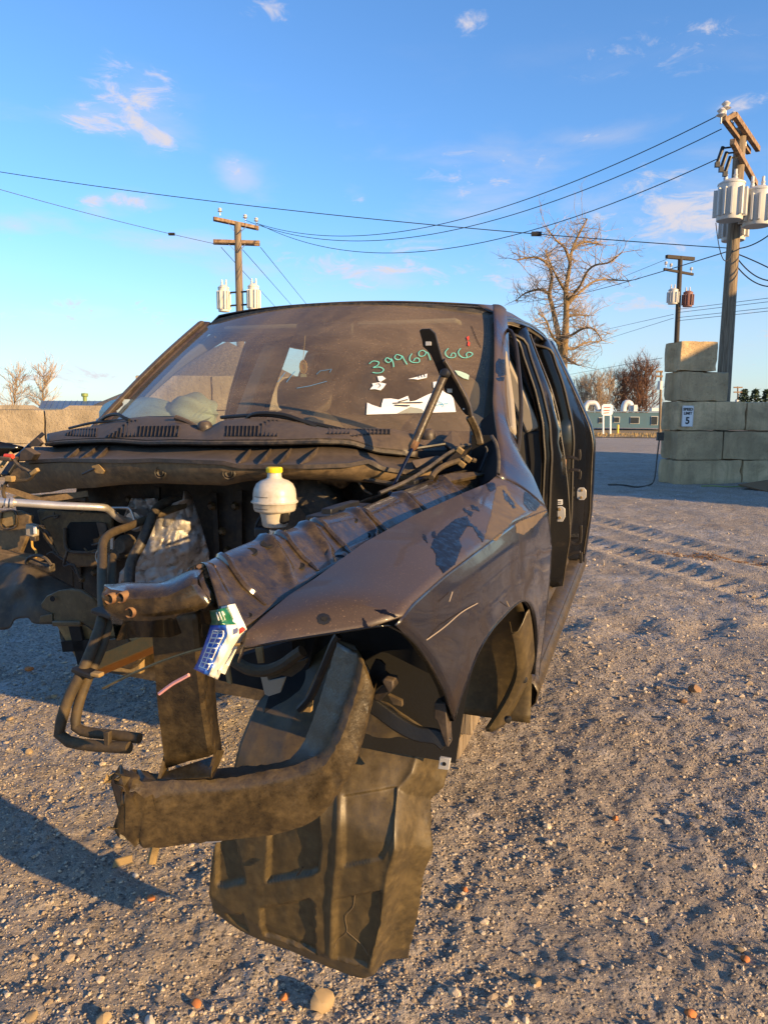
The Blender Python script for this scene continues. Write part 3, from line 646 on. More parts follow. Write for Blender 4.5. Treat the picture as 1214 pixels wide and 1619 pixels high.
# ================================================================== utility poles
def transformer(parent, c, r, h, mat, face=(0, -1), name='transformer'):
    m = MB().lathe([(0, 0), (r * .96, 0), (r, .02), (r, h * .93), (r * 1.05, h * .935), (r * 1.05, h * .97), (r * .9, h), (r * .5, h * 1.07), (0, h * 1.08)], c, n=24)
    t = m.build(name, mat, parent)
    for a in np.radians([200, 225, 250, 290, 315, 340, 20, 160]):
        x, y = c[0] + math.cos(a) * r * 1.13, c[1] + math.sin(a) * r * 1.13
        R = Matrix.Rotation(a, 3, 'Z')
        MB().box((x, y, c[2] + h * .46), (r * .32, r * .16, h * .72), R).build('cooling_fin', mat, t, smooth=0, bevel=.006)
    for a in (0.6, 2.4):
        b = (c[0] + math.cos(a) * r * .5, c[1] + math.sin(a) * r * .5, c[2] + h * 1.0)
        MB().lathe([(.0, .3), (.03, .3), (.035, .2), (.05, .18), (.035, .15), (.05, .12), (.04, .02), (.05, 0)], b, n=10).build('bushing', M['ceramic'], t)
    return t
def insulator(parent, p, s=1.0):
    return MB().lathe([(0, .17 * s), (.03 * s, .17 * s), (.06 * s, .14 * s), (.035 * s, .11 * s), (.07 * s, .08 * s), (.03 * s, .06 * s), (.012 * s, .05 * s), (.012 * s, -.03 * s)], p, n=12).build('insulator', M['ceramic'], parent)
def arm_(parent, a, b, w_=.10, h_=.12):
    return MB().bar([a, (np.array(a) + np.array(b)) / 2, b], w_, h_).build('crossarm', M['arm'], parent, smooth=0, bevel=.008)
def pole(name, basepx, toppx, Y, r0, r1, label, zb=None):
    b, t = BG(*basepx, Y), BG(*toppx, Y); d = (t - b) / (t[2] - b[2])
    zb = float(zbase(Y)) - .1 if zb is None else zb
    root = np.array([b[0] + d[0] * (zb - b[2]), b[1] + d[1] * (zb - b[2]), zb])
    e = empty(name, root, label=label, cat='utility pole', group='wooden utility poles with transformers')
    t = t - root
    MB().tube(arc([(0, 0, 0), t], 12), np.linspace(r0, r1, 12), 16).build('pole_shaft', M['pole'], e, smooth=60)
    return e, root, t
# near pole behind the stepped wall
pr, R0, tp = pole('utility_pole', (1145, 585), (1170.5, 203), 17.5, .175, .12, 'tall weathered utility pole with three grey transformers behind the stepped wall')
def loc(px, py, Y): return BG(px, py, Y) - R0
arm_(pr, loc(1160.6, 182, 16.4), loc(1197.7, 236, 18.6)); arm_(pr, loc(1143, 186, 16.2), loc(1183, 240, 18.5)); arm_(pr, loc(1157, 224, 16.2), loc(1194, 291, 19.1))
MB().bar([loc(1143, 190, 16.3), loc(1152, 186, 16.35), loc(1161, 181, 16.4)], .09, .09).build('spacer_block', M['arm'], pr, smooth=0)
for q in ((1146, 181, 16.3), (1158, 197, 16.9), (1139, 192, 16.2), (1178, 228, 17.8)): insulator(pr, loc(*q), 1.5)
for q in ((1141, 250, 16.4), (1147, 258, 16.6), (1153, 265, 16.8)):            # fused cutouts
    c = loc(*q); m = MB().tube([c + (0, 0, .22), c + (-.12, -.06, -.12)], .04, 8); m.tube([c + (.02, 0, .2), c + (.2, .1, .25)], .02, 6); m.box(c + np.array((-.12, -.06, -.15)), (.09, .07, .1)); m.build('fused_cutout', M['black'], pr)
ta = loc(1152, 349, 16.9); tb = loc(1195, 358, 17.0); tcn = loc(1158, 381, 18.1)
transformer(pr, ta, .27, .80, M['trans']); transformer(pr, tb, .29, .78, M['trans']); transformer(pr, tcn, .26, .72, M['trans'])
for z_ in (.15, .55):
    MB().bar([ta + (0, 0, z_), np.array([tp[0] * .93, 0, ta[2] + z_])], .06, .08).build('bracket', M['rust'], pr, smooth=0)
    MB().bar([tb + (0, 0, z_), np.array([tp[0] * .93, 0, tb[2] + z_])], .06, .08).build('bracket', M['rust'], pr, smooth=0)
# pole behind the cab roof
p2_, R0, tp = pole('utility_pole', (379.5, 500), (375.8, 352), 32, .19, .145, 'tan utility pole with two crossarms and two cream transformers behind the cab roof')
for d_ in (0, .22): arm_(p2_, loc(338, 345 + d_ * 9, 31.3 + d_), loc(408.7, 360 + d_ * 9, 32.6 + d_), .10, .13); arm_(p2_, loc(337.6, 381 + d_ * 14, 31.8 + d_ * 1.5), loc(411, 383 + d_ * 16, 32.1 + d_ * 1.5), .10, .13)
for q in ((348, 339, 31.4), (388, 349, 32.2), (405.5, 354, 32.5)): insulator(p2_, loc(*q), 1.5)
for a, b in (((361, 352), (371, 366)), ((391, 357), (379, 368)), ((362, 386), (372, 397)), ((388, 386), (380, 397))):
    MB().bar([loc(*a, 31.75), loc(*b, 31.75)], .05, .02).build('arm_brace', M['steel'], p2_, smooth=0)
ta = loc(354.5, 493, 31.9); tb = loc(401.5, 491, 31.9)
M['trans_cream'] = plain('cream_transformer_paint', (0.70, 0.66, 0.55), 0.45, var=0.08, scale=3)
transformer(p2_, ta, .23, 1.02, M['trans_cream']); transformer(p2_, tb, .23, 1.02, M['trans_cream'])
for z_ in (.25, .78):
    MB().bar([ta + (.2, 0, z_), tb + (-.2, 0, z_)], .05, .07).build('bracket', M['black'], p2_, smooth=0)
# dark pole farther off to the right
p3_, R0, tp = pole('utility_pole', (1069, 540), (1075, 405), 45, .17, .13, 'dark utility pole with one grey and one rusty red transformer far right')
M['darkpole'] = plain('shaded_pole', (0.045, 0.036, 0.028), 0.9)  # near-black colour paints the pole's shaded silhouette
p3_.children[0].data.materials[0] = M['darkpole']
def dk(o): o.data.materials[0] = M['darkpole']
dk(arm_(p3_, loc(1053, 405.7, 44.6), loc(1096, 409.5, 45.4), .2, .2)); dk(arm_(p3_, loc(1049, 425.5, 44.6), loc(1095, 434, 45.4), .12, .14))
for q in ((1052, 421, 44.6), (1092, 430, 45.3), (1060, 424, 44.7)): insulator(p3_, loc(*q), 1.6)
transformer(p3_, loc(1062.5, 481, 44.9), .27, .85, M['trans']); transformer(p3_, loc(1086, 485, 44.9), .27, .85, M['trans_rust'])
# two far pale poles
for (b, t, Y, ax0, ax1, lab) in (((1043, 655), (1044.5, 586), 100, 1036, 1047, 'distant thin sunlit pole by the red brown trees left of the stepped wall'), ((1166, 640), (1165.5, 611), 150, 1159, 1173, 'distant sunlit pole peeking over the stepped wall')):
    e, R0, tp = pole('utility_pole', b, t, Y, .2, .13, lab)
    arm_(e, loc(ax0, t[1] + 1.5, Y - .15), loc(ax1, t[1] + 1.5, Y - .15), .2, .25); arm_(e, loc(ax0, t[1] + 9, Y - .15), loc(ax1, t[1] + 9, Y - .15), .2, .25)
    MB().lathe([(0, 0), (.35, 0), (.35, 1.1), (0, 1.2)], loc(t[0] - 2, t[1] + 30, Y - .4), n=10).build('transformer', M['trans'], e)

# ---- wires: chord between two world points, sag chosen so the wire passes the traced height
def wire(a, b, mid=None, r=.009, label='', n_=40, blob=None):
    A, B = np.array(a, float), np.array(b, float); sag = 0.0
    if mid:
        best = None
        for t in np.linspace(.02, .98, 400):
            P = A + (B - A) * t; d = wray(*mid); x = P[0] / P[1] - d[0] / d[1]
            if best is None or abs(x) < best[0]: best = (abs(x), t)
        t = best[1]; P = A + (B - A) * t; sag = (P[2] - BG(*mid, P[1])[2]) / (4 * t * (1 - t))
    P = [A + (B - A) * t - np.array([0, 0, sag * 4 * t * (1 - t)]) for t in np.linspace(0, 1, n_)]
    m = MB().tube(P, r, 5)
    if blob: q = P[int(blob * (n_ - 1))]; m.tube([q + (-.12, 0, .0), q + (.12, 0, 0)], .06, 6)
    return tag(m.build('power_line', M['wire']), label, 'wire', 'power lines overhead')
wire(BG(1146, 177, 16.3), BG(405.5, 353, 32.5), (620, 368), .011, label='highest of the three wires from the near pole top to the cream transformer pole')
wire(BG(1140, 204, 16.6), BG(388, 348, 32.2), (560, 381), .011, label='middle wire of the three between the near pole and the cream transformer pole')
wire(BG(1132, 252, 16.4), BG(405, 352, 32.5), (620, 400), .011, label='lowest of the three wires, sagging most, to the cream transformer pole')
wire(BG(-60, 262, 24), BG(1163, 393, 17.6), (700, 357), .011, label='long wire crossing the whole sky from the upper left to the near pole', blob=.82)
wire(BG(-60, 282, 25), BG(338, 385, 31.9), (150, 340), .011, label='wire from the left edge of the sky to the cream transformer pole', blob=.82)
for i, (a, b) in enumerate((((350, 391), (437, 487)), ((384, 395), (465, 487)), ((412, 391), (487, 484)))):
    wire(BG(*a, 32), BG(b[0] + (b[0] - a[0]) * .35, b[1] + (b[1] - a[1]) * .35, 70), None, .014, label=('first', 'second', 'third')[i] + ' from the left of the wires slanting down behind the cab roof')
for i, (a, b, Y0, Y1, md) in enumerate((((1158, 395), (860, 475), 17.5, 60, (985, 447)), ((1053, 410), (930, 460), 45, 75, None), ((1064, 497), (940, 525), 45, 75, None), ((1064, 503), (930, 545), 45, 75, None), ((1046, 566), (900, 592), 40, 75, None))):
    wire(BG(*a, Y0), BG(*b, Y1), md, .014, label='wire running left past the bare tree, ' + ('from the near pole', 'from the top of the dark pole', 'upper of the pair at the dark pole', 'lower of the pair at the dark pole', 'lowest, from behind the stepped wall')[i])
for i, (a, b) in enumerate((((1072, 489), (1240, 468)), ((1072, 494), (1240, 474)), ((1072, 502), (1240, 484)), ((1072, 507), (1240, 489)))):
    wire(BG(*a, 45), BG(*b, 36), None, .014, label=('topmost', 'second', 'third', 'lowest')[i] + ' of the four wires running right from the dark pole')
for i, (a, m_, b) in enumerate((((1165, 393), (1195, 384), (1240, 350)), ((1166, 402), (1190, 412), (1240, 437)), ((1166, 410), (1195, 437), (1240, 441)), ((1164, 421), (1190, 445), (1240, 449)))):
    wire(BG(*a, 17.5), BG(*b, 16), m_, .014, label=('rising', 'upper drooping', 'middle drooping', 'lowest drooping')[i] + ' cable leaving the near pole to the right below its transformers')
wire(BG(1131, 352, 16.7), BG(1160, 391, 17.4), (1135, 383), .010, n_=16, label='short loop of cable from the left transformer down to the near pole')

# ================================================================== trees
def twig(m, p, d, ln, r, depth, rs, spread=.8, n_=4, up=.25, kids=(2, 4), shrink=.62):
    pts = [np.array(p)]; d = np.array(d, float); k = max(3, int(ln / .25)) if depth > 0 else 3; k = min(k, 6)
    for i in range(k):
        d = d + np.array([rs.gauss(0, .16), rs.gauss(0, .16), rs.gauss(0, .12) + up * .12]); d /= np.linalg.norm(d)
        pts.append(pts[-1] + d * ln / k)
    m.tube(pts, np.linspace(r, r * .45, len(pts)), n_ if r > .02 else 3, cap=False)
    if depth <= 0: return
    for c in range(rs.randint(*kids)):
        t = rs.uniform(.3, 1.0); i = min(len(pts) - 2, int(t * (len(pts) - 1))); q = pts[i] + (pts[i + 1] - pts[i]) * rs.random()
        nd = d + np.array([rs.gauss(0, spread), rs.gauss(0, spread), rs.gauss(0, spread * .8) + up])
        twig(m, q, nd / np.linalg.norm(nd), ln * shrink * rs.uniform(.7, 1.15), r * .55, depth - 1, rs, spread, n_, up, kids, shrink)
rs = random.Random(11)
TYY = 45.0
base = BG(889, 640, TYY); base[2] = float(zbase(45)) - .1
tr_ = empty('bare_tree', base, label='large leafless tree with spreading limbs behind the cab', cat='tree')
def tl(px, py, dy=0): return BG(px, py, TYY + dy) - base
trunks = [[(889, 640, 0), (889, 600, 0), (891, 556, 0), (894, 514, 0), (895, 477, 0), (894, 459, 0), (900, 422, .3), (903, 399, .5), (912, 376, .6), (928, 346, .8)],
          [(889, 570, 0), (884, 540, .2), (879, 514, .5), (872, 482, 1.0), (868, 466, 1.2), (872, 438, 1.0), (865, 418, .8), (847, 407, .6), (817, 411, .4)]]
limbs = [[(868, 466, 1.2), (856, 458, 1.6), (840, 460, 2.0), (826, 466, 2.2), (815, 476, 2.4)],
         [(896, 477, 0), (918, 450, -1), (928, 429, -1.4), (941, 419, -1.8), (962, 415, -2.2), (983, 399, -2.6)],
         [(896, 484, 0), (912, 466, .6), (941, 444, 1.4), (971, 443, 2.0), (993, 444, 2.2)],
         [(893, 535, 0), (903, 530, -.8), (923, 519, -1.6), (939, 521, -2), (951, 538, -2.2)],
         [(891, 548, 0), (905, 552, .6), (925, 542, 1.4), (948, 540, 2)],
         [(894, 462, 0), (884, 445, -.8), (873, 424, -1.2), (862, 396, -1.5)],
         [(901, 415, .3), (892, 392, 0), (879, 380, -.6), (868, 366, -1)],
         [(904, 396, .5), (921, 383, 1), (940, 385, 1.6), (950, 388, 1.8)],
         [(886, 548, .2), (872, 530, -1), (862, 505, -1.8), (850, 496, -2.2)],
         [(890, 560, 0), (902, 572, -1), (915, 578, -1.6)],
         [(896, 500, 0), (912, 498, 1), (930, 500, 1.8)]]
mt, mc = MB(), MB()
for i, tk in enumerate(trunks):
    P = smooth_path([tl(*q) for q in tk], 40); r = np.linspace(.30 if i == 0 else .2, .04, 40)
    mt.tube(P, r, 10, cap=False)
    for j in range(12, 40):
        for _ in range(2):
            d = np.array([rs.gauss(0, 1), rs.gauss(0, .8), rs.gauss(.35, .6)]); d /= np.linalg.norm(d)
            twig(mc, P[j], d, rs.uniform(.7, 1.6), .024, 3, rs, .75, 4, .25, (1, 3))
for lm in limbs:
    P = smooth_path([tl(*q) for q in lm], 20); mt.tube(P, np.linspace(.10, .03, 20), 7, cap=False)
    for j in range(3, 20):
        for _ in range(2):
            d = np.array([rs.gauss(0, 1), rs.gauss(0, .8), rs.gauss(.3, .7)]); d /= np.linalg.norm(d)
            twig(mc, P[j], d, rs.uniform(.5, 1.4), .022, 3, rs, .75, 4, .2, (1, 3))
mt.build('trunk', M['bark'], tr_, smooth=60); mc.build('crown', M['twig'], tr_, smooth=0)
def simple_tree(px, py, Y, hpx, mat, label, seed, name='bare_tree', stems=1, group=None, dens=9, spread=.55):
    r_ = random.Random(seed); b = BG(px, py, Y); zb = float(zbase(Y)) - .1; H = hpx / F_PX * Y + (b[2] - zb); b[2] = zb
    e = empty(name, b, label=label, cat='tree', group=group); t, c = MB(), MB()
    for s in range(stems):
        lean = np.array([r_.gauss(0, .16 if stems > 1 else .05), r_.gauss(0, .1), 1]); x0 = np.array([r_.gauss(0, .5 if stems > 1 else 0), r_.gauss(0, .4 if stems > 1 else 0), 0])
        P = [x0 + lean * H * .78 * q + np.array([r_.gauss(0, .02), r_.gauss(0, .02), 0]) * H * q for q in np.linspace(0, 1, 8)]
        t.tube(P, np.linspace(H * .017, H * .006, 8) / (1 if stems == 1 else 1.5), 7, cap=False)
        for j in range(2, 8):
            for _ in range(dens if stems == 1 else dens // 2):
                d = np.array([r_.gauss(0, spread), r_.gauss(0, spread), r_.uniform(.35, 1.1)]); d /= np.linalg.norm(d)
                twig(c, P[j], d, H * r_.uniform(.14, .30), H * .006, 2, r_, .5, 3, .35, (3, 5))
    t.build('trunk', M['bark'], e, smooth=60); c.build('crown', mat, e, smooth=0)
    return e
simple_tree(18, 642, 80, 62, M['twig'], 'leafless tree behind the tan wall at the left edge', 1, group='bare trees behind the tan wall', dens=7)
simple_tree(66, 640, 80, 66, M['twig'], 'leafless tree beside the blue roof behind the tan wall', 2, group='bare trees behind the tan wall', dens=8)
simple_tree(1015, 660, 140, 85, M['redtwig'], 'wide red brown leafless tree left of the stepped wall', 3, stems=5, group='bare trees behind the teal building', dens=12)
simple_tree(985, 660, 145, 72, M['redtwig'], 'red brown leafless tree above the white ducts', 4, stems=4, group='bare trees behind the teal building', dens=12)
simple_tree(945, 660, 140, 66, M['twig'], 'pale leafless tree right beside the back of the cab', 5, stems=4, group='bare trees behind the teal building', dens=12)
simple_tree(922, 660, 150, 60, M['twig'], 'pale leafless tree half hidden by the back of the cab', 6, stems=3, group='bare trees behind the teal building', dens=12)
def evergreen(px, py, Y, label, seed):
    r_ = random.Random(seed); b = BG(px, py, Y); zb = float(zbase(Y)) - .1; H = b[2] - zb + 12 / F_PX * Y; b[2] = zb
    e = empty('evergreen_tree', b, label=label, cat='tree', group='evergreens beyond the stepped wall')
    MB().tube([(0, 0, 0), (0, 0, H * .9)], [.22, .05], 7).build('trunk', M['bark'], e); m = MB()
    for i in range(700):
        z = r_.uniform(.25, 1) * H; R_ = (1.05 - z / H) * H * .42 + .2; a = r_.uniform(0, 6.28); q = R_ * r_.random() ** .5
        c = np.array([q * math.cos(a), q * math.sin(a), z - q * .2]); d1 = np.array([r_.gauss(0, .3), r_.gauss(0, .3), r_.gauss(0, .15)]); d2 = np.array([r_.gauss(0, .2), r_.gauss(0, .2), r_.gauss(0, .2)])
        m.add([c - d1, c + d1, c + d2], [(0, 1, 2)])
    m.build('crown', M['evergreen'], e, smooth=0)
evergreen(1175, 628, 150, 'dark green tree just left of the middle one over the stepped wall', 1)
evergreen(1193, 627, 150, 'broadest dark green treetop over the stepped wall', 2)
evergreen(1211, 628, 150, 'dark green treetop at the right edge over the stepped wall', 3)

# ================================================================== far buildings and signs
def wbox(a, b, Y, depth, mat, name, parent, R0, **k):
    p, q = BG(*a, Y), BG(*b, Y); c = (p + q) / 2; c[1] += depth / 2
    return MB().box(c - R0, (abs(q[0] - p[0]), depth, abs(p[2] - q[2]))).build(name, mat, parent, smooth=0, **k)
R0 = BG(985, 676, 120); tb_ = empty('teal_building', R0, label='low teal building with white roof ducts beyond the lot', cat='building')
wbox((905, 652), (1075, 677), 120, 9, M['teal_wall'], 'wall', tb_, R0); wbox((904, 649.5), (1076, 652.2), 119.8, 9.4, M['roof_blue'], 'roof', tb_, R0)
for a, b in (((970, 659), (979, 668)), ((996, 659), (1010, 670)), ((1029, 658), (1039, 672)), ((946, 660), (953, 669)), ((924, 659), (931, 670))):
    f = wbox(a, b, 119.9, .12, M['duct'], 'window', tb_, R0); wbox((a[0] + .6, a[1] + .6), (b[0] - .6, b[1] - .6), 119.84, .1, M['pane'], 'pane', f, R0)
def arch_duct(x0, x1, ytop, ybase, w_):
    P = []
    for a in np.linspace(0, math.pi, 14):
        cx_, rx = (x0 + x1) / 2, (x1 - x0) / 2; q = BG(cx_ - rx * math.cos(a), ybase - (ybase - ytop) * min(1, math.sin(a) * 1.15), 123) - R0; P.append(q)
    MB().tube(P, w_, 12).build('roof_duct', M['duct'], tb_, smooth=50)
arch_duct(924, 945, 637, 651, .45); arch_duct(985, 998, 637, 651, .5)
wbox((1002, 640), (1007, 651), 122, .8, M['duct'], 'roof_vent', tb_, R0); wbox((951, 646), (957, 651), 122, 1, M['duct'], 'roof_vent', tb_, R0); wbox((1030, 645), (1044, 650), 122, 1, M['duct'], 'roof_vent', tb_, R0)
R0 = BG(125, 645, 70); bl = empty('blue_roof_building', R0, label='long low building with a blue grey metal roof behind the tan wall', cat='building')
wbox((66, 645), (330, 690), 72, 10, M['shed'], 'wall', bl, R0)
a, b, c, d = BG(62, 648, 71), BG(335, 650, 71), BG(335, 636.5, 77), BG(68, 635.5, 77)
MB().prism([a - R0, b - R0, c - R0, d - R0], (0, 0, .12)).build('roof', M['roof_blue'], bl, smooth=0)
for q in np.linspace(0, 1, 30):
    MB().bar([a * (1 - q) + b * q - R0 + (0, 0, .14), d * (1 - q) + c * q - R0 + (0, 0, .14)], .06, .06).build('roof_seam', M['roof_blue'], bl, smooth=0)
MB().lathe([(0, 0), (.2, 0), (.2, .55), (.34, .6), (.34, .9), (0, .95)], BG(135, 636, 77) - R0, n=10).build('roof_vent', M['hose_green'], bl)
R0 = BG(959, 686, 66); sn = empty('yard_sign', R0, label='white rounded board on two posts at the far edge of the lot', cat='sign')
p, q = BG(951, 639, 66) - R0, BG(968, 657, 66) - R0
MB().prism([(x + (p[0] + q[0]) / 2, 0, z + (p[2] + q[2]) / 2) for x, z in rrect(q[0] - p[0], p[2] - q[2], .25)], (0, .06, 0)).build('sign_board', M['signwhite'], sn, smooth=0)
for i, yy in enumerate((644.5, 649, 653)):
    a = BG(954.5, yy, 65.95) - R0; b = BG(964.5 - i, yy - .5, 65.95) - R0
    MB().bar([a, b], .015, .07).build('lettering_line', M['red'], sn, smooth=0)
for x in (953.2, 964.6):
    a, b = BG(x, 686, 66.05) - R0, BG(x, 657, 66.05) - R0; MB().bar([a, b], .12, .12, (0, 1, 0)).build('sign_post', M['signwhite'], sn, smooth=0)
p = BG(976, 685, 66); q = BG(976, 671.5, 66)
tag(MB().lathe([(0, 0), (.09, 0), (.09, q[2] - p[2] - .05), (.06, q[2] - p[2]), (0, q[2] - p[2] + .02)], (0, 0, 0), n=12).build('bollard', M['bollard'], loc=tuple(p)), 'short yellow bollard right of the white yard sign', 'bollard')

# ================================================================== the stripped truck cab
TK = empty('truck_cab', (TX, TY, 0), -TH, label='dark dusty stripped pickup cab without hood, doors, bumper or wheels', cat='truck')
def part(mb, name, mat, parent=None, **k): return mb.build(name, mat, parent or TK, **k)
def xo(z): return float(np.interp(z, [.42, .50, .8, 1.2, 1.3, 1.5, 1.79], [.945, .955, .985, .985, .965, .87, .72]))

# ---- roof
def roof_half(y): return float(np.interp(y, [2.1, 2.3, 2.7, 3.2, 3.6, 3.86], [.655, .675, .695, .705, .70, .67]))
def roof_mid(y): return float(np.interp(y, [2.1, 2.2, 2.45, 2.9, 3.4, 3.7, 3.86], [1.815, 1.835, 1.865, 1.885, 1.885, 1.865, 1.80]))
def roof_front(x): return 2.15 + .13 * (x / .68) ** 2
rows = []
for v in np.linspace(0, 1, 18):
    row = []
    for u in np.linspace(-1, 1, 31):
        e = abs(u); y0 = roof_front(u * .68); y = y0 + (3.87 - y0) * v
        hw = roof_half(y) + .012
        z = roof_mid(y) - .045 * e ** 2 - .045 * s_mm((e - .86) / .14)
        row.append((u * hw, y, z))
    rows.append(row)
rf = part(MB().grid(rows), 'roof', M['paint_top'], solid=.006, off=-1)
rows = [[(x * .985, y + .01, z - .028) for x, y, z in r] for r in rows]
part(MB().grid(rows), 'headliner', M['headliner'])
# front lip of the roof just above the glass
lip = [(x * .69, roof_front(x * .68) - .008, roof_mid(2.13) - .012 - .045 * x * x - .03 * s_mm((abs(x) - .86) / .14)) for x in np.linspace(-1, 1, 25)]
part(MB().bar(lip, .016, .020), 'windshield_gasket', M['rubber'])

# ---- windshield
def ws(u, v):                                   # u -1..1 across, v 0 bottom..1 top
    xb, xt = u * .80, u * .672
    yb, yt = 1.36 + .27 * u * u, 2.14 + .125 * u * u
    zb, zt = 1.262, 1.815 - .05 * u * u
    return np.array((xb + (xt - xb) * v, yb + (yt - yb) * v, zb + (zt - zb) * v + .018 * math.sin(math.pi * v)))
wsm = part(MB().grid([[ws(u, v) for u in np.linspace(-1, 1, 41)] for v in np.linspace(0, 1, 17)]), 'windshield', M['glass'], smooth=80)
def ws_hit(px, py, lift=.004):                 # the point of the glass seen at a traced place
    d = tray(px, py); lo, hi = np.array([0., .5]), None
    u, v = 0.5, 0.5
    for _ in range(25):
        P = ws(u, v); a = (ws(u + .01, v) - P) / .01; b = (ws(u, v + .01) - P) / .01
        A = np.stack([a, b, -d], 1); s = np.linalg.solve(A, OC - P); u += float(np.clip(s[0], -.4, .4)); v += float(np.clip(s[1], -.4, .4))
    nn = np.cross(ws(u + .01, v) - ws(u, v), ws(u, v + .01) - ws(u, v)); nn /= np.linalg.norm(nn)
    if nn[1] > 0: nn = -nn
    return ws(u, v) + nn * lift
def ws_poly(name, pxs, mat, parent=None, lift=.004, **k):
    P = [ws_hit(x, y, lift) for x, y in pxs]; return MB().add(P, [tuple(range(len(P)))]).build(name, mat, parent or wsm, smooth=0, **k)
# black frit band round the glass (behind it)
fr = MB()
for a, b in (((-1, 0), (-.94, 1)), ((.94, 0), (1, 1))):
    fr.grid([[ws(u, v) + (0, .006, -.004) for u in np.linspace(a[0], b[0], 4)] for v in np.linspace(0, 1, 12)])
fr.grid([[ws(u, v) + (0, .006, -.004) for u in np.linspace(-.94, .94, 30)] for v in (0, .06, .11)])
fr.grid([[ws(u, v) + (0, .006, -.004) for u in np.linspace(-.94, .94, 30)] for v in (.955, .98, 1)])
fr.build('frit_band', M['black'], wsm)
# paint-marker number 399 69.66 scrawled on the glass
def ws_line(pxs, n_=None): return [ws_hit(x, y, .005) for x, y in smooth_path([(a, b) for a, b in pxs], n_ or len(pxs) * 4)]
def digit(stroke): return stroke
mk = MB()
def flat_stroke(mb, P, w_):
    P = np.array(P); t = np.gradient(P, axis=0); A, B = [], []
    for p_, d_ in zip(P, t):
        s_ = np.cross((0.05, -.6, .75), d_); s_ /= np.linalg.norm(s_) + 1e-9; A.append(p_ + s_ * w_ / 2); B.append(p_ - s_ * w_ / 2)
    mb.grid([A, B])
def q_(pts, sx=1 / 3.372, ox=440, oy=460): return [(ox + x * sx, oy + y * sx) for x, y in pts]
for st in ([(485, 395), (505, 380), (535, 385), (530, 402), (505, 415), (540, 412), (562, 425), (550, 440), (525, 444), (503, 440)],
           [(598, 372), (580, 362), (570, 375), (585, 388), (600, 380), (602, 366), (612, 390), (615, 412)],
           [(655, 352), (632, 345), (620, 360), (635, 373), (655, 366), (658, 350), (672, 375), (686, 398)],
           [(712, 340), (700, 360), (702, 378), (722, 388), (750, 385), (748, 366), (730, 365), (720, 380)],
           [(790, 335), (768, 322), (748, 335), (755, 354), (778, 350), (790, 332), (800, 345), (810, 375)],
           [(905, 312), (890, 330), (892, 348), (912, 362), (940, 358), (942, 340), (925, 338), (917, 355)],
           [(970, 312), (958, 330), (964, 348), (985, 362), (1015, 358), (1034, 342), (1015, 332), (1000, 342), (1005, 358)]):
    mk = MB(); flat_stroke(mk, ws_line(q_(st)), .0040); mk.build('marker_digit', M['teal'], wsm, smooth=0)
# torn paper left on the glass
ws_poly('torn_notice', q_([(470, 664), (474, 600), (500, 612), (530, 622), (548, 628), (552, 605), (560, 580), (600, 578), (640, 585), (690, 564), (700, 595), (730, 590), (770, 570), (800, 556), (830, 545), (858, 520), (885, 545), (930, 565), (945, 650)]), M['paper'])
ws_poly('paper_scrap', q_([(488, 530), (505, 510), (500, 498), (540, 492), (575, 500), (560, 522), (545, 535), (515, 528)]), M['paper'])
ws_poly('paper_scrap', q_([(528, 460), (555, 458), (573, 472), (545, 490), (535, 484)]), M['paper'])
ws_poly('paper_scrap', q_([(690, 475), (742, 462), (762, 455), (793, 446), (790, 468), (742, 478), (718, 474)]), M['paper'])
ws_poly('paper_scrap', q_([(824, 490), (850, 487), (856, 505), (838, 528), (826, 520)]), M['paper'])
ws_poly('old_sticker', q_([(938, 428), (965, 432), (1000, 445), (1016, 455), (1012, 478), (985, 470), (955, 452)]), plain('faded_sticker', (0.42, 0.58, 0.46), .6))
ws_poly('red_sticker', q_([(1001, 252), (1014, 244), (1016, 262), (1008, 270), (1020, 280), (1018, 300), (1006, 294), (1010, 276)]), M['red'])
ink = MB()
for ln in ([(610, 605), (690, 602), (768, 600)], [(620, 615), (700, 618)], [(640, 598), (690, 585)]): flat_stroke(ink, [ws_hit(x, y, .0055) for x, y in q_(ln)], .006)
for ln in ([(520, 505), (535, 500), (545, 512), (532, 522)], [(745, 452), (748, 470)], [(760, 450), (764, 468)], [(775, 448), (780, 466)]): flat_stroke(ink, [ws_hit(x, y, .0055) for x, y in q_(ln)], .003)
ink.build('print_line', M['ink'], wsm, smooth=0)
blu = MB(); flat_stroke(blu, [ws_hit(x, y, .0055) for x, y in q_([(800, 628), (830, 618), (870, 610), (904, 606)])], .004); flat_stroke(blu, [ws_hit(x, y, .0055) for x, y in q_([(845, 590), (870, 605), (880, 625)])], .003)
blu.build('blue_pen_mark', plain('blue_pen', (.05, .35, .55), .6), wsm, smooth=0)
crk = MB(); crk.tube([ws_hit(x, y, .003) for x, y in q_([(1028, 190), (1045, 230), (1060, 270), (1080, 305)])], .0011, 4); crk.build('crack', M['black'], wsm)
# faint blue scrawls on the far side of the glass
sc_ = MB()
for ln in ([(0, 490), (38, 438)], [(45, 490), (90, 432)], [(100, 522), (170, 510), (260, 485)], [(205, 448), (225, 430), (260, 425), (285, 420), (275, 438)]): flat_stroke(sc_, [ws_hit(x, y, .003) for x, y in q_(ln)], .003)
sc_.build('pen_scrawl', plain('faint_blue_pen', (.10, .25, .40), .6), wsm, smooth=0)

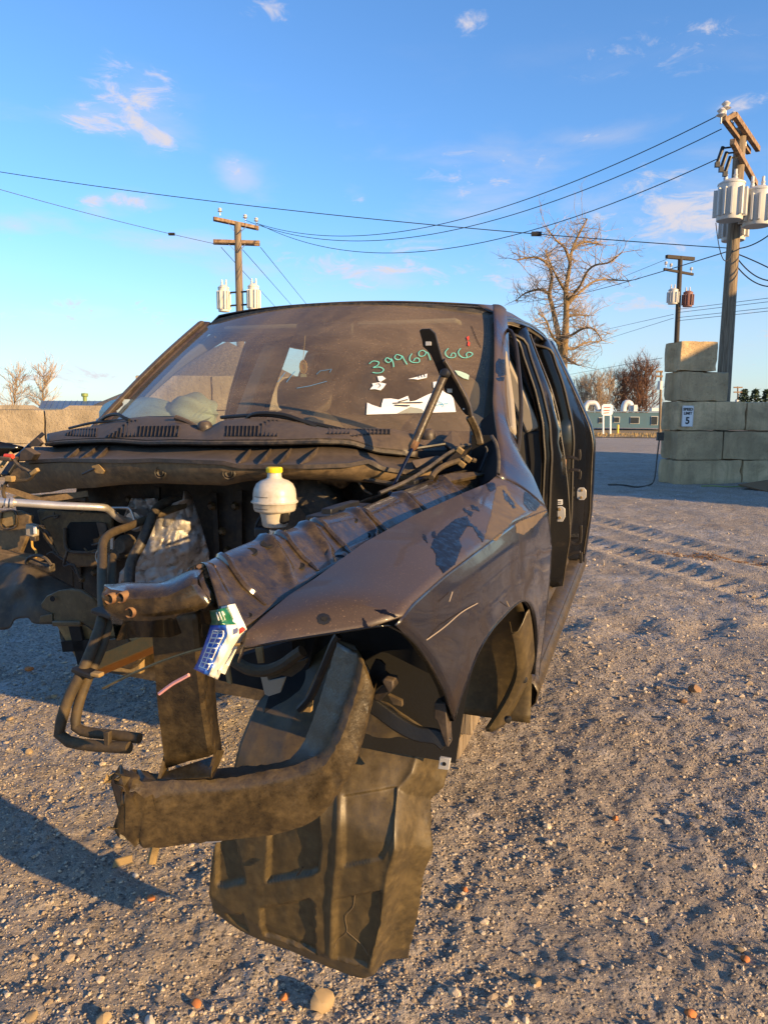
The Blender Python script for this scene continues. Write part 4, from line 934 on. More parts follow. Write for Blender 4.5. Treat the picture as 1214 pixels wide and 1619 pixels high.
# ---- windshield side mouldings
mo = [L(px, py, (.665, 2.27), (.80, 1.62)) + np.array((0.012, -.012, .0)) for px, py in ((775.5, 484), (777, 520), (777, 560), (775, 600), (771.5, 640))]
part(MB().bar(arc(mo, 14), .030, .014, (.1, -.6, .7)), 'windshield_moulding', M['plastic'], bevel=.003)
sd = [p + np.array((-.026, -.002, .0)) for p in arc(mo, 14)]
part(MB().bar(sd, .030, .004, (.1, -.6, .7)), 'moulding_strip', M['black'])  # black strip along the glass side of the moulding
lo_c = [ws(.985, v) + np.array((.012, -.02, .0)) for v in (.26, .2, .12, .06, .0)]
part(MB().tube(smooth_path(lo_c, 16), .014, 8), 'corner_seal', M['rubber'])
pa = [ws(-1.0, v) + np.array((-.012, -.004, .012)) for v in np.linspace(.02, 1.0, 14)]
part(MB().bar(pa, .022, .022, (0, -.6, .7)), 'windshield_moulding', M['plastic'], bevel=.004)

# ---- A pillar skin (driver's side), flowing down to the fender
ai = arc([(779, 481), (781.5, 520), (781.5, 560), (781, 600), (779, 635), (782, 660), (786, 690), (787, 720), (785, 752)], 30)
aiy = np.interp(np.linspace(0, 1, 30), np.linspace(0, 1, 9), [2.25, 2.12, 1.99, 1.86, 1.74, 1.66, 1.58, 1.48, 1.37])
ao = arc([(800, 489), (803, 520), (805, 560), (806, 600), (807, 640), (811, 668), (821, 716), (842, 752), (864.5, 806)], 30)
aoy = np.interp(np.linspace(0, 1, 30), np.linspace(0, 1, 9), [2.33, 2.25, 2.12, 1.98, 1.85, 1.75, 1.65, 1.60, 1.58])
rows = []
for a, ya, b, yb in zip(ai, aiy, ao, aoy):
    A, B = U(a[0], a[1], ya), U(b[0], b[1], yb)
    rows.append([A + (B - A) * t + np.array((.005, -.005, .006)) * math.sin(math.pi * t) for t in np.linspace(0, 1, 7)] + [B + np.array((-.035, .03, -.004)), B + np.array((-.10, .05, -.008))])
amb = MB().grid(rows); ahit = caster(amb); apl = part(amb, 'a_pillar', M['paint_top'], solid=.003, off=-1)
for po in ([(783, 574), (788, 567), (798, 569), (801, 580), (800, 592), (790, 596), (783, 590)], [(784, 597), (797, 596), (796, 602), (785, 601)]):
    d_ = decal(ahit, po)
    if d_.f: part(d_, 'wiped_patch', M['wiped'], apl, smooth=60)
# pillar inner return towards the hinge pocket
pk = MB(); I0 = [U(a[0], a[1], y) for a, y in zip(ai[18:], aiy[18:])]
pk.grid([I0, [p + np.array((-.045, .03, -.03)) for p in I0], [p + np.array((-.09, .06, -.10)) for p in I0]])
part(pk, 'hinge_pocket', M['void'])
ms = [ws(-1.0, v) + np.array((-.012, .030, .004)) for v in (1.0, .8, .6, .4, .2, .0)] + [np.array((-.86, 1.62, 1.16))]
part(MB().bar(smooth_path(ms, 18), .075, .05, (0, -.6, .7)), 'a_pillar', M['paint_top'], bevel=.012)

# ---- driver's fender
he = [(385, 1025), (385.5, 1003.5), (418.6, 972.6), (458, 940), (497.7, 914.6), (576.8, 857), (655.9, 813.8), (735, 778), (770.5, 764), (785, 752)]
H3 = [U(385, 1025, .128)] + [L(*p, (.73, .12), (.86, 1.55)) for p in he[1:]]
lw = [U(385, 1025, .128)] + [L(px, py, (.731, .128), (.914, .24)) for px, py in ((400, 1023), (438, 1015), (537, 999.6), (585, 992), (612, 988.5))]
cr_ = [(626, 988), (649, 955), (702, 908.5), (765, 862), (814, 826), (864.5, 806)]
C3 = [L(*p, (.922, .22), (.972, 1.58)) for p in cr_]
low = lw + C3
a = arc(H3, 60); b = arc(low, 60)
# match the two edges by their distance to the rear so rows run straight across
def by_y(P, ys):
    P = np.array(P); o = np.maximum.accumulate(P[:, 1]); o = o + np.arange(len(o)) * 1e-6
    return np.stack([np.interp(ys, o, P[:, i]) for i in range(3)], 1)
tt = np.linspace(0, 1, 56) ** 1.15
yh = .128 + (H3[-1][1] - .128) * tt; yl = .128 + (1.58 - .128) * tt
A = by_y(arc(H3, 400), yh); B = by_y(arc(low, 400), yl); A[0] = H3[0]; B[0] = H3[0]
rows = []
for i in range(56):
    d = np.linalg.norm(B[i] - A[i]); rows.append([A[i] + (0, 0, -.022) + np.array((-.010, 0, 0)), A[i]] + [A[i] * (1 - t) + B[i] * t + np.array((.002, 0, .011)) * math.sin(math.pi * t) * min(1, d / .12) for t in np.linspace(0, 1, 12)[1:]])
fmb = MB().grid(np.array(rows).swapaxes(0, 1)); fhit = caster(fmb)
fd = part(fmb, 'fender', M['paint_top'], smooth=30, solid=.003, off=-1)
lf = [L(px, py, (.914, .24), (.945, .52)) for px, py in ((626, 988), (641, 1003), (659, 1020.5), (682, 1053.5), (702, 1093))] + [V(718.6, 1141, .942)]
ap = [(718.6, 1141, .942), (725, 1118, .945), (732, 1096, .948), (742, 1070, .952), (758, 1030, .957), (778, 997, .963), (798, 974, .967), (814, 958, .970), (827, 950, .972), (837, 953, .974), (845, 968, .974), (849, 994, .974), (849, 1027, .971), (845.5, 1066, .967)]
A3 = smooth_path([V(*p) for p in ap], 60)
dg_ = [C3[-1]] + [U(px, py, 1.575) for px, py in ((868, 825), (872, 862), (870, 912), (864, 961), (860, 1004), (855, 1040))] + [U(852, 1068, 1.565)]
bot = np.vstack([A3, [dg_[-1]]])
sg3 = coons(C3, bot, lf, dg_, 48, 22)
smb = MB().grid(sg3); shit = caster(smb)
fs_ = part(smb, 'fender_side', M['paint_side'], fd, smooth=60, solid=.003, off=-1)
# lips: wheel arch, headlight opening, door edge
m = MB(); m.grid([A3, A3 + np.array((-.012, 0, 0)), A3 + np.array((-.03, .004, .004))]); part(m, 'arch_lip', M['paint_jamb'], fd, solid=.003)
m = MB(); hl = np.array(lw + lf[1:]); hl = arc(hl, 40); m.grid([hl, hl + np.array((-.006, .012, -.002)), hl + np.array((-.02, .028, -.004))]); part(m, 'headlight_edge', M['paint_jamb'], fd, solid=.003)
m = MB(); dgp = arc(dg_, 20); m.grid([dgp, dgp + np.array((-.012, .004, 0)), dgp + np.array((-.05, .004, 0))]); part(m, 'door_edge', M['paint_jamb'], fd, solid=.002)
# scratches on the fender side
m = MB()
def on_side(px, py):
    d = tray(px, py); best = None
    for x in np.linspace(.90, .985, 35):
        P = V(px, py, x); t = sg3.reshape(-1, 3); dd = np.linalg.norm(t - P, axis=1).min()
        if best is None or dd < best[0]: best = (dd, P)
    return best[1] + np.array((.004, -.003, 0))
for ln in ([(671, 1011), (700, 990), (727, 967), (752, 953)], [(798, 950), (802, 958)], [(712, 935), (707, 950)]):
    m.tube(smooth_path([on_side(*q) for q in ln], 14), .0011, 4)
part(m, 'scratch', plain('pale_scratch', (.30, .24, .17), .7), fd)
d_ = decal(fhit, [(512 + 11 * math.cos(a), 979 + 9 * math.sin(a)) for a in np.linspace(0, 6.2, 20)], lift=.0008); part(d_, 'fender_plug', M['black'], fd)
d_ = decal(fhit, [(512 + 5 * math.cos(a), 979 + 4 * math.sin(a)) for a in np.linspace(0, 6.2, 14)], lift=.0016); part(d_, 'plug_centre', M['void'], fd)
def k2(x, y): return (300 + x / 2.529, 620 + y / 2.529)
for po in ([(975, 590), (1000, 560), (1060, 510), (1110, 495), (1120, 520), (1150, 545), (1175, 580), (1172, 605), (1130, 540), (1110, 535), (1075, 590), (1085, 620), (1060, 690), (1015, 725), (985, 690), (985, 650), (965, 620)],
           [(928, 568), (945, 575), (952, 603), (935, 592)], [(1092, 463), (1132, 480), (1125, 499), (1100, 482)], [(1118, 448), (1152, 460), (1157, 478), (1130, 470)], [(967, 560), (980, 556), (985, 585), (970, 585)],
           [(735, 870), (780, 872), (820, 890), (840, 905), (800, 895), (760, 885)], [(690, 900), (705, 915), (715, 945), (695, 940)], [(1180, 365), (1214, 362), (1225, 385), (1200, 400)]):
    d_ = decal(fhit, [k2(*q) for q in po])
    if d_.f: part(d_, 'wiped_patch', M['wiped'], fd, smooth=60)
def k3(x, y): return (600 + x / 3.035, 460 + y / 3.035)
for po in ([(585, 950), (620, 985), (655, 1040), (640, 1045), (600, 1000)], [(690, 985), (710, 925), (735, 950), (770, 965), (795, 990), (770, 1020), (745, 1060), (715, 1050), (690, 1020)]):
    d_ = decal(fhit, [k3(*q) for q in po])
    if d_.f: part(d_, 'wiped_patch', M['wiped'], fd, smooth=60)
for po in ([(500, 1190), (530, 1090), (560, 940), (600, 930), (640, 1000), (700, 1060), (640, 1100), (600, 1150), (560, 1200)], [(650, 1120), (790, 1020), (800, 1060), (740, 1130), (690, 1170), (655, 1160)]):
    for h_ in (fhit, shit):
        d_ = decal(h_, [k3(*q) for q in po], lift=.0004)
        if d_.f: part(d_, 'dust_smear', M['smear'], fd, smooth=60)
for po in ([(655, 800), (700, 760), (720, 800), (690, 860)],): pass

# ---- inner rail (apron) along the fender
RI = by_y(arc([L(*p, (.60, .15), (.70, 1.5)) for p in ((318, 899), (359, 877), (407, 857), (458, 841), (502, 824), (573, 806), (644, 776), (695, 754), (735, 745))], 300), np.linspace(.20, 1.5, 240))
RO = by_y(arc([L(*p, (.68, .15), (.79, 1.5)) for p in ((340, 944), (395, 920), (486, 877), (545, 853), (612, 830), (680, 800), (735, 774), (767, 756))], 300), np.linspace(.145, 1.49, 240))
RF = by_y(arc([L(*p, (.735, .14), (.86, 1.55)) for p in ((381, 992), (419, 964), (513, 897), (569, 865), (628, 835), (687, 804), (770, 762))], 300), np.linspace(.12, 1.30, 240))
rows = []
beads = [.215, .385, .52, .72, .97, 1.25]
for i in range(240):
    k = i / 239
    a, b, c = RI[i], RO[i], RF[i] + np.array((-.012, 0, -.014))
    y = a[1]; bd = sum(math.exp(-((y - q) / .011) ** 2) * 1.9 for q in beads)
    rows.append([a + (-.004, 0, -.11), a + (-.006, 0, -.02), a + (0, 0, 0), a * .94 + b * .06 + np.array((0, 0, .007 + .004 * bd)), a * .72 + b * .28 + np.array((0, 0, .0125 + .006 * bd)), a * .50 + b * .50 + np.array((0, 0, .012 + .008 * bd)), a * .40 + b * .60 + np.array((0, 0, .007 + .008 * bd)),
                 a * .10 + b * .90 + np.array((.002, 0, -.008 + .008 * bd)), b + np.array((.003, 0, -.013 + .006 * bd)), b * .80 + c * .20 + np.array((0, 0, -.013 + .005 * bd)), b * .3 + c * .7 + np.array((0, 0, -.008)), c])
rmb = MB().grid(np.array(rows).swapaxes(0, 1)); rhit = caster(rmb)
rl = part(rmb, 'inner_rail', M['ecoat'], smooth=42, solid=.003)
sec = np.array(rows)
for yb in beads:
    i = int(np.argmin(np.abs(RO[:, 1] - yb))); P = [sec[min(239, i + int(o_)), j] + np.array((0, 0, .001)) for j, o_ in zip(range(2, 11), (0, 0, 0, 0, 0, 1, 2, 4, 6))]
    part(MB().tube(smooth_path(P, 30), np.interp(np.linspace(0, 1, 30), [0, .12, .8, 1], [.003, .0075, .0075, .003]), 8), 'rail_rib', M['ecoat'], rl)
def disc(px, py, y, r, mat, name, parent, n_=14, nrm=(.1, -.3, 1), depth=.006, lift=.0):
    c = U(px, py, y) + np.array((0, 0, lift)); return MB().lathe([(0, 0), (r, 0), (r, .0006), (r * 1.18, .0004), (r * 1.22, -.002)], c, nrm, n_).build(name, mat, parent)
def rail_y(px): return float(np.interp(px, [340, 395, 486, 545, 612, 680, 735], [.145, .23, .40, .54, .74, 1.0, 1.28]))
for px, py, r in ((396, 873, .012), (423, 860, .012), (391.5, 974, .007), (473, 895, .010), (537, 883, .011), (598, 849.5, .011), (581, 846, .007), (560, 823, .008)):
    c = rhit(px, py)
    if c is not None: part(MB().lathe([(0, .0003), (r * .75, .0003), (r * .82, .001), (r * .95, .0012), (r, -.002)], c, (.12, -.3, .95), 16), 'bolt_hole', M['void'], rl)
# plastic clip plates on the rail top
for x0, y0, x1, y1, yy in ((503, 822, 571, 800, .62), (641, 773, 690, 757, 1.12)):
    a, b = U(x0, y0, yy), U(x1, y1, yy + .30 * (1 if yy < 1 else 1.1)); d = (b - a) / np.linalg.norm(b - a)
    cp_ = MB().bar([a, (a + b) / 2, b], .055, .016); e = (a + b) / 2
    cl_ = part(cp_, 'clip_plate', M['black'], rl, bevel=.004)
    MB().bar([a + d * .06 + (0, 0, .014), a + d * .14 + (0, 0, .016)], .03, .02).build('clip_plate_tab', M['black'], rl, bevel=.003) if False else None
    m = MB().bar([a + d * .05 + (0, 0, .012), (a + b) / 2 + (0, 0, .013), b - d * .05 + (0, 0, .012)], .022, .012); part(m, 'clip_tab', M['black'], rl, bevel=.002)

# ---- radiator support: upper end, column, lower beam
sx = 1 / 4.856
def c6(x, y): return (150 + x * sx, 860 + y * sx)
tf = [c6(*q) for q in ((78, 345), (260, 372), (430, 368), (560, 358), (730, 268), (790, 258))]
bf = [c6(*q) for q in ((100, 520), (170, 570), (270, 585), (440, 585), (600, 560), (780, 515), (915, 455))]
tfb = [c6(*q) for q in ((75, 326), (230, 299), (430, 298), (520, 298), (640, 245), (770, 188), (862, 198))]
yf = np.linspace(.10, .155, 16)
T_ = [U(*p, y) for p, y in zip(arc(tf, 16), yf)]; B_ = [U(*p, y) for p, y in zip(arc(bf, 16), yf)]
K_ = [U(*p, y + .055) for p, y in zip(arc(tfb, 16), yf)]
m = MB(); mid = [a * .5 + b * .5 + np.array((0, -.006, 0)) for a, b in zip(T_, B_)]
m.grid([[k + (0, .02, -.09) for k in K_], K_, [a * .5 + b * .5 + np.array((0, 0, .004)) for a, b in zip(K_, T_)], T_, [a * .8 + b * .2 + np.array((0, -.008, 0)) for a, b in zip(T_, B_)], mid, [a * .2 + b * .8 + np.array((0, -.006, 0)) for a, b in zip(T_, B_)], B_, [b + (0, .05, .002) for b in B_]])
for i in (0, 15):
    o_ = len(m.v); q = [K_[i] + (0, .02, -.09), K_[i], T_[i], mid[i], B_[i], B_[i] + (0, .05, .002)]; m.add(q, [tuple(range(6))])
uhit = caster(m); ue = part(m, 'radiator_support', M['ecoat'], smooth=40, solid=.002)
for x, y in ((122, 420), (207, 411), (277, 525)):
    c = uhit(*c6(x, y), 0); c = U(*c6(x, y), .10) if c is None else c; MB().lathe([(0, .001), (.0052, .001), (.0058, -.003), (.0074, -.004), (.0080, -.002), (.0082, .010)], c, (.05, 1, 0), 14).build('bolt_sleeve', M['rust'], ue)
m = MB(); c = U(319, 904, .20)
for r in (.021, .0145, .009): m.lathe([(r - .003, 0), (r, .004 + (.021 - r) * .4), (r + .003, 0)], c, (.0, -.35, 1), 18)
m.lathe([(0, .010), (.006, .010), (.007, .0)], c, (.0, -.35, 1), 8); part(m, 'bolt_washer', M['rust'], ue)
# column
def c5(x, y): return (80 + x / 3.035, 960 + y / 3.035)
cl_ = arc([c5(*q) for q in ((487, 40), (500, 200), (520, 480), (546, 690), (555, 770))], 14); crr = arc([c5(*q) for q in ((700, 20), (722, 300), (745, 500), (770, 640), (779, 705))], 14); cfl = arc([c5(*q) for q in ((765, 20), (785, 360), (800, 550), (818, 660), (820, 690))], 14)
cy = np.linspace(.20, .285, 14)
F0 = [U(*p, y) for p, y in zip(cl_, cy)]; F1 = [U(*p, y) for p, y in zip(crr, cy)]; F2 = [U(*p, y + .07) for p, y in zip(cfl, cy)]
m = MB(); m.grid([[a + (.0, .07, 0) for a in F0], F0, [a * .97 + b * .03 + np.array((0, -.004, 0)) for a, b in zip(F0, F1)], [a * .5 + b * .5 + np.array((0, .002, 0)) for a, b in zip(F0, F1)], [a * .06 + b * .94 + np.array((0, -.004, 0)) for a, b in zip(F0, F1)], F1, F2])
chit = caster(m); co_ = part(m, 'support_column', M['chassis'], smooth=40, solid=.003)
ft = MB(); p = [U(*c5(*q), y) for q, y in (((546, 700), .285), ((512, 832), .25), ((552, 780), .29))]; ft.prism(p, (.004, .004, 0))
p = [U(*c5(*q), y) for q, y in (((786, 690), .31), ((820, 690), .34), ((800, 745), .32), ((762, 826), .25), ((752, 812), .26))]; ft.prism(p, (.004, .004, 0))
p = [U(*c5(*q), y) for q, y in (((520, 800), .27), ((780, 715), .31), ((770, 815), .25), ((512, 832), .25))]; ft.prism(p, (0, .003, -.003)); part(ft, 'column_foot', M['chassis'], co_, smooth=0)
d_ = decal(chit, [(c5(640, 428)[0] + 9.5 * math.cos(a), c5(640, 428)[1] + 8 * math.sin(a)) for a in np.linspace(0, 6.2, 24)], step=.8); part(d_, 'bolt_hole', M['void'], co_)
# lower beam
def cL(x, y): return (300 + x / 2.639, 980 + y / 2.639)
ftop = [(186, 1233), (212, 1240), (245, 1241), (310, 1240), (376, 1235), (426, 1224), (455, 1219), (489, 1208), (516, 1190), (538, 1147), (557, 1094), (572, 1033)]
btop = [(186, 1214), (205, 1218), (251, 1224), (300, 1222), (344, 1217), (383, 1213), (425, 1210), (459, 1200), (480, 1176), (498, 1132), (516, 1078), (535, 1016)]
fbot = [(188, 1322), (218, 1334), (255, 1337), (310, 1331), (372, 1325), (442, 1316), (480, 1303), (512, 1281), (540, 1244), (562, 1203), (577, 1150), (591, 1092)]
N_ = 60
yb_ = [.19, .205, .225, .25, .275, .295, .305, .315, .325, .34, .36, .38]
FT = smooth_path([U(*p, y) for p, y in zip(ftop, yb_)], N_); BT = smooth_path([U(*p, y + .055) for p, y in zip(btop, yb_)], N_); FB = smooth_path([U(*p, y + .012) for p, y in zip(fbot, yb_)], N_)
rr_ = random.Random(5); nz = lambda s: np.array([rr_.gauss(0, s) for _ in range(3)])
rows = [[a + (-.004, .02, -.11) for a in BT], [a + (0, 0, -.012) for a in BT], BT, [a * .5 + b * .5 + np.array((0, 0, -.002)) for a, b in zip(BT, FT)], [a * .12 + b * .88 + np.array((0, 0, .003)) for a, b in zip(BT, FT)], FT + np.array((0, 0, -.008)),
        [a * .84 + b * .16 + np.array((.002, -.004, 0)) for a, b in zip(FT, FB)], [a * .5 + b * .5 for a, b in zip(FT, FB)], [a * .12 + b * .88 + np.array((.002, -.004, 0)) for a, b in zip(FT, FB)], FB, [a + (-.006, .03, .004) for a in FB]]
R_ = np.array(rows)
for i in range(N_):                                  # cut, bent left end
    k = max(0, 1 - i / 9.0)
    for j in range(len(R_)): R_[j, i] += np.array((-.012, .006, -.006)) * k * math.sin(j * 1.7) + nz(.0035 * k + .0006)
bmn = part(MB().grid(R_), 'lower_beam', M['chassis'], smooth=45, solid=.004)
m = MB(); e = R_[:, 0]; cpt = e.mean(0) + np.array((.012, .02, 0)); m.add(list(e) + [cpt], [(i, i + 1, len(e)) for i in range(len(e) - 1)]); part(m, 'torn_end', M['rust'], bmn, smooth=0)
m = MB()
for q in range(7):
    c = e[5 + q % 5] + nz(.006); m = MB(); m.add([c, c + np.array((-.008, -.003, .004)) + nz(.004), c + np.array((-.004, .003, .010)) + nz(.004), c + np.array((.006, -.004, .008))], [(0, 1, 2), (0, 2, 3), (0, 3, 1)]); part(m, 'torn_metal', M['tan_tube'], bmn, smooth=0)
m = MB(); p = [W(*q, .60) for q in ((256, 1342), (338, 1333), (342, 1340), (333, 1346), (262, 1350))]; m.prism([x + (0, .03, .0) for x in p], (0, .006, -.002)); part(m, 'lower_bracket', M['grey_steel'], bmn, smooth=0)
m = MB().tube([W(247, 1334, .62), W(243, 1350, .60), W(240, 1364, .585)], .0085, 8); part(m, 'pipe_stub', M['tan_tube'], bmn)

# ---- cab side frames (door openings bare), both sides
offB = lambda z: float(np.interp(z, [.45, .98, 1.245, 1.458, 1.7, 1.8], [.13, .13, .128, .08, .047, .03]))
offR = lambda z: float(np.interp(z, [.45, .82, 1.0, 1.24, 1.46, 1.69, 1.8], [.05, .05, .064, .10, .055, .035, .02]))
offC = lambda z: float(np.interp(z, [.45, .85, 1.17, 1.29, 1.55, 1.78], [.09, .098, .104, .09, .035, .01]))
M['seal'] = plain('dusty_door_seal', (0.020, 0.015, 0.009), 0.5, var=0.4)
M['flange'] = plain('sunlit_flange', (0.055, 0.042, 0.026), 0.28, var=0.3)  # warm brown paints sunlit highlights along the pillar edges
M['privacy'] = plain('tinted_rear_glass', (0.012, 0.011, 0.010), 0.12)
def side(sg):
    S_ = lambda P: [(p[0] * sg, p[1], p[2]) for p in P]
    zs = np.concatenate([np.linspace(.562, 1.30, 14), np.linspace(1.36, 1.775, 9)])
    def rake(z): return .06 * max(0, (z - 1.3))
    rows = [S_([(xo(z) - offB(z) - .055, 2.68, z), (xo(z) - offB(z) - .015, 2.685, z), (xo(z) - offB(z), 2.70, z), (xo(z) - offB(z) * .55 - offR(z) * .45 + .008, 2.745, z), (xo(z) - offR(z) + .002, 2.79, z), (xo(z) - offR(z) - .012, 2.82, z), (xo(z) - offR(z) - .03, 2.90, z), (xo(z) - offR(z) - .15, 2.93, z)]) for z in zs]
    bp = part(MB().grid(rows), 'b_pillar', M['paint_jamb'], smooth=50, solid=.003, off=-1)
    zc = np.concatenate([np.linspace(.50, 1.2, 14), np.linspace(1.25, 1.79, 11)])
    rows = [S_([(xo(z) - offC(z) - .14, 3.44, z), (xo(z) - offC(z) - .015, 3.47, z), (xo(z) - offC(z), 3.50, z), (xo(z) - offC(z) * .86, 3.56, z), (xo(z) - offC(z) * .42, 3.60, z), (xo(z) - offC(z) * .38 - .004, 3.64, z), (xo(z) - .014, 3.665, z), (xo(z) - .002, 3.685, z), (xo(z), 3.76, z), (xo(z) - .004, 3.85, z), (xo(z) - .03, 3.875, z), (xo(z) - .2, 3.875, z)]) for z in zc]
    cp_ = part(MB().grid(rows), 'c_pillar', M['paint_jamb'], smooth=50, solid=.003, off=-1)
    # roof rail and its door gutter
    ys = np.linspace(2.28, 3.80, 24)
    rows = [S_([(roof_half(y) + .006, y, roof_mid(y) - .085), (roof_half(y) + .012, y, roof_mid(y) - .105), (roof_half(y) - .012, y, roof_mid(y) - .112), (roof_half(y) - .03, y, roof_mid(y) - .125), (roof_half(y) - .03, y, roof_mid(y) - .15), (roof_half(y) - .12, y, roof_mid(y) - .155)]) for y in ys]
    part(MB().grid(rows), 'roof_rail', M['paint_jamb'], smooth=50, solid=.003)
    # sill
    yy = np.linspace(1.58, 3.86, 30)
    rows = [S_([(.74, y, .56), (.85, y, .575), (.868, y, .565), (.878, y, .535), (.925, y, .527), (.945, y, .515), (.958, y, .49), (.953, y, .455), (.93, y, .425), (.80, y, .42)]) for y in yy]
    sl_ = part(MB().grid(rows), 'sill', M['chassis'], smooth=50, solid=.003)
    part(MB().bar([(sg * .94, 1.60, .518), (sg * .94, 2.7, .518), (sg * .94, 3.8, .518)], .006, .004), 'sill_seam', M['rubber'], sl_)
    # hinge pillar behind the fender
    rows = [S_([(.80, 1.50, z), (xo(z) - .10, 1.53, z), (xo(z) - .075, 1.60, z), (xo(z) - .10, 1.66, z), (.78, 1.70, z)]) for z in np.linspace(.5, .98, 8)]
    part(MB().grid(rows), 'hinge_pillar', M['paint_jamb'], solid=.003)
    # door seals: one loop each, up the rear pillar and forward along the roof rail
    P = [(xo(z) - offB(z) - .004, 2.69, z) for z in np.linspace(.60, 1.70, 16)]
    P += [(roof_half(y) - .03, y, roof_mid(y) - .145) for y in (2.62, 2.52, 2.42, 2.34)] + [(.735, 2.22, 1.69), (.80, 2.0, 1.53), (.84, 1.82, 1.38), (.85, 1.70, 1.2), (.85, 1.68, .9), (.85, 1.68, .62)]
    part(MB().tube(smooth_path(S_(P), 90), .0075, 7), 'door_seal', M['seal'])
    part(MB().tube(smooth_path(S_([(x - .028, y - .02, z) for x, y, z in P[:18]]), 40), .006, 6), 'door_seal', M['seal'])
    P = [(xo(z) - offC(z) - .002, 3.49, z) for z in np.linspace(.60, 1.72, 16)]
    P += [(roof_half(y) - .03, y, roof_mid(y) - .145) for y in (3.38, 3.2, 3.05)] + [(xo(1.69) - .05, 2.93, 1.69)] + [(xo(z) - offR(z) - .035, 2.91, z) for z in (1.5, 1.25, 1.0, .8, .62)]
    part(MB().tube(smooth_path(S_(P), 90), .0075, 7), 'door_seal', M['seal'])
    # beads added along the pillar edges, warm tint paints sunlit highlights
    part(MB().tube(smooth_path(S_([(xo(z) - offR(z) + .004, 2.80, z) for z in np.linspace(.56, 1.74, 16)]), 40), .004, 6), 'pillar_flange', M['flange'])
    part(MB().tube(smooth_path(S_([(xo(z) - .012, 3.668, z) for z in np.linspace(.56, 1.76, 16)]), 40), .005, 6), 'pillar_flange', M['flange'])
    # inner trim
    P = [(xo(z) - .20, 2.76 + .02 * (1.3 - z), z) for z in np.linspace(1.30, 1.72, 8)]; part(MB().bar(S_(P), .16, .07, (1, 0, 0)), 'pillar_trim', M['beige'], bevel=.012)
    P = [(xo(z) - .20, 2.77, z) for z in np.linspace(.56, 1.295, 6)]; part(MB().bar(S_(P), .18, .07, (1, 0, 0)), 'pillar_trim', M['dark'], bevel=.012)
    P = [(xo(z) - .16, 3.58, z) for z in np.linspace(1.28, 1.74, 8)]; part(MB().bar(S_(P), .16, .06, (1, 0, 0)), 'pillar_trim', M['beige'], bevel=.012)
    P = [(xo(z) - .17, 3.6, z) for z in np.linspace(.56, 1.275, 6)]; part(MB().bar(S_(P), .18, .07, (1, 0, 0)), 'pillar_trim', M['dark'], bevel=.012)
    P = [(.70 - .0, 2.34, 1.72), (.765, 2.1, 1.585), (.83, 1.88, 1.42), (.865, 1.74, 1.31)]; part(MB().bar(smooth_path(S_([(x - .05, y, z) for x, y, z in P]), 12), .05, .05, (1, 0, 0)), 'pillar_trim', M['beige'], bevel=.012)
    # seat belt
    P = [(xo(1.55) - .22, 2.70, 1.55), (xo(1.3) - .24, 2.69, 1.3), (xo(1.0) - .26, 2.68, 1.0), (xo(.7) - .26, 2.68, .7)]; part(MB().bar(S_(P), .045, .003, (.3, -1, 0)), 'seat_belt', M['dark'])
    part(MB().box((sg * (xo(1.55) - .215), 2.70, 1.56), (.05, .03, .06)), 'belt_anchor', M['beige'], bevel=.008)
    return bp, cp_
bp, cp_ = side(1); side(-1)
# rear door hinges on the B pillar
sc = 1 / 3.855
def c7(x, y): return (780 + x * sc, 480 + y * sc)
for hy, arms in (((1), [[(428, 945), (470, 936), (520, 952)], [(521, 888), (524, 925), (520, 955)], [(425, 1012), (450, 1028), (480, 1012), (525, 1020)], [(526, 1018), (526, 1045), (520, 1072)]]),
                 ((2), [[(418, 1470), (460, 1452), (500, 1466), (527, 1450)], [(531, 1350), (531, 1400), (526, 1460)], [(418, 1500), (440, 1540), (480, 1520), (530, 1514)], [(531, 1514), (533, 1550), (531, 1582)]])):
    h = MB()
    for a in arms: h.bar(smooth_path([U(*c7(*q), 2.86) for q in a], 10), .014, .009, (0, -1, .2))
    hh = part(h, 'door_hinge', M['seal'], bp, bevel=.002)
    x, y = ((425, 980), (432, 1480))[hy - 1]; m = MB(); c = U(*c7(x, y), 2.83); m.box(c, (.026, .03, .05)); part(m, 'door_hinge', M['rust'], bp, bevel=.005)
m = MB()
for q in range(9):
    a, b = U(*c7(450 + q * 8, 1404), 2.85), U(*c7(446 + q * 8, 1436), 2.85); m.tube([a, (a + b) / 2 + (0, -.012, 0), b], .0022, 5)
part(m, 'check_spring', M['black'], bp)
def striker(pl, y, bolts):
    P = [U(*c7(*q), y) for q in pl]; s = MB().prism(P, (0, .008, 0)).build('striker_plate', M['grey_steel'], TK, bevel=.002)
    for b in bolts: MB().lathe([(0, .004), (.006, .004), (.0075, 0), (.0075, -.004)], U(*c7(*b), y - .001), (0, -1, 0), 10).build('bolt', M['tan_tube'], s)
    return s
striker([(372, 1250), (388, 1235), (416, 1235), (435, 1250), (436, 1300), (420, 1330), (386, 1330), (366, 1305), (366, 1268)], 2.733, [(400, 1254), (401, 1306)])
striker([(512, 1128), (525, 1120), (550, 1122), (564, 1140), (564, 1180), (550, 1198), (522, 1198), (507, 1184), (507, 1146)], 3.55, [(536, 1138), (533, 1182)])
P = [U(*c7(*q), 2.733) for q in ((374, 1194), (420, 1194), (420, 1226), (374, 1226))]; part(MB().prism(P, (0, .004, 0)), 'paper_label', M['paper'], bp)
m = MB()
for yy in (1206, 1216): m.bar([U(*c7(382, yy), 2.7315), U(*c7(412, yy), 2.7315)], .0015, .003)
part(m, 'label_print', M['ink'], bp); bpk = bpy.data.objects['label_print']; bpk['kind'] = 'stuff'
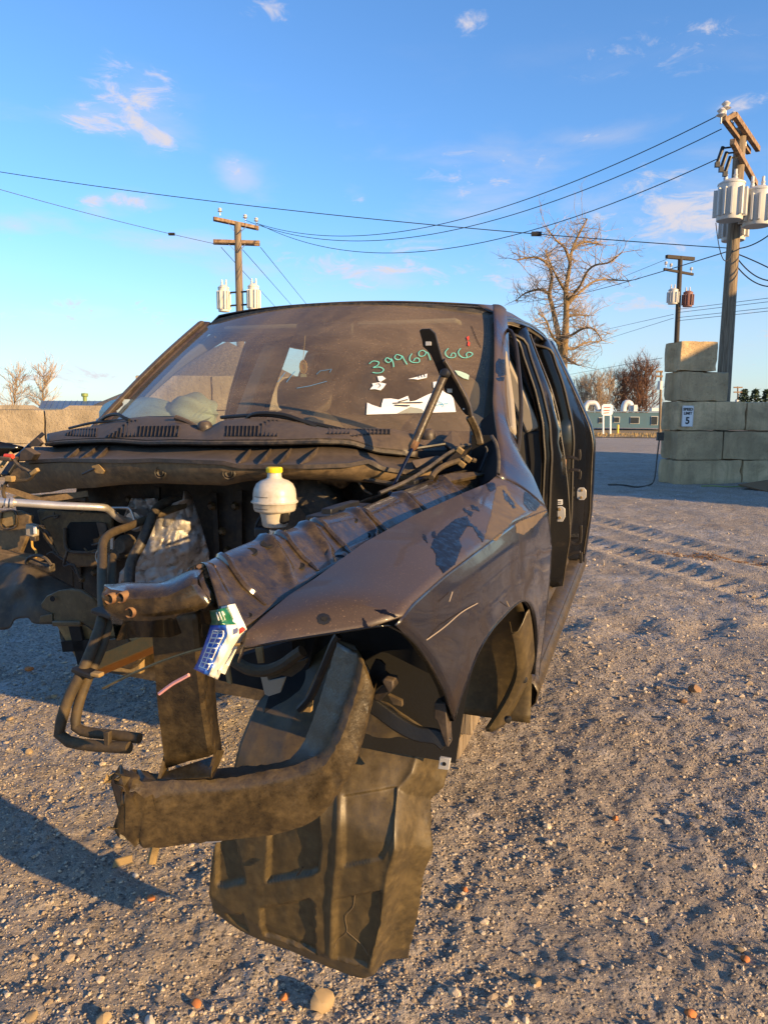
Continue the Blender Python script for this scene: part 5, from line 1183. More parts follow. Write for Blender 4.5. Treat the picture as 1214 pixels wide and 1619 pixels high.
# cab back wall, window frame, floor
bw = MB(); bw.box((0, 3.855, .87), (1.50, .03, .80)); bw.box((0, 3.80, 1.735), (1.30, .03, .13)); bw.box((-.66, 3.82, 1.47), (.14, .03, .42)); bw.box((.66, 3.82, 1.47), (.14, .03, .42)); part(bw, 'back_wall', M['paint_jamb'], smooth=0)
gp = MB(); gp.box((0, 3.83, 1.47), (1.19, .004, .41)); part(gp, 'rear_window', M['privacy'], smooth=0)
fl = MB(); fl.box((0, 2.72, .50), (1.50, 2.25, .04)); part(fl, 'floor', M['dark'], smooth=0)
for x in (-.42, .42): part(MB().bar([(x, 1.75, .36), (x, 2.4, .36), (x, 3.8, .36)], .09, .16), 'frame_rail', M['chassis'])

# ---- interior: dash, airbag, wheel, seats
rows = []
for u in np.linspace(-1, 1, 25):
    rows.append([(u * .78, 1.50 + .05 * u * u, 1.17), (u * .78, 1.56 + .10 * u * u, 1.225), (u * .77, 1.80, 1.245), (u * .77, 1.93, 1.215), (u * .77, 1.97, 1.14), (u * .76, 1.94, .95), (u * .76, 1.90, .70)])
part(MB().grid(rows), 'dashboard', M['dark'], solid=.004)
def lump(pts_fn, nu, nv, loop=True): return MB().grid([[pts_fn(u, v) for u in np.linspace(0, 2 * math.pi, nu, endpoint=False)] for v in np.linspace(.02, .98, nv)], loop)
def abag(u, v):
    a, b = math.pi * v, u; r = 1 + .16 * float(vnoise(3 * math.cos(u) + 5 + 4 * v, 3 * math.sin(u) + 7, 3)) + .05 * math.sin(9 * u + 14 * v)
    return (-.70 + .22 * r * math.cos(a) * 1.05, 1.86 + .13 * r * math.sin(a) * math.cos(b), 1.335 + (.055 + .045 * v) * r * math.sin(a) * math.sin(b) * 1.15 + .05 * (0.5 - math.cos(a) * .5) * 0)
part(lump(abag, 40, 34), 'airbag', M['airbag'], smooth=80)
def abag2(u, v):
    a, b = math.pi * v, u; r = 1 + .22 * float(vnoise(3 * math.cos(u) + 15 + 3 * v, 3 * math.sin(u) + 9, 4)) + .06 * math.sin(7 * u + 10 * v)
    return (-.50 + .10 * r * math.cos(a), 1.88 + .10 * r * math.sin(a) * math.cos(b), 1.365 + .085 * r * math.sin(a) * math.sin(b))
part(lump(abag2, 32, 26), 'airbag', M['airbag'], smooth=80)
sw = [(.40 + .19 * math.cos(a), 2.02 + .07 * math.sin(a) * -1 + .0, 1.13 + .17 * math.sin(a)) for a in np.linspace(0, 2 * math.pi, 33)]
stw = part(MB().tube(sw, .016, 8, cap=False), 'steering_wheel', M['black']); m = MB(); m.box((.40, 2.03, 1.13), (.16, .06, .13)); m.bar([(.23, 2.02, 1.14), (.57, 2.02, 1.14)], .03, .03); part(m, 'wheel_hub', M['black'], stw, bevel=.015)
def seat_(cx, y0, wd, mats=('seat',)):
    def blk(u, v, c, d, tilt, pw=3.2):
        a = math.pi * v; x, y, z = math.sin(a) * math.cos(u), math.sin(a) * math.sin(u), math.cos(a)
        n_ = (abs(x) ** pw + abs(y) ** pw + abs(z) ** pw) ** (-1 / pw); p = Vector((x * n_ * d[0] / 2, y * n_ * d[1] / 2, z * n_ * d[2] / 2)); p.rotate(Matrix.Rotation(tilt, 3, 'X')); return (c[0] + p.x, c[1] + p.y, c[2] + p.z)
    s = part(lump(lambda u, v: blk(u, v, (cx, y0 - .28, .74), (wd, .52, .20), .06), 28, 16), 'seat_cushion', M['seat'], smooth=80)
    part(lump(lambda u, v: blk(u, v, (cx, y0 + .03, 1.06), (wd, .20, .66), -.16), 28, 20), 'seat_back', M['seat'], smooth=80)
    part(lump(lambda u, v: blk(u, v, (cx, y0 + .10, 1.455), (wd * .56, .13, .19), -.1), 24, 14), 'headrest', M['seat'], smooth=80)
seat_(-.36, 2.55, .50); seat_(.38, 2.55, .50)
def blkrow(c, d): return MB().box(c, d)
part(blkrow((0, 3.42, .78), (1.36, .5, .18)), 'rear_bench', M['seat'], bevel=.05); part(blkrow((0, 3.68, 1.08), (1.36, .16, .55)), 'rear_backrest', M['seat'], bevel=.05)
mir = ws(.02, .80) + np.array((0, .07, -.015)); part(MB().box(mir, (.25, .03, .065)), 'rear_view_mirror', M['black'], bevel=.012)
part(MB().tube([mir + (0, -.01, .02), ws(.02, .86) + (0, .006, -.004)], .007, 6), 'mirror_stalk', M['black'])
# visor-ish pad above the glass
part(MB().box((-.30, 2.22, 1.735), (.42, .14, .02)), 'sun_visor', M['beige'], bevel=.008); part(MB().box((.32, 2.22, 1.735), (.42, .14, .02)), 'sun_visor', M['beige'], bevel=.008)
# air freshener hanging on a thread from the mirror
c = U(479.5, 580, 2.02); c_top = np.array((c[0] + .01, c[1] - .0, mir[2] - .02))
af = empty('air_freshener', label='round brown air freshener with tassels hanging behind the windscreen', cat='air freshener'); af.parent = None; af.matrix_world = TK.matrix_world
af.location = TK.location; af.rotation_euler = TK.rotation_euler
kx = .00155
outer = [(c[0] + kx * 11 * (1 + .10 * math.cos(14 * a)) * math.cos(a), c[1], c[2] + kx * 18 * (1 + .06 * math.cos(14 * a)) * math.sin(a)) for a in np.linspace(0, 2 * math.pi, 84, endpoint=False)]
MB().prism(outer, (0, .004, 0)).build('medallion', M['brass'], af, smooth=0)
M['gold'] = plain('gold_print', (.62, .42, .14), .5)
for r, w_ in ((.92, .0018), (.62, .0014)):
    ring = [(c[0] + kx * 11 * r * math.cos(a), c[1] - .001, c[2] + kx * 18 * r * math.sin(a)) for a in np.linspace(0, 2 * math.pi, 40)]; MB().tube(ring, w_ * .8, 4, cap=False).build('medallion_ring', M['gold'], af)
cr3 = [(c[0] + kx * 5.5 * math.cos(a), c[1] - .001, c[2] + kx * 8 * math.sin(a)) for a in np.linspace(.9, 2 * math.pi - .9, 24)]; MB().tube(cr3, .0016, 4).build('crescent', M['gold'], af)
MB().prism([(c[0] - .011, c[1], c[2] - kx * 18), (c[0] + .011, c[1], c[2] - kx * 18), (c[0] + .013, c[1], c[2] - kx * 26), (c[0] - .013, c[1], c[2] - kx * 26)], (0, .003, 0)).build('tag', plain('pale_green_tag', (.55, .58, .36), .6), af, smooth=0)
MB().tube([(c[0], c[1], c[2] + kx * 18), c_top], .0012, 4).build('thread', M['gold'], af)

# ---- cowl panel below the glass
top_px = [(66, 688), (100, 681), (149, 674), (176, 667), (205, 662), (232, 660), (278, 660), (296, 667), (311, 676), (321, 682), (332, 675), (350, 666), (390, 662), (430, 663), (462, 666), (500, 676), (544, 679), (600, 678), (618, 678), (648, 685), (672, 694)]
lip_px = [(75, 698), (100, 695), (140, 693), (179, 692), (232, 695.5), (281, 694.5), (331, 695.5), (380, 695), (429, 695), (500, 693), (553, 694), (573, 700), (594, 707), (633, 711), (668, 716)]
NC = 120; pxs = np.linspace(75, 660, NC)
ty = lambda px: float(np.interp(px, [66, 112, 232, 330, 430, 544, 648, 700], [1.58, 1.54, 1.43, 1.37, 1.345, 1.38, 1.46, 1.52]))
ly = lambda px: float(np.interp(px, [66, 100, 179, 281, 331, 429, 500, 573, 633, 668], [1.44, 1.41, 1.32, 1.235, 1.21, 1.20, 1.22, 1.29, 1.37, 1.43]))
tpy = lambda px: float(np.interp(px, *zip(*top_px))); lpy = lambda px: float(np.interp(px, *zip(*lip_px)))
def cowl(px, t):                               # t 0 glass side, 1 front lip
    a = U(px, tpy(px), ty(px)); b = U(px, lpy(px), ly(px)); return a + (b - a) * t + np.array((0, 0, .010)) * math.sin(math.pi * min(1, t * 1.0))
g_ = [[cowl(p, -.35) + np.array((0, .01, -.012)) for p in pxs]] + [[cowl(p, t) for p in pxs] for t in (0, .15, .35, .55, .75, .9, 1.0)] + [[cowl(p, 1.0) + np.array((0, .004, -.016)) for p in pxs], [cowl(p, 1.0) + np.array((0, .05, -.024)) for p in pxs]]
cwl = part(MB().grid(g_), 'cowl_panel', M['plastic'], smooth=45, solid=.002)
part(MB().tube(smooth_path([cowl(p, 1.0) + np.array((0, -.004, -.010)) for p in np.linspace(75, 640, 30)], 90), .0075, 7), 'hood_seal', M['rubber'], cwl)
# louvres: raised dark slots, one per opening
lv = MB(); bars = MB()
def slot(px, y0, y1, w_=4.2, sl=-2.0):
    def q(x, y):
        T, B = tpy(px), lpy(px); t = (y - T) / max(3, (B - T)); P = cowl(x, t); return P + np.array((0, -.0006, .0022))
    lv.add([q(px - w_ / 2 + sl, y1), q(px + w_ / 2 + sl, y1), q(px + w_ / 2, y0), q(px - w_ / 2, y0)], [(0, 1, 2, 3)])
    a, b = q(px + w_ / 2 + .9, y0), q(px + w_ / 2 + .9 + sl, y1); bars.bar([a, b], .0016, .005, (0, -.3, 1))
for i in range(11): slot(107 + i * 4.5, 691.5 - min(8.5, 2.0 + i * 2.0), 692, 2.5, -1.8)
for i in range(19):
    x = 172 + i * 6.1; tp_ = [690, 688, 686, 682, 677, 672, 669, 668][i] if i < 8 else 680 - (i - 8) * .05
    slot(x, tp_, 692.5, 3.7, -2.6)
for i in range(14):
    x = 358 + i * 6.1; tp_ = 680 if i < 9 else [676, 672, 668, 667, 667][i - 9]
    slot(x, tp_, 692.5, 3.7, -1.5)
for i in range(16):
    x = 518 + i * 6.4; slot(x, 681.5, min(lpy(x) - 2, 690.5 if i < 6 else 693.5), 4.0, -.6)
lo = part(lv, 'louvre_slot', M['void'], cwl, smooth=0); lo['kind'] = 'stuff'; lo = part(bars, 'louvre_bar', M['plastic'], cwl, smooth=0); lo['kind'] = 'stuff'
# wiper arms and caps
def wiper(pts, y, r=.006): return MB().tube(smooth_path([U(a, b, yy) for (a, b), yy in zip(pts, y)], 24), r, 7)
wp = part(wiper([(160, 664), (172, 657), (186, 655), (196, 660), (205, 664)], [1.50, 1.47, 1.45, 1.43, 1.42]), 'wiper_arm', M['black'])
part(wiper([(110, 677), (150, 668), (200, 664), (260, 660), (290, 662)], [1.545, 1.50, 1.46, 1.43, 1.41], .005), 'wiper_blade', M['black'], wp)
wp = part(wiper([(390, 662), (400, 655), (420, 653), (450, 656), (474, 664), (500, 674)], [1.37, 1.35, 1.345, 1.345, 1.35, 1.36]), 'wiper_arm', M['black'])
part(wiper([(350, 660), (390, 657), (430, 657), (480, 666), (545, 680)], [1.40, 1.37, 1.36, 1.36, 1.38], .006), 'wiper_blade', M['black'], wp)
for px, py, y in ((324, 674, 1.33), (676, 687, 1.44)): part(MB().lathe([(0, .016), (.014, .016), (.021, .010), (.024, 0), (.024, -.012)], U(px, py, y), (0, -.15, 1), 18), 'wiper_pivot_cap', M['plastic'])
part(MB().tube(smooth_path([U(*q, 1.36) for q in ((278, 660), (296, 667), (311, 676), (321, 677))], 12), .009, 8), 'wiper_arm', M['plastic'])
# tray below the lip
fpx = [(42, 728), (100, 725), (200, 727), (245, 725), (356, 729), (380, 735), (440, 735), (498, 735), (553, 733), (585, 727), (606, 738), (644, 744), (664, 741), (684, 733)]
fpy = lambda px: float(np.interp(px, *zip(*fpx))); fy = lambda px: float(np.interp(px, [40, 158, 300, 356, 480, 600, 644, 690], [1.32, 1.18, 1.10, 1.08, 1.09, 1.18, 1.27, 1.38]))
def lipb(px): p = min(max(px, 75), 660); return cowl(p, 1.0) + np.array((0, .03, -.022)) + (U(px, lpy(px), ly(p)) - U(p, lpy(p), ly(p)))
pf = np.linspace(44, 684, 110)
g_ = []
for t in (0, .3, .6, .85, 1.0): g_.append([lipb(p) * (1 - t) + U(p, fpy(p), fy(p)) * t + np.array((0, .012, -.012)) * math.sin(math.pi * t) for p in pf])
g_.append([U(p, fpy(p), fy(p)) + np.array((0, -.010, .001)) for p in pf]); g_.append([U(p, fpy(p), fy(p)) + np.array((0, -.010, -.009)) for p in pf]); g_.append([U(p, fpy(p), fy(p)) + np.array((0, .02, -.012)) for p in pf])
tray_ = part(MB().grid(g_), 'cowl_tray', M['plastic'], smooth=45, solid=.002)
for a, b in (((105, 725), (121, 708)), ((126, 726), (148, 707)), ((150, 726), (166, 709)), ((375, 734), (391, 714)), ((407, 735), (423, 714)), ((438, 735), (455, 714)), ((473, 735), (498, 708))):
    F_ = U(a[0], a[1] - 1, fy(a[0])); T_ = lipb(b[0]) + np.array((0, -.012, -.004)); K_ = F_ * .35 + T_ * .65 + np.array((0, .02, -.02))
    part(MB().prism([F_, T_, K_], (.004, 0, 0)), 'tray_rib', M['plastic'], tray_, smooth=0)
# firewall: upper panel tinted sunlit, shelf under it, main bulkhead painted as shaded
bpx = [(16, 778), (49, 781), (82, 778), (105, 773), (150, 771), (198, 766), (256, 764), (356, 768), (395, 760), (480, 758), (600, 764), (684, 772)]
pf = np.linspace(18, 684, 90); by = lambda px: float(np.interp(px, *zip(*bpx)))
y2 = lambda px: fy(px) + .05
g_ = [[U(p, fpy(p), fy(p)) + np.array((0, .012, -.006)) for p in pf]] + [[U(p, fpy(p), fy(p)) * (1 - t) + U(p, by(p), y2(p)) * t + np.array((0, -.018 * math.sin(math.pi * t) + .008 * float(vnoise(p * .03, t * 3, 4)), 0)) for p in pf] for t in (.12, .35, .6, .85, 1)]
g_ += [[U(p, by(p), y2(p)) + np.array((0, .05, .004)) for p in pf], [U(p, by(p), y2(p)) + np.array((0, .40, .012)) for p in pf]]
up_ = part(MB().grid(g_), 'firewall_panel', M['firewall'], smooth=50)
m = MB(); m.prism([U(*q, 1.17) for q in ((145, 737), (156, 734), (165, 745), (163, 749), (152, 748))], (0, .006, 0)); part(m, 'clip', M['tan_tube'], up_, smooth=0)
m = MB(); m.tube([U(150, 741, 1.16), U(131, 750, 1.165)], .004, 6); part(m, 'pin', M['black'], up_)
m = MB()
for px, py in ((255, 747), (363, 748)):
    for r in (.018, .011): m.lathe([(r - .003, 0), (r, .006), (r + .003, 0)], U(px, py, fy(px) + .005), (0, -1, .1), 18)
part(m, 'grommet', M['rubber'], up_); up_.children[-1]
fw = MB(); fw.grid([[(x, 1.52 + .05 * float(vnoise(x * 6, z * 6, 5)) + .03 * float(vnoise(x * 15, z * 15, 6)), z) for x in np.linspace(-.80, .80, 50)] for z in np.linspace(.45, 1.20, 28)])
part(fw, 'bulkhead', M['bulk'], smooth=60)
fw = MB(); fw.prism([(-.80, 1.50, .70), (-.70, 1.46, .40), (.55, 1.46, .36), (.62, 1.50, .60)], (0, .25, 0)); part(fw, 'toe_board', M['chassis'], smooth=0)
# apron walls and wheel house
for s in (1,):
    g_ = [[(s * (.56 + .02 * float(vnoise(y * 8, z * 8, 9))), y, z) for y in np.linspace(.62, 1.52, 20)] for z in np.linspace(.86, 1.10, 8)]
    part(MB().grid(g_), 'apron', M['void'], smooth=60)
g_ = []
for k, a in enumerate(np.radians(np.linspace(-3, 104, 36))):
    rr = .475 + .012 * math.sin(a * 5); g_.append([(x, .975 + rr * math.cos(a) * (1.0 if x > .6 else 1.0) + (.05 if a < .5 and .66 < x < .72 else 0), .465 + rr * math.sin(a) - .02 * (x < .7), ) for x in np.linspace(.955, .50, 20)])
rw = part(MB().grid(g_), 'wheel_house_liner', M['liner'], smooth=60, solid=.003)
g_ = []
for a in np.radians(np.linspace(-6, 55, 26)):
    g_.append([(x - .09 * max(0, (.45 - a) / .55) ** 1.5, .965 + (.455 - w_) * math.cos(a), .475 + (.455 - w_) * math.sin(a)) for x, w_ in ((.968, -.01), (.962, .0), (.955, .03), (.945, .055), (.93, .06), (.92, .03))])
part(MB().grid(g_), 'liner_flange', M['liner'], rw, smooth=60, solid=.003)
for q in ((831, 961, 1.36), (835, 1010, 1.39), (828, 1075, 1.37), (803, 1138, 1.33)): part(MB().lathe([(0, .006), (.008, .005), (.011, 0), (.011, -.006)], U(*q), (.4, -1, 0), 12), 'push_pin', M['black'], rw)

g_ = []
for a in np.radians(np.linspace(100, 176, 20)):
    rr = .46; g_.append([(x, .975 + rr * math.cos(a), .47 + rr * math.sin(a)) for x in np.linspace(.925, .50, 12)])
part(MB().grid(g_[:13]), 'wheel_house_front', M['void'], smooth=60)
part(MB().grid([[(x, .72 + .02 * math.sin(x * 20), z) for x in np.linspace(.52, .90, 8)] for z in np.linspace(.74, 1.07, 8)]), 'cavity_backing', M['void'], smooth=60)  # near-black sheet, the cavity's shade is in its colour

# ---- the big front wheel liner, hanging loose in front of the wheel house
Lp = [(512, 1003), (492, 1020), (462, 1050), (436, 1082), (408, 1112), (386, 1160), (371, 1212), (352, 1300), (338, 1350), (333, 1400), (331, 1450)]
Rp = [(711, 1184), (711, 1190), (701, 1245), (679, 1268), (679, 1313), (682, 1351), (668, 1385), (660, 1446), (639, 1530)]
Bp = [(331, 1450), (364, 1476), (402, 1495), (451, 1514), (504, 1537), (557, 1556), (584, 1552), (603, 1533), (639, 1530)]
nu, nv = 130, 150
LL = smooth_path(np.array(Lp, float), nv); RRp = arc(np.array(Rp, float), nv); BB = smooth_path(np.array(Bp, float), nu); TTp = arc([(512, 1003), (560, 1020), (584, 1060), (590, 1104), (612, 1112), (640, 1132), (668, 1152), (711, 1184)], nu)
def ridge(px, py, line, w0, h, step=0):
    d = 1e9
    for (ax, ay), (bx, by_) in zip(line[:-1], line[1:]):
        vx, vy = bx - ax, by_ - ay; t = max(0, min(1, ((px - ax) * vx + (py - ay) * vy) / (vx * vx + vy * vy))); d = min(d, math.hypot(px - ax - t * vx, py - ay - t * vy))
    return h * math.exp(-(d / w0) ** 2)
def inpoly(px, py, poly, soft=3.0):
    s = False; n_ = len(poly); dmin = 1e9
    for i in range(n_):
        (x0, y0), (x1, y1) = poly[i], poly[(i + 1) % n_]
        if (y0 > py) != (y1 > py) and px < (x1 - x0) * (py - y0) / (y1 - y0) + x0: s = not s
        vx, vy = x1 - x0, y1 - y0; t = max(0, min(1, ((px - x0) * vx + (py - y0) * vy) / (vx * vx + vy * vy))); dmin = min(dmin, math.hypot(px - x0 - t * vx, py - y0 - t * vy))
    return s_mm(.5 + (dmin if s else -dmin) / (2 * soft))
rA = [cL(*q) for q in ((622, 720), (622, 860), (612, 1020), (598, 1160), (592, 1300), (588, 1410))]
rB = [cL(*q) for q in ((985, 530), (960, 600), (900, 740), (885, 860), (860, 1010), (830, 1180), (800, 1300), (768, 1400), (760, 1470))]
pits = [[cL(*q) for q in ((330, 800), (535, 800), (545, 950), (535, 1045), (500, 1060), (322, 1090), (330, 960))],
        [cL(*q) for q in ((115, 920), (185, 915), (232, 1090), (150, 1112), (112, 1110))],
        [cL(*q) for q in ((640, 740), (860, 700), (850, 900), (800, 1000), (640, 1030))],
        [cL(*q) for q in ((520, 1185), (522, 1400), (505, 1390), (300, 1330), (300, 1205), (500, 1165))],
        [cL(*q) for q in ((610, 1165), (800, 1130), (800, 1250), (745, 1440), (605, 1420))],
        [cL(*q) for q in ((135, 1240), (225, 1230), (230, 1320), (180, 1290))]]
pd = [.012, .011, .006, .011, .008, .006]
rows = []
for j in range(nv):
    v = j / (nv - 1); row = []
    for i in range(nu):
        u = i / (nu - 1)
        p = (1 - v) * TTp[i] + v * BB[i] + (1 - u) * LL[j] + u * RRp[j] - ((1 - u) * (1 - v) * TTp[0] + u * (1 - v) * TTp[-1] + (1 - u) * v * BB[0] + u * v * BB[-1])
        y = .66 - .17 * s_mm(v / .55) + .05 * v * v + .12 * (1 - u) ** 2 * (1 - v * .5) - .10 * u * (1 - v) ** 2 + .09 * (u - .5) + .06 * max(0, u - .82) / .18 - .05 * math.sin(math.pi * u) * (1 - v) * .5
        d = ridge(p[0], p[1], rA, 6, .006) + ridge(p[0], p[1], rB, 11, .009) - .010 * s_mm((p[0] - np.interp(p[1], [1180, 1270, 1470, 1540], [688, 648, 606, 590]) - 4) / 14)
        for po, dp in zip(pits, pd): d -= dp * inpoly(p[0], p[1], po, 2.0)
        d += .008 * float(vnoise(p[0] / 60, p[1] / 90, 31)) + .003 * float(vnoise(p[0] / 15, p[1] / 22, 32))
        if v > .93: d -= (v - .93) / .07 * .02
        row.append(U(p[0] + (2.2 * float(vnoise(p[1] / 6, 3, 5)) * (u > .97)), p[1], y) + np.array((0, -d, 0)))
    rows.append(row)
ln_ = part(MB().grid(rows), 'hanging_wheel_liner', M['liner'], smooth=60, solid=.003, off=1)
# return edge along its left side and bottom, a cracked line and clips
e = np.array(rows)[:, 0]; m = MB(); m.grid([e, e + np.array((.004, .05, .01)), e + np.array((.03, .10, .02))]); part(m, 'liner_edge', M['liner'], ln_, solid=.002)
def liner_pt(px, py): P = np.array(rows).reshape(-1, 3); d = tray(px, py); d = d / np.linalg.norm(d); q = P - OC; k = np.argmin(np.linalg.norm(q - np.outer(q @ d, d), axis=1)); t_ = q[k] @ d; return OC + d * (t_ - .003)
m = MB()
for l in ([(690, 1150), (680, 1200), (650, 1240), (655, 1300), (615, 1340), (605, 1370)], [(655, 1300), (690, 1330), (720, 1360), (745, 1400)]): m.tube(smooth_path([liner_pt(*cL(*q)) for q in l], 24), .0005, 4)
part(m, 'crack', plain('pale_crack', (.17, .13, .08), .8), ln_); 
m = MB(); P = [U(*q, .50) for q in ((695, 1197), (712, 1200), (709, 1218), (692, 1216))]; m.prism(P, (0, .006, 0)); sp = part(m, 'spring_nut', M['grey_steel'], ln_, bevel=.001)
disc(702, 1208, .499, .003, M['void'], 'nut_hole', sp, nrm=(0, -1, 0), depth=.001)
m = MB(); P = [U(*cL(*q), .49) for q in ((448, 1060), (470, 1030), (478, 1032), (462, 1056), (452, 1066))]; m.prism(P, (0, -.004, 0)); part(m, 'torn_tab', M['black'], ln_, smooth=0)
# bracket strip along the liner's upper edge (dark) with its clip
st = [(585, 1112), (604, 1126), (630, 1145), (660, 1160), (690, 1165), (706, 1178)]
m = MB(); m.bar(smooth_path([U(*q, .49) for q in st], 20), .028, .012, (0, -1, .3)); part(m, 'headlight_bracket', M['black'], bevel=.003)
m = MB(); P = [U(*q, .48) for q in ((686, 1112), (704, 1112), (706, 1135), (709, 1182), (704, 1180), (690, 1140), (686, 1136))]; m.prism(P, (0, .03, 0)); part(m, 'fender_bracket', M['plastic'], bevel=.002)
def cb_(x, y): return (340 + x / 4.047, 990 + y / 4.047)
m = MB(); P = [U(*cb_(*q), .42) for q in ((1010, 440), (1075, 375), (1120, 400), (1110, 425), (1050, 490), (1015, 480))]; m.prism(P, (0, .035, 0)); m.prism([U(*cb_(*q), .41) for q in ((1062, 350), (1080, 335), (1140, 350), (1140, 400), (1110, 440), (1075, 380))], (0, .03, 0)); hc = part(m, 'wiring_connector', M['plastic'], bevel=.003)
m = MB(); P = [U(*cb_(*q), .45) for q in ((1000, 260), (1025, 212), (1060, 222), (1085, 250), (1085, 290), (1160, 350), (1150, 390), (1110, 360), (1060, 380), (1010, 420), (985, 420), (935, 460), (918, 420), (965, 375), (980, 330))]; m.prism(P, (0, .006, 0)); part(m, 'torn_bracket', M['black'], smooth=0)
m = MB(); P = [U(*cb_(*q), .43) for q in ((1105, 440), (1190, 480), (1195, 515), (1140, 500))]; m.prism(P, (0, .01, 0)); part(m, 'bracket_tab', M['yrubber'], smooth=0)
# brown crash pad strip and brackets in the dark behind the fender tip
m = MB(); P = smooth_path([U(*cb_(*q), .55) for q in ((85, 190), (150, 240), (230, 278), (330, 285), (430, 250), (500, 200), (560, 160))], 30); m.tube(P, .0125, 9); part(m, 'rubber_strip', M['yrubber'])
m = MB(); m.prism([U(*cb_(*q), .565) for q in ((330, 300), (450, 260), (585, 210), (580, 240), (540, 290), (490, 325), (430, 315), (340, 345))], (0, .01, 0)); part(m, 'rubber_flap', M['yrubber'], smooth=0)
m = MB(); m.prism([U(*cb_(*q), .60) for q in ((290, 312), (325, 318), (345, 350), (450, 328), (415, 425), (345, 448), (318, 435))], (0, .006, 0)); part(m, 'bracket_tab', M['beige'], smooth=0)
m = MB(); m.prism([U(*cb_(*q), .62) for q in ((255, 140), (300, 135), (312, 235), (275, 238))], (0, .006, 0)); part(m, 'support_strap', M['tan_tube'], smooth=0); m = MB(); m.prism([U(*cb_(*q), .62) for q in ((60, 262), (88, 258), (104, 372), (78, 362))], (0, .006, 0)); part(m, 'support_strap', M['tan_tube'], smooth=0)
m = MB(); m.prism([U(*cb_(*q), .68) for q in ((40, 230), (590, 60), (640, 60), (560, 480), (420, 400), (310, 410), (20, 345))], (0, .05, 0)); part(m, 'cavity_shade_sheet', M['void'], smooth=0)  # near-black sheet added to paint the shade behind the brackets
m = MB(); m.prism([U(*cb_(*q), .50) for q in ((535, 545), (745, 95), (765, 95), (680, 280), (620, 430), (610, 552))], (0, .01, 0)); part(m, 'bracket_tab', M['tan_tube'], smooth=0)
m = MB(); m.tube(smooth_path([U(*cb_(*q), .48) for q in ((540, 535), (600, 470), (640, 400), (690, 280), (760, 110), (790, 60))], 20), .008, 7); part(m, 'cable', M['black'])

# ---- hood hinge standing up, gas strut
def c3_(x, y): return (600 + x / 3.035, 460 + y / 3.035)
hp_ = [(190, 190), (200, 183), (240, 181), (252, 192), (265, 205), (285, 280), (304, 345), (322, 372), (345, 400), (370, 448), (400, 498), (425, 545), (437, 585), (430, 600), (412, 595), (392, 572), (360, 525), (340, 497), (318, 492), (308, 470), (303, 440), (288, 410), (268, 360), (245, 308), (225, 283), (207, 268), (203, 240)]
yh = lambda py: float(np.interp(py, [520, 600, 660], [1.30, 1.38, 1.43]))
P = [U(*c3_(*q), yh(c3_(*q)[1])) for q in hp_]
hg = part(MB().prism(P, (0, .010, .002)), 'hood_hinge', M['black'], smooth=0, bevel=.002)
part(MB().bar(smooth_path([U(*c3_(*q), yh(c3_(*q)[1]) - .004) for q in ((308, 330), (345, 390), (385, 460), (425, 540), (438, 600))], 16), .010, .022, (0, -1, 0)), 'hinge_flange', M['plastic'], hg, bevel=.002)
part(MB().bar(smooth_path([U(*c3_(*q), y) for q, y in (((428, 600), 1.425), ((450, 640), 1.44), ((470, 690), 1.455), ((482, 740), 1.46))], 14), .024, .016, (0, -1, .3)), 'hinge_arm', M['chassis'], hg, bevel=.005)
M['sky_hole'] = M['grey_steel']
for x, y, r, mt_ in ((234, 250, .0085, 'grey_steel'), (336, 478, .0075, 'white'), (403, 566, .003, 'grey_steel')):
    c = U(*c3_(x, y), yh(c3_(x, y)[1]) - .001); part(MB().box(c, (r * 2, .003, r * 1.7)), 'hinge_hole', M[mt_], hg, smooth=0, bevel=.001)
st_ = part(MB().tube(arc([U(702, 594, 1.34), U(655, 701, 1.22)], 6), .0125, 12), 'gas_strut', M['chassis'])
part(MB().tube(arc([U(656, 700, 1.22), U(615, 783, 1.12)], 4), .0048, 10), 'strut_rod', plain('dark_chrome_rod', (.03, .035, .05), .15, .9), st_)
part(MB().tube(arc([U(657, 697, 1.219), U(652, 707, 1.215), U(650, 712, 1.212)], 4), [.012, .013, .013, .008], 10), 'strut_collar', M['rust'], st_)
part(MB().lathe([(0, .012), (.010, .010), (.014, .004), (.014, -.01)], U(703, 590, 1.33), (0, -1, .2), 12), 'strut_ball_end', M['black'], st_)
# cowl end fin, hoses and clips by the driver's hinge pocket
def cE(x, y): return (600 + x / 6.07, 640 + y / 6.07)
part(MB().prism([U(*cE(*q), y) for q, y in (((600, 345), 1.50), ((680, 255), 1.56), ((720, 245), 1.57), ((830, 390), 1.55), ((770, 400), 1.48), ((700, 450), 1.46))], (0, .03, -.02)), 'cowl_end', M['plastic'], smooth=0, bevel=.004)
part(MB().prism([U(*cE(*q), y) for q, y in (((300, 530), 1.30), ((560, 480), 1.40), ((600, 515), 1.40), ((500, 580), 1.36), ((345, 600), 1.29))], (0, .03, -.03)), 'cowl_end', M['plastic'], smooth=0, bevel=.004)
part(MB().prism([U(*cE(*q), y) for q, y in (((340, 410), 1.38), ((630, 365), 1.46), ((632, 380), 1.46), ((345, 425), 1.38))], (0, .01, -.004)), 'foam_strip', M['black'], smooth=0)
part(MB().prism([U(*cE(*q), 1.47) for q in ((610, 560), (740, 440), (870, 380), (860, 420), (790, 520), (640, 600))], (0, .02, -.01)), 'cowl_end', M['plastic'], smooth=0, bevel=.003)
part(MB().tube(smooth_path([U(*cE(*q), y) for q, y in (((0, 850), 1.05), ((250, 740), 1.14), ((450, 620), 1.26), ((640, 480), 1.38), ((790, 400), 1.46), ((860, 385), 1.50))], 40), .006, 8), 'washer_hose', M['rubber'])
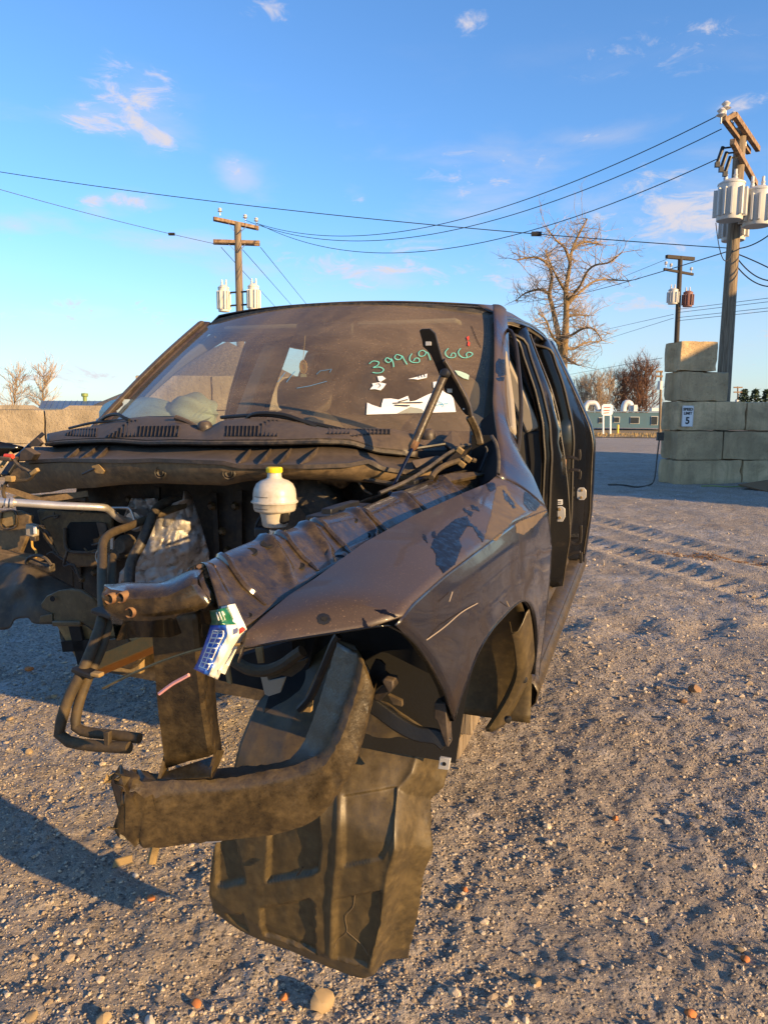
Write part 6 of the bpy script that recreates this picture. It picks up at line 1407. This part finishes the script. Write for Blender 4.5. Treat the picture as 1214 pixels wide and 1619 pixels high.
part(MB().tube(smooth_path([U(*cE(*q), y) for q, y in (((495, 700), 1.20), ((540, 640), 1.25), ((620, 585), 1.32), ((730, 545), 1.40), ((830, 520), 1.46), ((920, 540), 1.48))], 30), .008, 8), 'corrugated_hose', M['yrubber'])
for q in ((770, 440), (790, 570), (845, 520)): part(MB().box(U(*cE(*q), 1.42), (.022, .014, .018), Matrix.Rotation(.6, 3, 'Y')), 'hose_clip', M['tan_tube'], bevel=.003)
part(MB().tube(smooth_path([U(*cE(*q), y) for q, y in (((960, 640), 1.47), ((1000, 540), 1.50), ((1030, 440), 1.52), ((1010, 400), 1.52))], 12), .004, 6), 'drain_rod', M['black'])
m = MB(); m.grid([[U(*cE(x, y), 1.56) for x in (880, 960, 1040, 1090)] for y in (290, 400, 520, 640, 720)]); part(m, 'hinge_pocket', M['void'], smooth=0)
part(MB().tube(smooth_path([U(*q, y) for q, y in (((777, 690), 1.50), ((784, 702), 1.46), ((788, 725), 1.42), ((787, 750), 1.38))], 12), .006, 8), 'pocket_edge', M['rubber'])
part(MB().prism([U(*cE(*q), y) for q, y in (((600, 680), 1.26), ((680, 650), 1.30), ((900, 640), 1.42), ((960, 655), 1.44), ((1020, 660), 1.46), ((830, 700), 1.34), ((640, 740), 1.24))], (0, .01, -.01)), 'rail_bracket', M['chassis'], smooth=0, bevel=.002)

# ---- engine bay: reservoir, booster, foil, pipe, hoses
RC = U(434.5, 790, 1.05); k = .00163
pr_ = [(0, -.074), (.030, -.074), (.034, -.070), (.037, -.050), (.041, -.034), (.054, -.030), (.057, -.024), (.058, -.010), (.0605, -.008), (.0605, -.001), (.0585, .002), (.0585, .014), (.056, .030), (.049, .044), (.038, .052), (.024, .057), (.0195, .061), (.0188, .074), (0, .074)]
rv = part(MB().lathe(pr_, RC, n=36), 'brake_fluid_reservoir', M['stained'], smooth=50)
part(MB().lathe([(.0605, -.0075), (.0635, -.0065), (.0635, -.0035), (.0605, -.0025)], RC, n=36), 'reservoir_rim', M['stained'], rv)
cpv = MB(); prof = []
rows = []
for r, h in ((.0, .0885), (.019, .0885), (.0215, .086), (.0215, .076), (.0205, .074)):
    rows.append([RC + np.array((r * (1 + (.03 if (i % 2) and r > .02 else 0)) * math.cos(a), r * (1 + (.03 if (i % 2) and r > .02 else 0)) * math.sin(a), h)) for i, a in enumerate(np.linspace(0, 2 * math.pi, 48, endpoint=False))])
part(cpv.grid(rows, True), 'reservoir_cap', M['yellow'], rv)
for h_ in (-.02, .012): part(MB().tube([RC + np.array((.0592 * math.cos(a), .0592 * math.sin(a), h_)) for a in np.linspace(-2.2, -1.4, 12)], .0007, 4), 'level_mark', M['rubber'], rv)
part(MB().box(RC + (.034, -.012, -.045), (.022, .03, .034)), 'reservoir_pocket', M['void'], rv, bevel=.008)
part(MB().tube([RC + (.012, -.01, -.08), RC + (.008, -.01, -.13)], .022, 14), 'master_cylinder', M['alu'])
part(MB().tube(smooth_path([RC + (-.05, .03, -.04), RC + (-.066, .02, -.07), RC + (-.07, .02, -.09), RC + (-.05, .02, -.10)], 16), .004, 6), 'sensor_wire', M['black'])
part(MB().box(RC + (-.045, .02, -.095), (.05, .03, .03)), 'sensor_plug', M['black'], bevel=.006)
BC = U(484, 812, 1.36)
part(MB().lathe([(0, -.10), (.05, -.10), (.06, -.085), (.115, -.07), (.132, -.055), (.137, -.045), (.137, -.035), (.131, -.03), (.134, .03), (.10, .08), (0, .085)], BC, (0, 1, .1), 40), 'brake_booster', M['rubber'], smooth=40)
part(MB().tube([BC + np.array((.105 * math.cos(a), -.070, .105 * math.sin(a))) for a in np.linspace(.5, 1.3, 12)], .003, 6), 'booster_sticker', M['grey_steel'])
# insulation and wiring tucked under the cowl on the driver's side
rows = []
for t in np.linspace(0, 1, 12): rows.append([U(x, 742 + 30 * t * math.sin(math.pi * (x - 455) / 125) ** .5 + 3 * math.sin(x * .2), 1.24 + .10 * t + .05 * float(vnoise(x / 9, t * 4, 71))) for x in np.linspace(456, 579, 34)])
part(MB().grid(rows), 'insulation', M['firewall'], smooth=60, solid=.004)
def wire_(pts, y, r, mt_='rubber', nm='wiring'): part(MB().tube(smooth_path([U(a, b, y) for a, b in pts], 26), r, 6), nm, M[mt_])
wire_([(455, 745), (490, 740), (523, 742), (526, 756), (540, 758), (548, 760)], 1.22, .004, 'yrubber')
wire_([(523, 741), (545, 748), (565, 760), (575, 774), (588, 782)], 1.21, .0035, 'yrubber')
wire_([(552, 752), (575, 756), (600, 762), (630, 766)], 1.20, .007, 'rubber'); wire_([(398, 746), (410, 742), (424, 745)], 1.14, .006, 'yrubber')
wire_([(400, 752), (420, 760), (450, 768), (480, 772)], 1.3, .005); wire_([(560, 800), (580, 790), (605, 782)], 1.25, .005)
part(MB().lathe([(.012, 0), (.012, .006), (.020, .006), (.020, 0)], U(572, 750, 1.22), (0, -1, .2), 16), 'ground_ring', M['rust'])
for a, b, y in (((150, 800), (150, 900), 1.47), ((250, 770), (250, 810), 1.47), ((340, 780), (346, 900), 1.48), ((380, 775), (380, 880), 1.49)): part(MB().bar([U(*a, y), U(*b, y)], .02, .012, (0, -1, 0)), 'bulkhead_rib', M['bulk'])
for x, y in ((130, 915), (150, 905), (205, 790), (335, 800), (352, 840), (372, 800), (360, 870)): part(MB().lathe([(0, .012), (.008, .012), (.014, .004), (.016, 0)], U(x, y, 1.46), (0, -1, 0), 8), 'stud', M['chassis'])
for i in range(9):
    r_ = random.Random(200 + i); x0, y0 = r_.uniform(60, 230), r_.uniform(805, 890); P = [(x0, y0)]
    for k_ in range(4): P.append((P[-1][0] + r_.uniform(-6, 18), P[-1][1] + r_.uniform(-10, 22)))
    wire_(P, 1.40 - .02 * i * .3, r_.uniform(.003, .006), r_.choice(['rubber', 'rubber', 'yrubber']))
# crumpled foil shield
lx = lambda y: float(np.interp(y, [776, 790, 800, 812, 828, 865, 890, 905, 924], [291, 289, 262, 250, 240, 221, 203, 190, 188])); rx = lambda y: float(np.interp(y, [776, 784, 800, 826, 873, 889, 905, 924], [295, 303, 309, 317, 331, 331, 328, 318]))
rows = []
for y in np.linspace(777, 928, 60):
    row = []
    for t in np.linspace(0, 1, 46):
        x = lx(y) + (rx(y) - lx(y)) * t
        d = .05 * float(vnoise(x / 28 + y / 60, y / 30, 41)) + .026 * abs(float(vnoise(x / 12, y / 11 + x / 30, 42))) + .010 * abs(float(vnoise(x / 5 + y / 14, y / 9, 43)))
        row.append(U(x, y, 1.36 + .10 * t * t - d))
    rows.append(row)
part(MB().grid(rows), 'foil_shield', M['foil'], smooth=40, solid=.002)
rows = [[U(x, y, 1.44 - .05 * float(vnoise(x / 9, y / 8, 44))) for x in np.linspace(197 + (815 - y) * .4, 253 - (815 - y) * .1, 24)] for y in np.linspace(788, 818, 14)]
part(MB().grid(rows), 'foil_shield', M['foil'], smooth=40, solid=.002)
part(MB().lathe([(0, -.01), (.032, -.01), (.040, 0), (.040, .04)], U(214, 823, 1.40), (0, 1, 0), 20), 'pipe_flange', M['steel'])
ac = part(MB().tube(smooth_path([U(*q, y) for q, y in (((-20, 794), 1.02), ((30, 795), 1.06), ((90, 799), 1.12), ((158, 802), 1.20), ((172, 806), 1.24), ((190, 820), 1.30), ((207, 824), 1.38))], 40), .0125, 12), 'ac_pipe', M['alu'])
for x in (3, 13, 20): part(MB().tube([U(x - 2.4, 795, 1.04), U(x + 2.4, 795.4, 1.045)], .0165, 14), 'pipe_ring', M['alu'], ac)
part(MB().tube(smooth_path([U(*q, 1.28) for q in ((170, 803), (200, 803), (207, 806), (213, 822))], 16), .005, 8), 'thin_pipe', M['steel'])
def hose(pts, y, r, mt_, name='heater_hose'): return part(MB().tube(smooth_path([U(a, b, yy) for (a, b), yy in zip(pts, y)], 44), r, 12), name, M[mt_])
hose([(284, 792), (262, 795), (246, 808), (236, 830), (224, 858), (212, 880), (206, 900), (205, 935)], [1.40, 1.34, 1.28, 1.22, 1.18, 1.15, 1.12, 1.1], .0165, 'rubber')
hose([(292, 798), (270, 806), (240, 818), (205, 832), (178, 842), (164, 856), (162, 880), (162, 930), (163, 972), (150, 1015), (132, 1058), (110, 1101), (97, 1142), (94, 1160), (105, 1171), (131, 1177), (164, 1180), (205, 1182)], [1.40, 1.34, 1.26, 1.16, 1.05, .95, .88, .74, .64, .58, .54, .52, .50, .50, .50, .50, .50, .50], .0125, 'yrubber')
hose([(178, 880), (176, 930), (173, 975), (162, 1022), (141, 1069), (127, 1106), (120, 1138), (122, 1151), (141, 1158), (188, 1163), (221, 1167.5)], [.95, .78, .66, .60, .56, .54, .52, .52, .52, .52, .52], .0115, 'yrubber')
for px, py, y in ((166, 969, .63), (136, 1062, .535)): part(MB().box(U(px, py, y), (.055, .03, .012), Matrix.Rotation(.2, 3, 'Y')), 'hose_clamp', M['plastic'] if py < 1000 else M['black'], bevel=.003)
part(MB().box(U(154, 1066, .53), (.026, .018, .010)), 'cable_tie', M['tan_tube'], bevel=.003)
part(MB().prism([U(*q, .49) for q in ((163, 1158), (172, 1158), (172, 1182), (176, 1188), (170, 1188), (164, 1176))], (0, .012, 0)), 'hose_clip', M['yrubber'], bevel=.002)
# heater housing opening and brackets in the dark
def frame_(px0, py0, px1, py1, y, w_, mat, name):
    P = [U(*q, y) for q in ((px0, py0), (px1, py0), (px1, py1), (px0, py1), (px0, py0))]; return part(MB().tube(smooth_path(P, 40), w_, 8), name, mat)
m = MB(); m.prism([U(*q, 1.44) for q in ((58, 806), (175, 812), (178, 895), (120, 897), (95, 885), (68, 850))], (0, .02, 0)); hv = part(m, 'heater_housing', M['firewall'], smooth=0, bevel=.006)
m = MB(); m.prism([U(*q, 1.425) for q in ((110, 826), (152, 826), (158, 832), (158, 868), (152, 872), (114, 872), (106, 864), (106, 832))], (0, .012, 0)); part(m, 'housing_opening', M['void'], hv, smooth=0, bevel=.004)
part(MB().tube(smooth_path([U(*q, 1.415) for q in ((104, 835), (104, 860), (108, 870), (118, 873), (160, 874))], 20), .007, 8), 'opening_rim', M['plastic'], hv)
part(MB().prism([U(*q, 1.41) for q in ((152, 825), (166, 827), (170, 838), (158, 850))], (0, .01, 0)), 'opening_rim', M['plastic'], hv, bevel=.003)
part(MB().bar([U(66, 830, 1.40), U(84, 865, 1.40)], .012, .010, (0, -1, 0)), 'brace', M['plastic'], hv)
part(MB().tube([U(157 + 14 * math.cos(a) + 9, 880 + 15 * math.sin(a), 1.30) for a in np.linspace(1.5, 5.0, 20)], .0022, 6), 'hose_clamp', M['steel'])
part(MB().bar([U(178, 850, 1.29), U(178, 868, 1.29)], .010, .008, (0, -1, 0)), 'clamp_screw', M['steel'])
for x, y, r in ((195, 862, .035), (188, 875, .025), (182, 842, .02)): part(MB().lathe([(0, -.02), (r * .7, -.02), (r, 0), (r, .03)], U(x, y, 1.33), (0, 1, 0), 16), 'valve_body', M['rubber'])
# passenger side: apron, fender edge, harness
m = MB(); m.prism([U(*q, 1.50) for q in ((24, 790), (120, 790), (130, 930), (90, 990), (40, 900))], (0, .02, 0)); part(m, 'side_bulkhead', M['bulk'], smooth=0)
m = MB(); m.prism([U(*q, 1.36) for q in ((-40, 806), (30, 808), (48, 815), (44, 845), (30, 880), (-40, 912))], (0, .02, 0)); pa_ = part(m, 'apron', M['firewall'], smooth=0, bevel=.004)
part(MB().prism([U(*q, 1.35) for q in ((4, 810), (20, 808), (25, 816), (24, 830), (10, 834), (3, 828))], (0, .008, 0)), 'lit_hole_patch', M['tan_tube'], pa_, bevel=.003)  # pale patch painted for the lit piece behind an apron hole
part(MB().tube(smooth_path([U(*q, 1.345) for q in ((4, 809), (22, 807), (28, 818), (27, 832), (10, 837), (2, 830), (4, 809))], 30), .004, 6), 'apron_rim', M['chassis'], pa_)
m = MB(); m.prism([U(*q, 1.30) for q in ((-40, 868), (40, 880), (60, 888), (10, 900), (-40, 905))], (0, .05, 0)); part(m, 'apron_ledge', M['firewall'], pa_, smooth=0, bevel=.004)
rb_ = part(MB().box(U(52, 838, 1.30), (.036, .03, .044), Matrix.Rotation(.08, 3, 'Y')), 'relay_box', M['beige'], bevel=.005); part(MB().box(U(55, 851, 1.30), (.026, .02, .02)), 'relay_plug', M['plastic'], rb_, bevel=.003); part(MB().box(U(56, 838, 1.279), (.012, .004, .026)), 'relay_label', M['paper'], rb_, bevel=.001)
part(MB().tube(smooth_path([U(*q, 1.29) for q in ((51, 855), (52, 865), (58, 872), (57, 882))], 12), .004, 6), 'yellow_wire', plain('yellow_wire', (.42, .25, .05), .6))
part(MB().bar(smooth_path([U(*q, 1.20) for q in ((44, 888), (55, 893), (70, 897), (84, 898))], 10), .03, .03), 'harness_plug', M['rubber'], bevel=.006)
part(MB().tube(smooth_path([U(*q, 1.18) for q in ((42, 890), (46, 882), (60, 878), (74, 884), (82, 894))], 16), .006, 7), 'harness_wire', M['rubber'])
part(MB().grid([[U(x, y0 + (y1 - y0) * t, yy) for x, y0, y1, yy in ((-30, 694, 724, 1.30), (0, 698, 722, 1.33), (20, 702, 718, 1.36), (38, 706, 712, 1.38))] for t in (0, .5, 1)]), 'fender_edge', M['paint_jamb'], solid=.004)
part(MB().bar(smooth_path([U(*q, y) for q, y in (((8, 752), 1.22), ((28, 724), 1.28), ((48, 704), 1.36), ((66, 688), 1.44))], 14), .030, .014, (0, -1, 0)), 'hood_hinge', M['black'], bevel=.003)
part(MB().bar(smooth_path([U(*q, y) for q, y in (((2, 738), 1.20), ((18, 716), 1.27))], 6), .010, .012, (0, -1, 0)), 'hinge_lever', M['tan_tube'], bevel=.002)
part(MB().prism([U(*q, 1.30) for q in ((50, 698), (58, 692), (66, 700), (62, 706), (50, 706))], (0, .012, 0)), 'cowl_end', M['plastic'], smooth=0)
part(MB().prism([U(*q, 1.26) for q in ((30, 730), (32, 714), (40, 708), (56, 718), (50, 728))], (0, .03, 0)), 'cowl_end', M['plastic'], smooth=0, bevel=.003)
part(MB().bar([U(5, 724, 1.19), U(24, 726, 1.20)], .05, .014), 'hinge_bracket', M['plastic'], bevel=.003)
part(MB().tube([U(9, 721, 1.185), U(21, 721.5, 1.185)], .008, 10), 'red_cap', M['red'])
part(MB().tube(smooth_path([U(*q, 1.19) for q in ((22, 727), (32, 738), (44, 744), (52, 752))], 14), .006, 7), 'brake_line', M['rubber'])
part(MB().tube(smooth_path([U(*q, 1.18) for q in ((12, 760), (30, 760), (46, 758), (53, 750))], 14), .006, 7), 'brake_line', M['yrubber'])
part(MB().tube(smooth_path([U(*q, 1.18) for q in ((14, 758), (8, 768), (6, 780), (10, 790))], 14), .006, 7), 'brake_line', M['yrubber'])
part(MB().bar([U(50, 750, 1.17), U(61, 742, 1.17)], .014, .014, (0, -1, 0)), 'line_fitting', M['tan_tube'], bevel=.003)
part(MB().box(U(17, 757, 1.17), (.03, .02, .02)), 'line_fitting', M['tan_tube'], bevel=.003)
part(MB().bar([U(2, 770, 1.20), U(64, 791, 1.24), U(140, 780, 1.30)], .02, .004, (0, -1, 0)), 'wiring_loom', M['firewall'])
m = MB(); m.prism([U(*q, 1.34) for q in ((20, 784), (64, 783), (64, 796), (24, 794))], (0, .02, 0)); part(m, 'bracket_plate', M['tan_tube'], smooth=0, bevel=.002)
m = MB(); m.prism([U(*q, 1.36) for q in ((66, 782), (132, 778), (128, 792), (88, 796), (66, 796))], (0, .02, 0)); part(m, 'bracket_plate', M['firewall'], smooth=0, bevel=.002)
part(MB().tube(smooth_path([U(*q, 1.31) for q in ((90, 797), (104, 788), (120, 787), (138, 791))], 14), .010, 8), 'loom_tube', M['yrubber'])
# passenger wheel liner drooping in the bay
Tl = smooth_path([(-40, 884), (0, 889), (35, 892), (63, 901), (94, 916), (131, 938), (156, 957), (166, 975)], 50); Bl = smooth_path([(-40, 996), (0, 996), (16, 993), (24, 980), (45, 977), (56, 986), (100, 987), (131, 988), (142, 993), (152, 1003)], 50)
rows = []
for t in np.linspace(0, 1, 22):
    rows.append([U(a[0] * (1 - t) + b[0] * t, a[1] * (1 - t) + b[1] * t, 1.16 - .16 * t + .05 * float(vnoise(a[0] / 40, t * 3, 51)) - .03 * math.sin(t * math.pi)) for a, b in zip(Tl, Bl)])
M['liner_black'] = dusty('black_liner_plastic', (0.012, 0.010, 0.008), (0.085, 0.064, 0.038), 0.36, 0.75, 0.55, 0.85, 6, up=0.1)
pl_ = part(MB().grid(rows), 'wheel_liner', M['liner_black'], smooth=60, solid=.003)
Pp = [(64, 955), (74, 942), (92, 934), (112, 931), (128, 933), (146, 946), (160, 962), (160, 985), (152, 1000), (140, 990), (128, 984), (96, 983), (84, 980), (82, 970), (66, 962)]
part(MB().prism([U(*q, 1.0 - (.02 if 90 < q[0] < 150 else 0)) for q in Pp], (0, .012, 0)), 'sunlit_liner_patch', M['liner'], pl_, bevel=.004)  # lighter patch paints the sunlit part of the drooping liner
part(MB().bar([U(86, 985, .985), U(130, 985, .985)], .02, .018), 'liner_fold', M['liner'], pl_, bevel=.005)
part(MB().prism([U(*q, .99) for q in ((64, 974), (82, 970), (84, 984), (62, 984))], (0, .012, 0)), 'liner_tab', M['liner'], pl_, bevel=.002)
disc(83, 947, .978, .007, M['void'], 'liner_hole', pl_, nrm=(0, -1, 0), depth=.001)
# floor pan corner in a painted sunlit yellow tint, strap and orange bar under the passenger side
m = MB(); m.prism([U(*q, 1.40) for q in ((86, 984), (127, 1053), (140, 1058), (222, 1067), (222, 1040), (244, 1005), (242, 975), (150, 975))], (0, .03, 0)); fp_ = part(m, 'floor_pan', M['tan_tube'], smooth=0, bevel=.006)
for a, b, w_ in (((118, 985), (134, 1052), .05), ((100, 1022), (205, 1016), .04)): part(MB().bar([U(*a, 1.38), U(*b, 1.38)], w_, .012, (0, -1, 0)), 'floor_rib', M['void'], fp_)
part(MB().prism([U(*q, 1.30) for q in ((150, 1012), (200, 1007), (214, 1030), (222, 1044), (206, 1060), (160, 1050))], (0, .04, 0)), 'body_mount', M['chassis'], smooth=0, bevel=.006)
part(MB().lathe([(0, -.02), (.05, -.02), (.06, 0), (.06, .05)], U(222, 990, 1.25), (.2, 1, -.3), 18), 'body_mount', M['tan_tube'])
part(MB().bar([U(146, 1057, .72), U(196, 1036, .78), U(262, 1008, .86)], .040, .040, (0, -1, .5)), 'orange_bar', M['orange'], bevel=.003)
# wires across the column
part(MB().tube(smooth_path([U(*q, y) for q, y in (((163, 1088), .20), ((200, 1070), .18), ((245, 1050), .165), ((300, 1031), .15), ((345, 1021), .14), ((380, 1019), .135))], 30), .0022, 6), 'stiff_wire', M['tan_tube'])
part(MB().tube(smooth_path([U(*q, .19) for q in ((252, 1097), (272, 1082), (290, 1072), (299, 1067))], 12), .003, 6), 'pink_wire', M['pink'])

# ================================================================== wrapper stuffed between rail and fender (hangs on the cab, a thing of its own)
bg_ = empty('plastic_wrapper', (TX, TY, 0), -TH, label='crumpled blue, green and white printed plastic wrapper stuffed behind the fender tip', cat='wrapper')
ax = [(350, 966), (346, 985), (340, 1005), (333, 1028), (325, 1050), (318, 1066)]
lft = [(333, 966), (336, 982), (330, 1002), (322, 1025), (313, 1048), (307, 1058)]; rgt = [(360, 960), (374, 990), (380, 1004), (366, 1026), (354, 1052), (344, 1074)]
nn_ = 26; l_, r_ = arc(lft, nn_), arc(rgt, nn_)
def wrap(u, j): 
    p = l_[j] * (1 - u) + r_[j] * u; d = .020 * math.sin(math.pi * min(1, max(0, u))) + .012 * float(vnoise(u * 5 + 2, j * .45, 61)) + .004 * float(vnoise(u * 14, j * 1.3, 62)); return U(p[0], p[1], .128 - d)
for nm, u0, u1, j0, j1, mt_ in (('green_corner', 0, 1, 0, 7, 'green_film'), ('blue_film', 0, .62, 6, nn_, 'blue_film'), ('white_film', .60, 1.0, 6, nn_, 'white_film')):
    MB().grid([[wrap(u, j) for u in np.linspace(u0, u1, 14)] for j in range(j0, j1)]).build(nm, M[mt_], bg_, smooth=60, solid=.002)
MB().grid([[wrap(u, j) + np.array((0, .02, 0)) for u in np.linspace(0, 1, 10)] for j in range(nn_)]).build('white_film', M['white_film'], bg_, smooth=60)
def pr(u, j): return wrap(u, int(round(j))) + np.array((0, -.0015, 0))
for us in (.14, .32, .50): MB().tube([pr(us, j) for j in range(8, 24)], .0010, 4).build('printed_line', M['white_film'], bg_)
for j in (8, 9, 11, 13, 15, 17, 19, 21, 23): MB().tube([pr(u, j) for u in (.14, .2, .26, .32, .38, .44, .50)], .0010, 4).build('printed_line', M['white_film'], bg_)
for us in (.35, .5, .65): MB().tube([pr(us, j) for j in range(1, 5)], .0009, 4).build('printed_line', M['white_film'], bg_)
MB().prism([U(*q, .11) for q in ((378, 994), (383, 998), (378, 1003))], (0, .01, 0)).build('red_tip', M['red'], bg_, smooth=0)

# ================================================================== timber under the cab's frame
def crib(lx_, ly_):
    X = TX + ly_ * ST + lx_ * CT; Y = TY + ly_ * CT - lx_ * ST; z = float(zground(X, Y)) - .02
    e = empty('timber_crib', (X, Y, z), -TH, label='stack of grey timber blocks holding up the cab frame, ' + ('driver side' if lx_ > 0 else 'passenger side'), cat='timber stack', group='timber stacks under the cab')
    h = (.28 - z) / 3
    for i in range(3):
        for s in (-.11, .11): MB().box((0 if i % 2 else s, s if i % 2 else 0, h * (i + .5)), (.42, .12, h - .003) if i % 2 else (.12, .42, h - .003)).build('timber', M['pole'], e, smooth=0, bevel=.006)
crib(.42, 2.3); crib(-.42, 3.3)
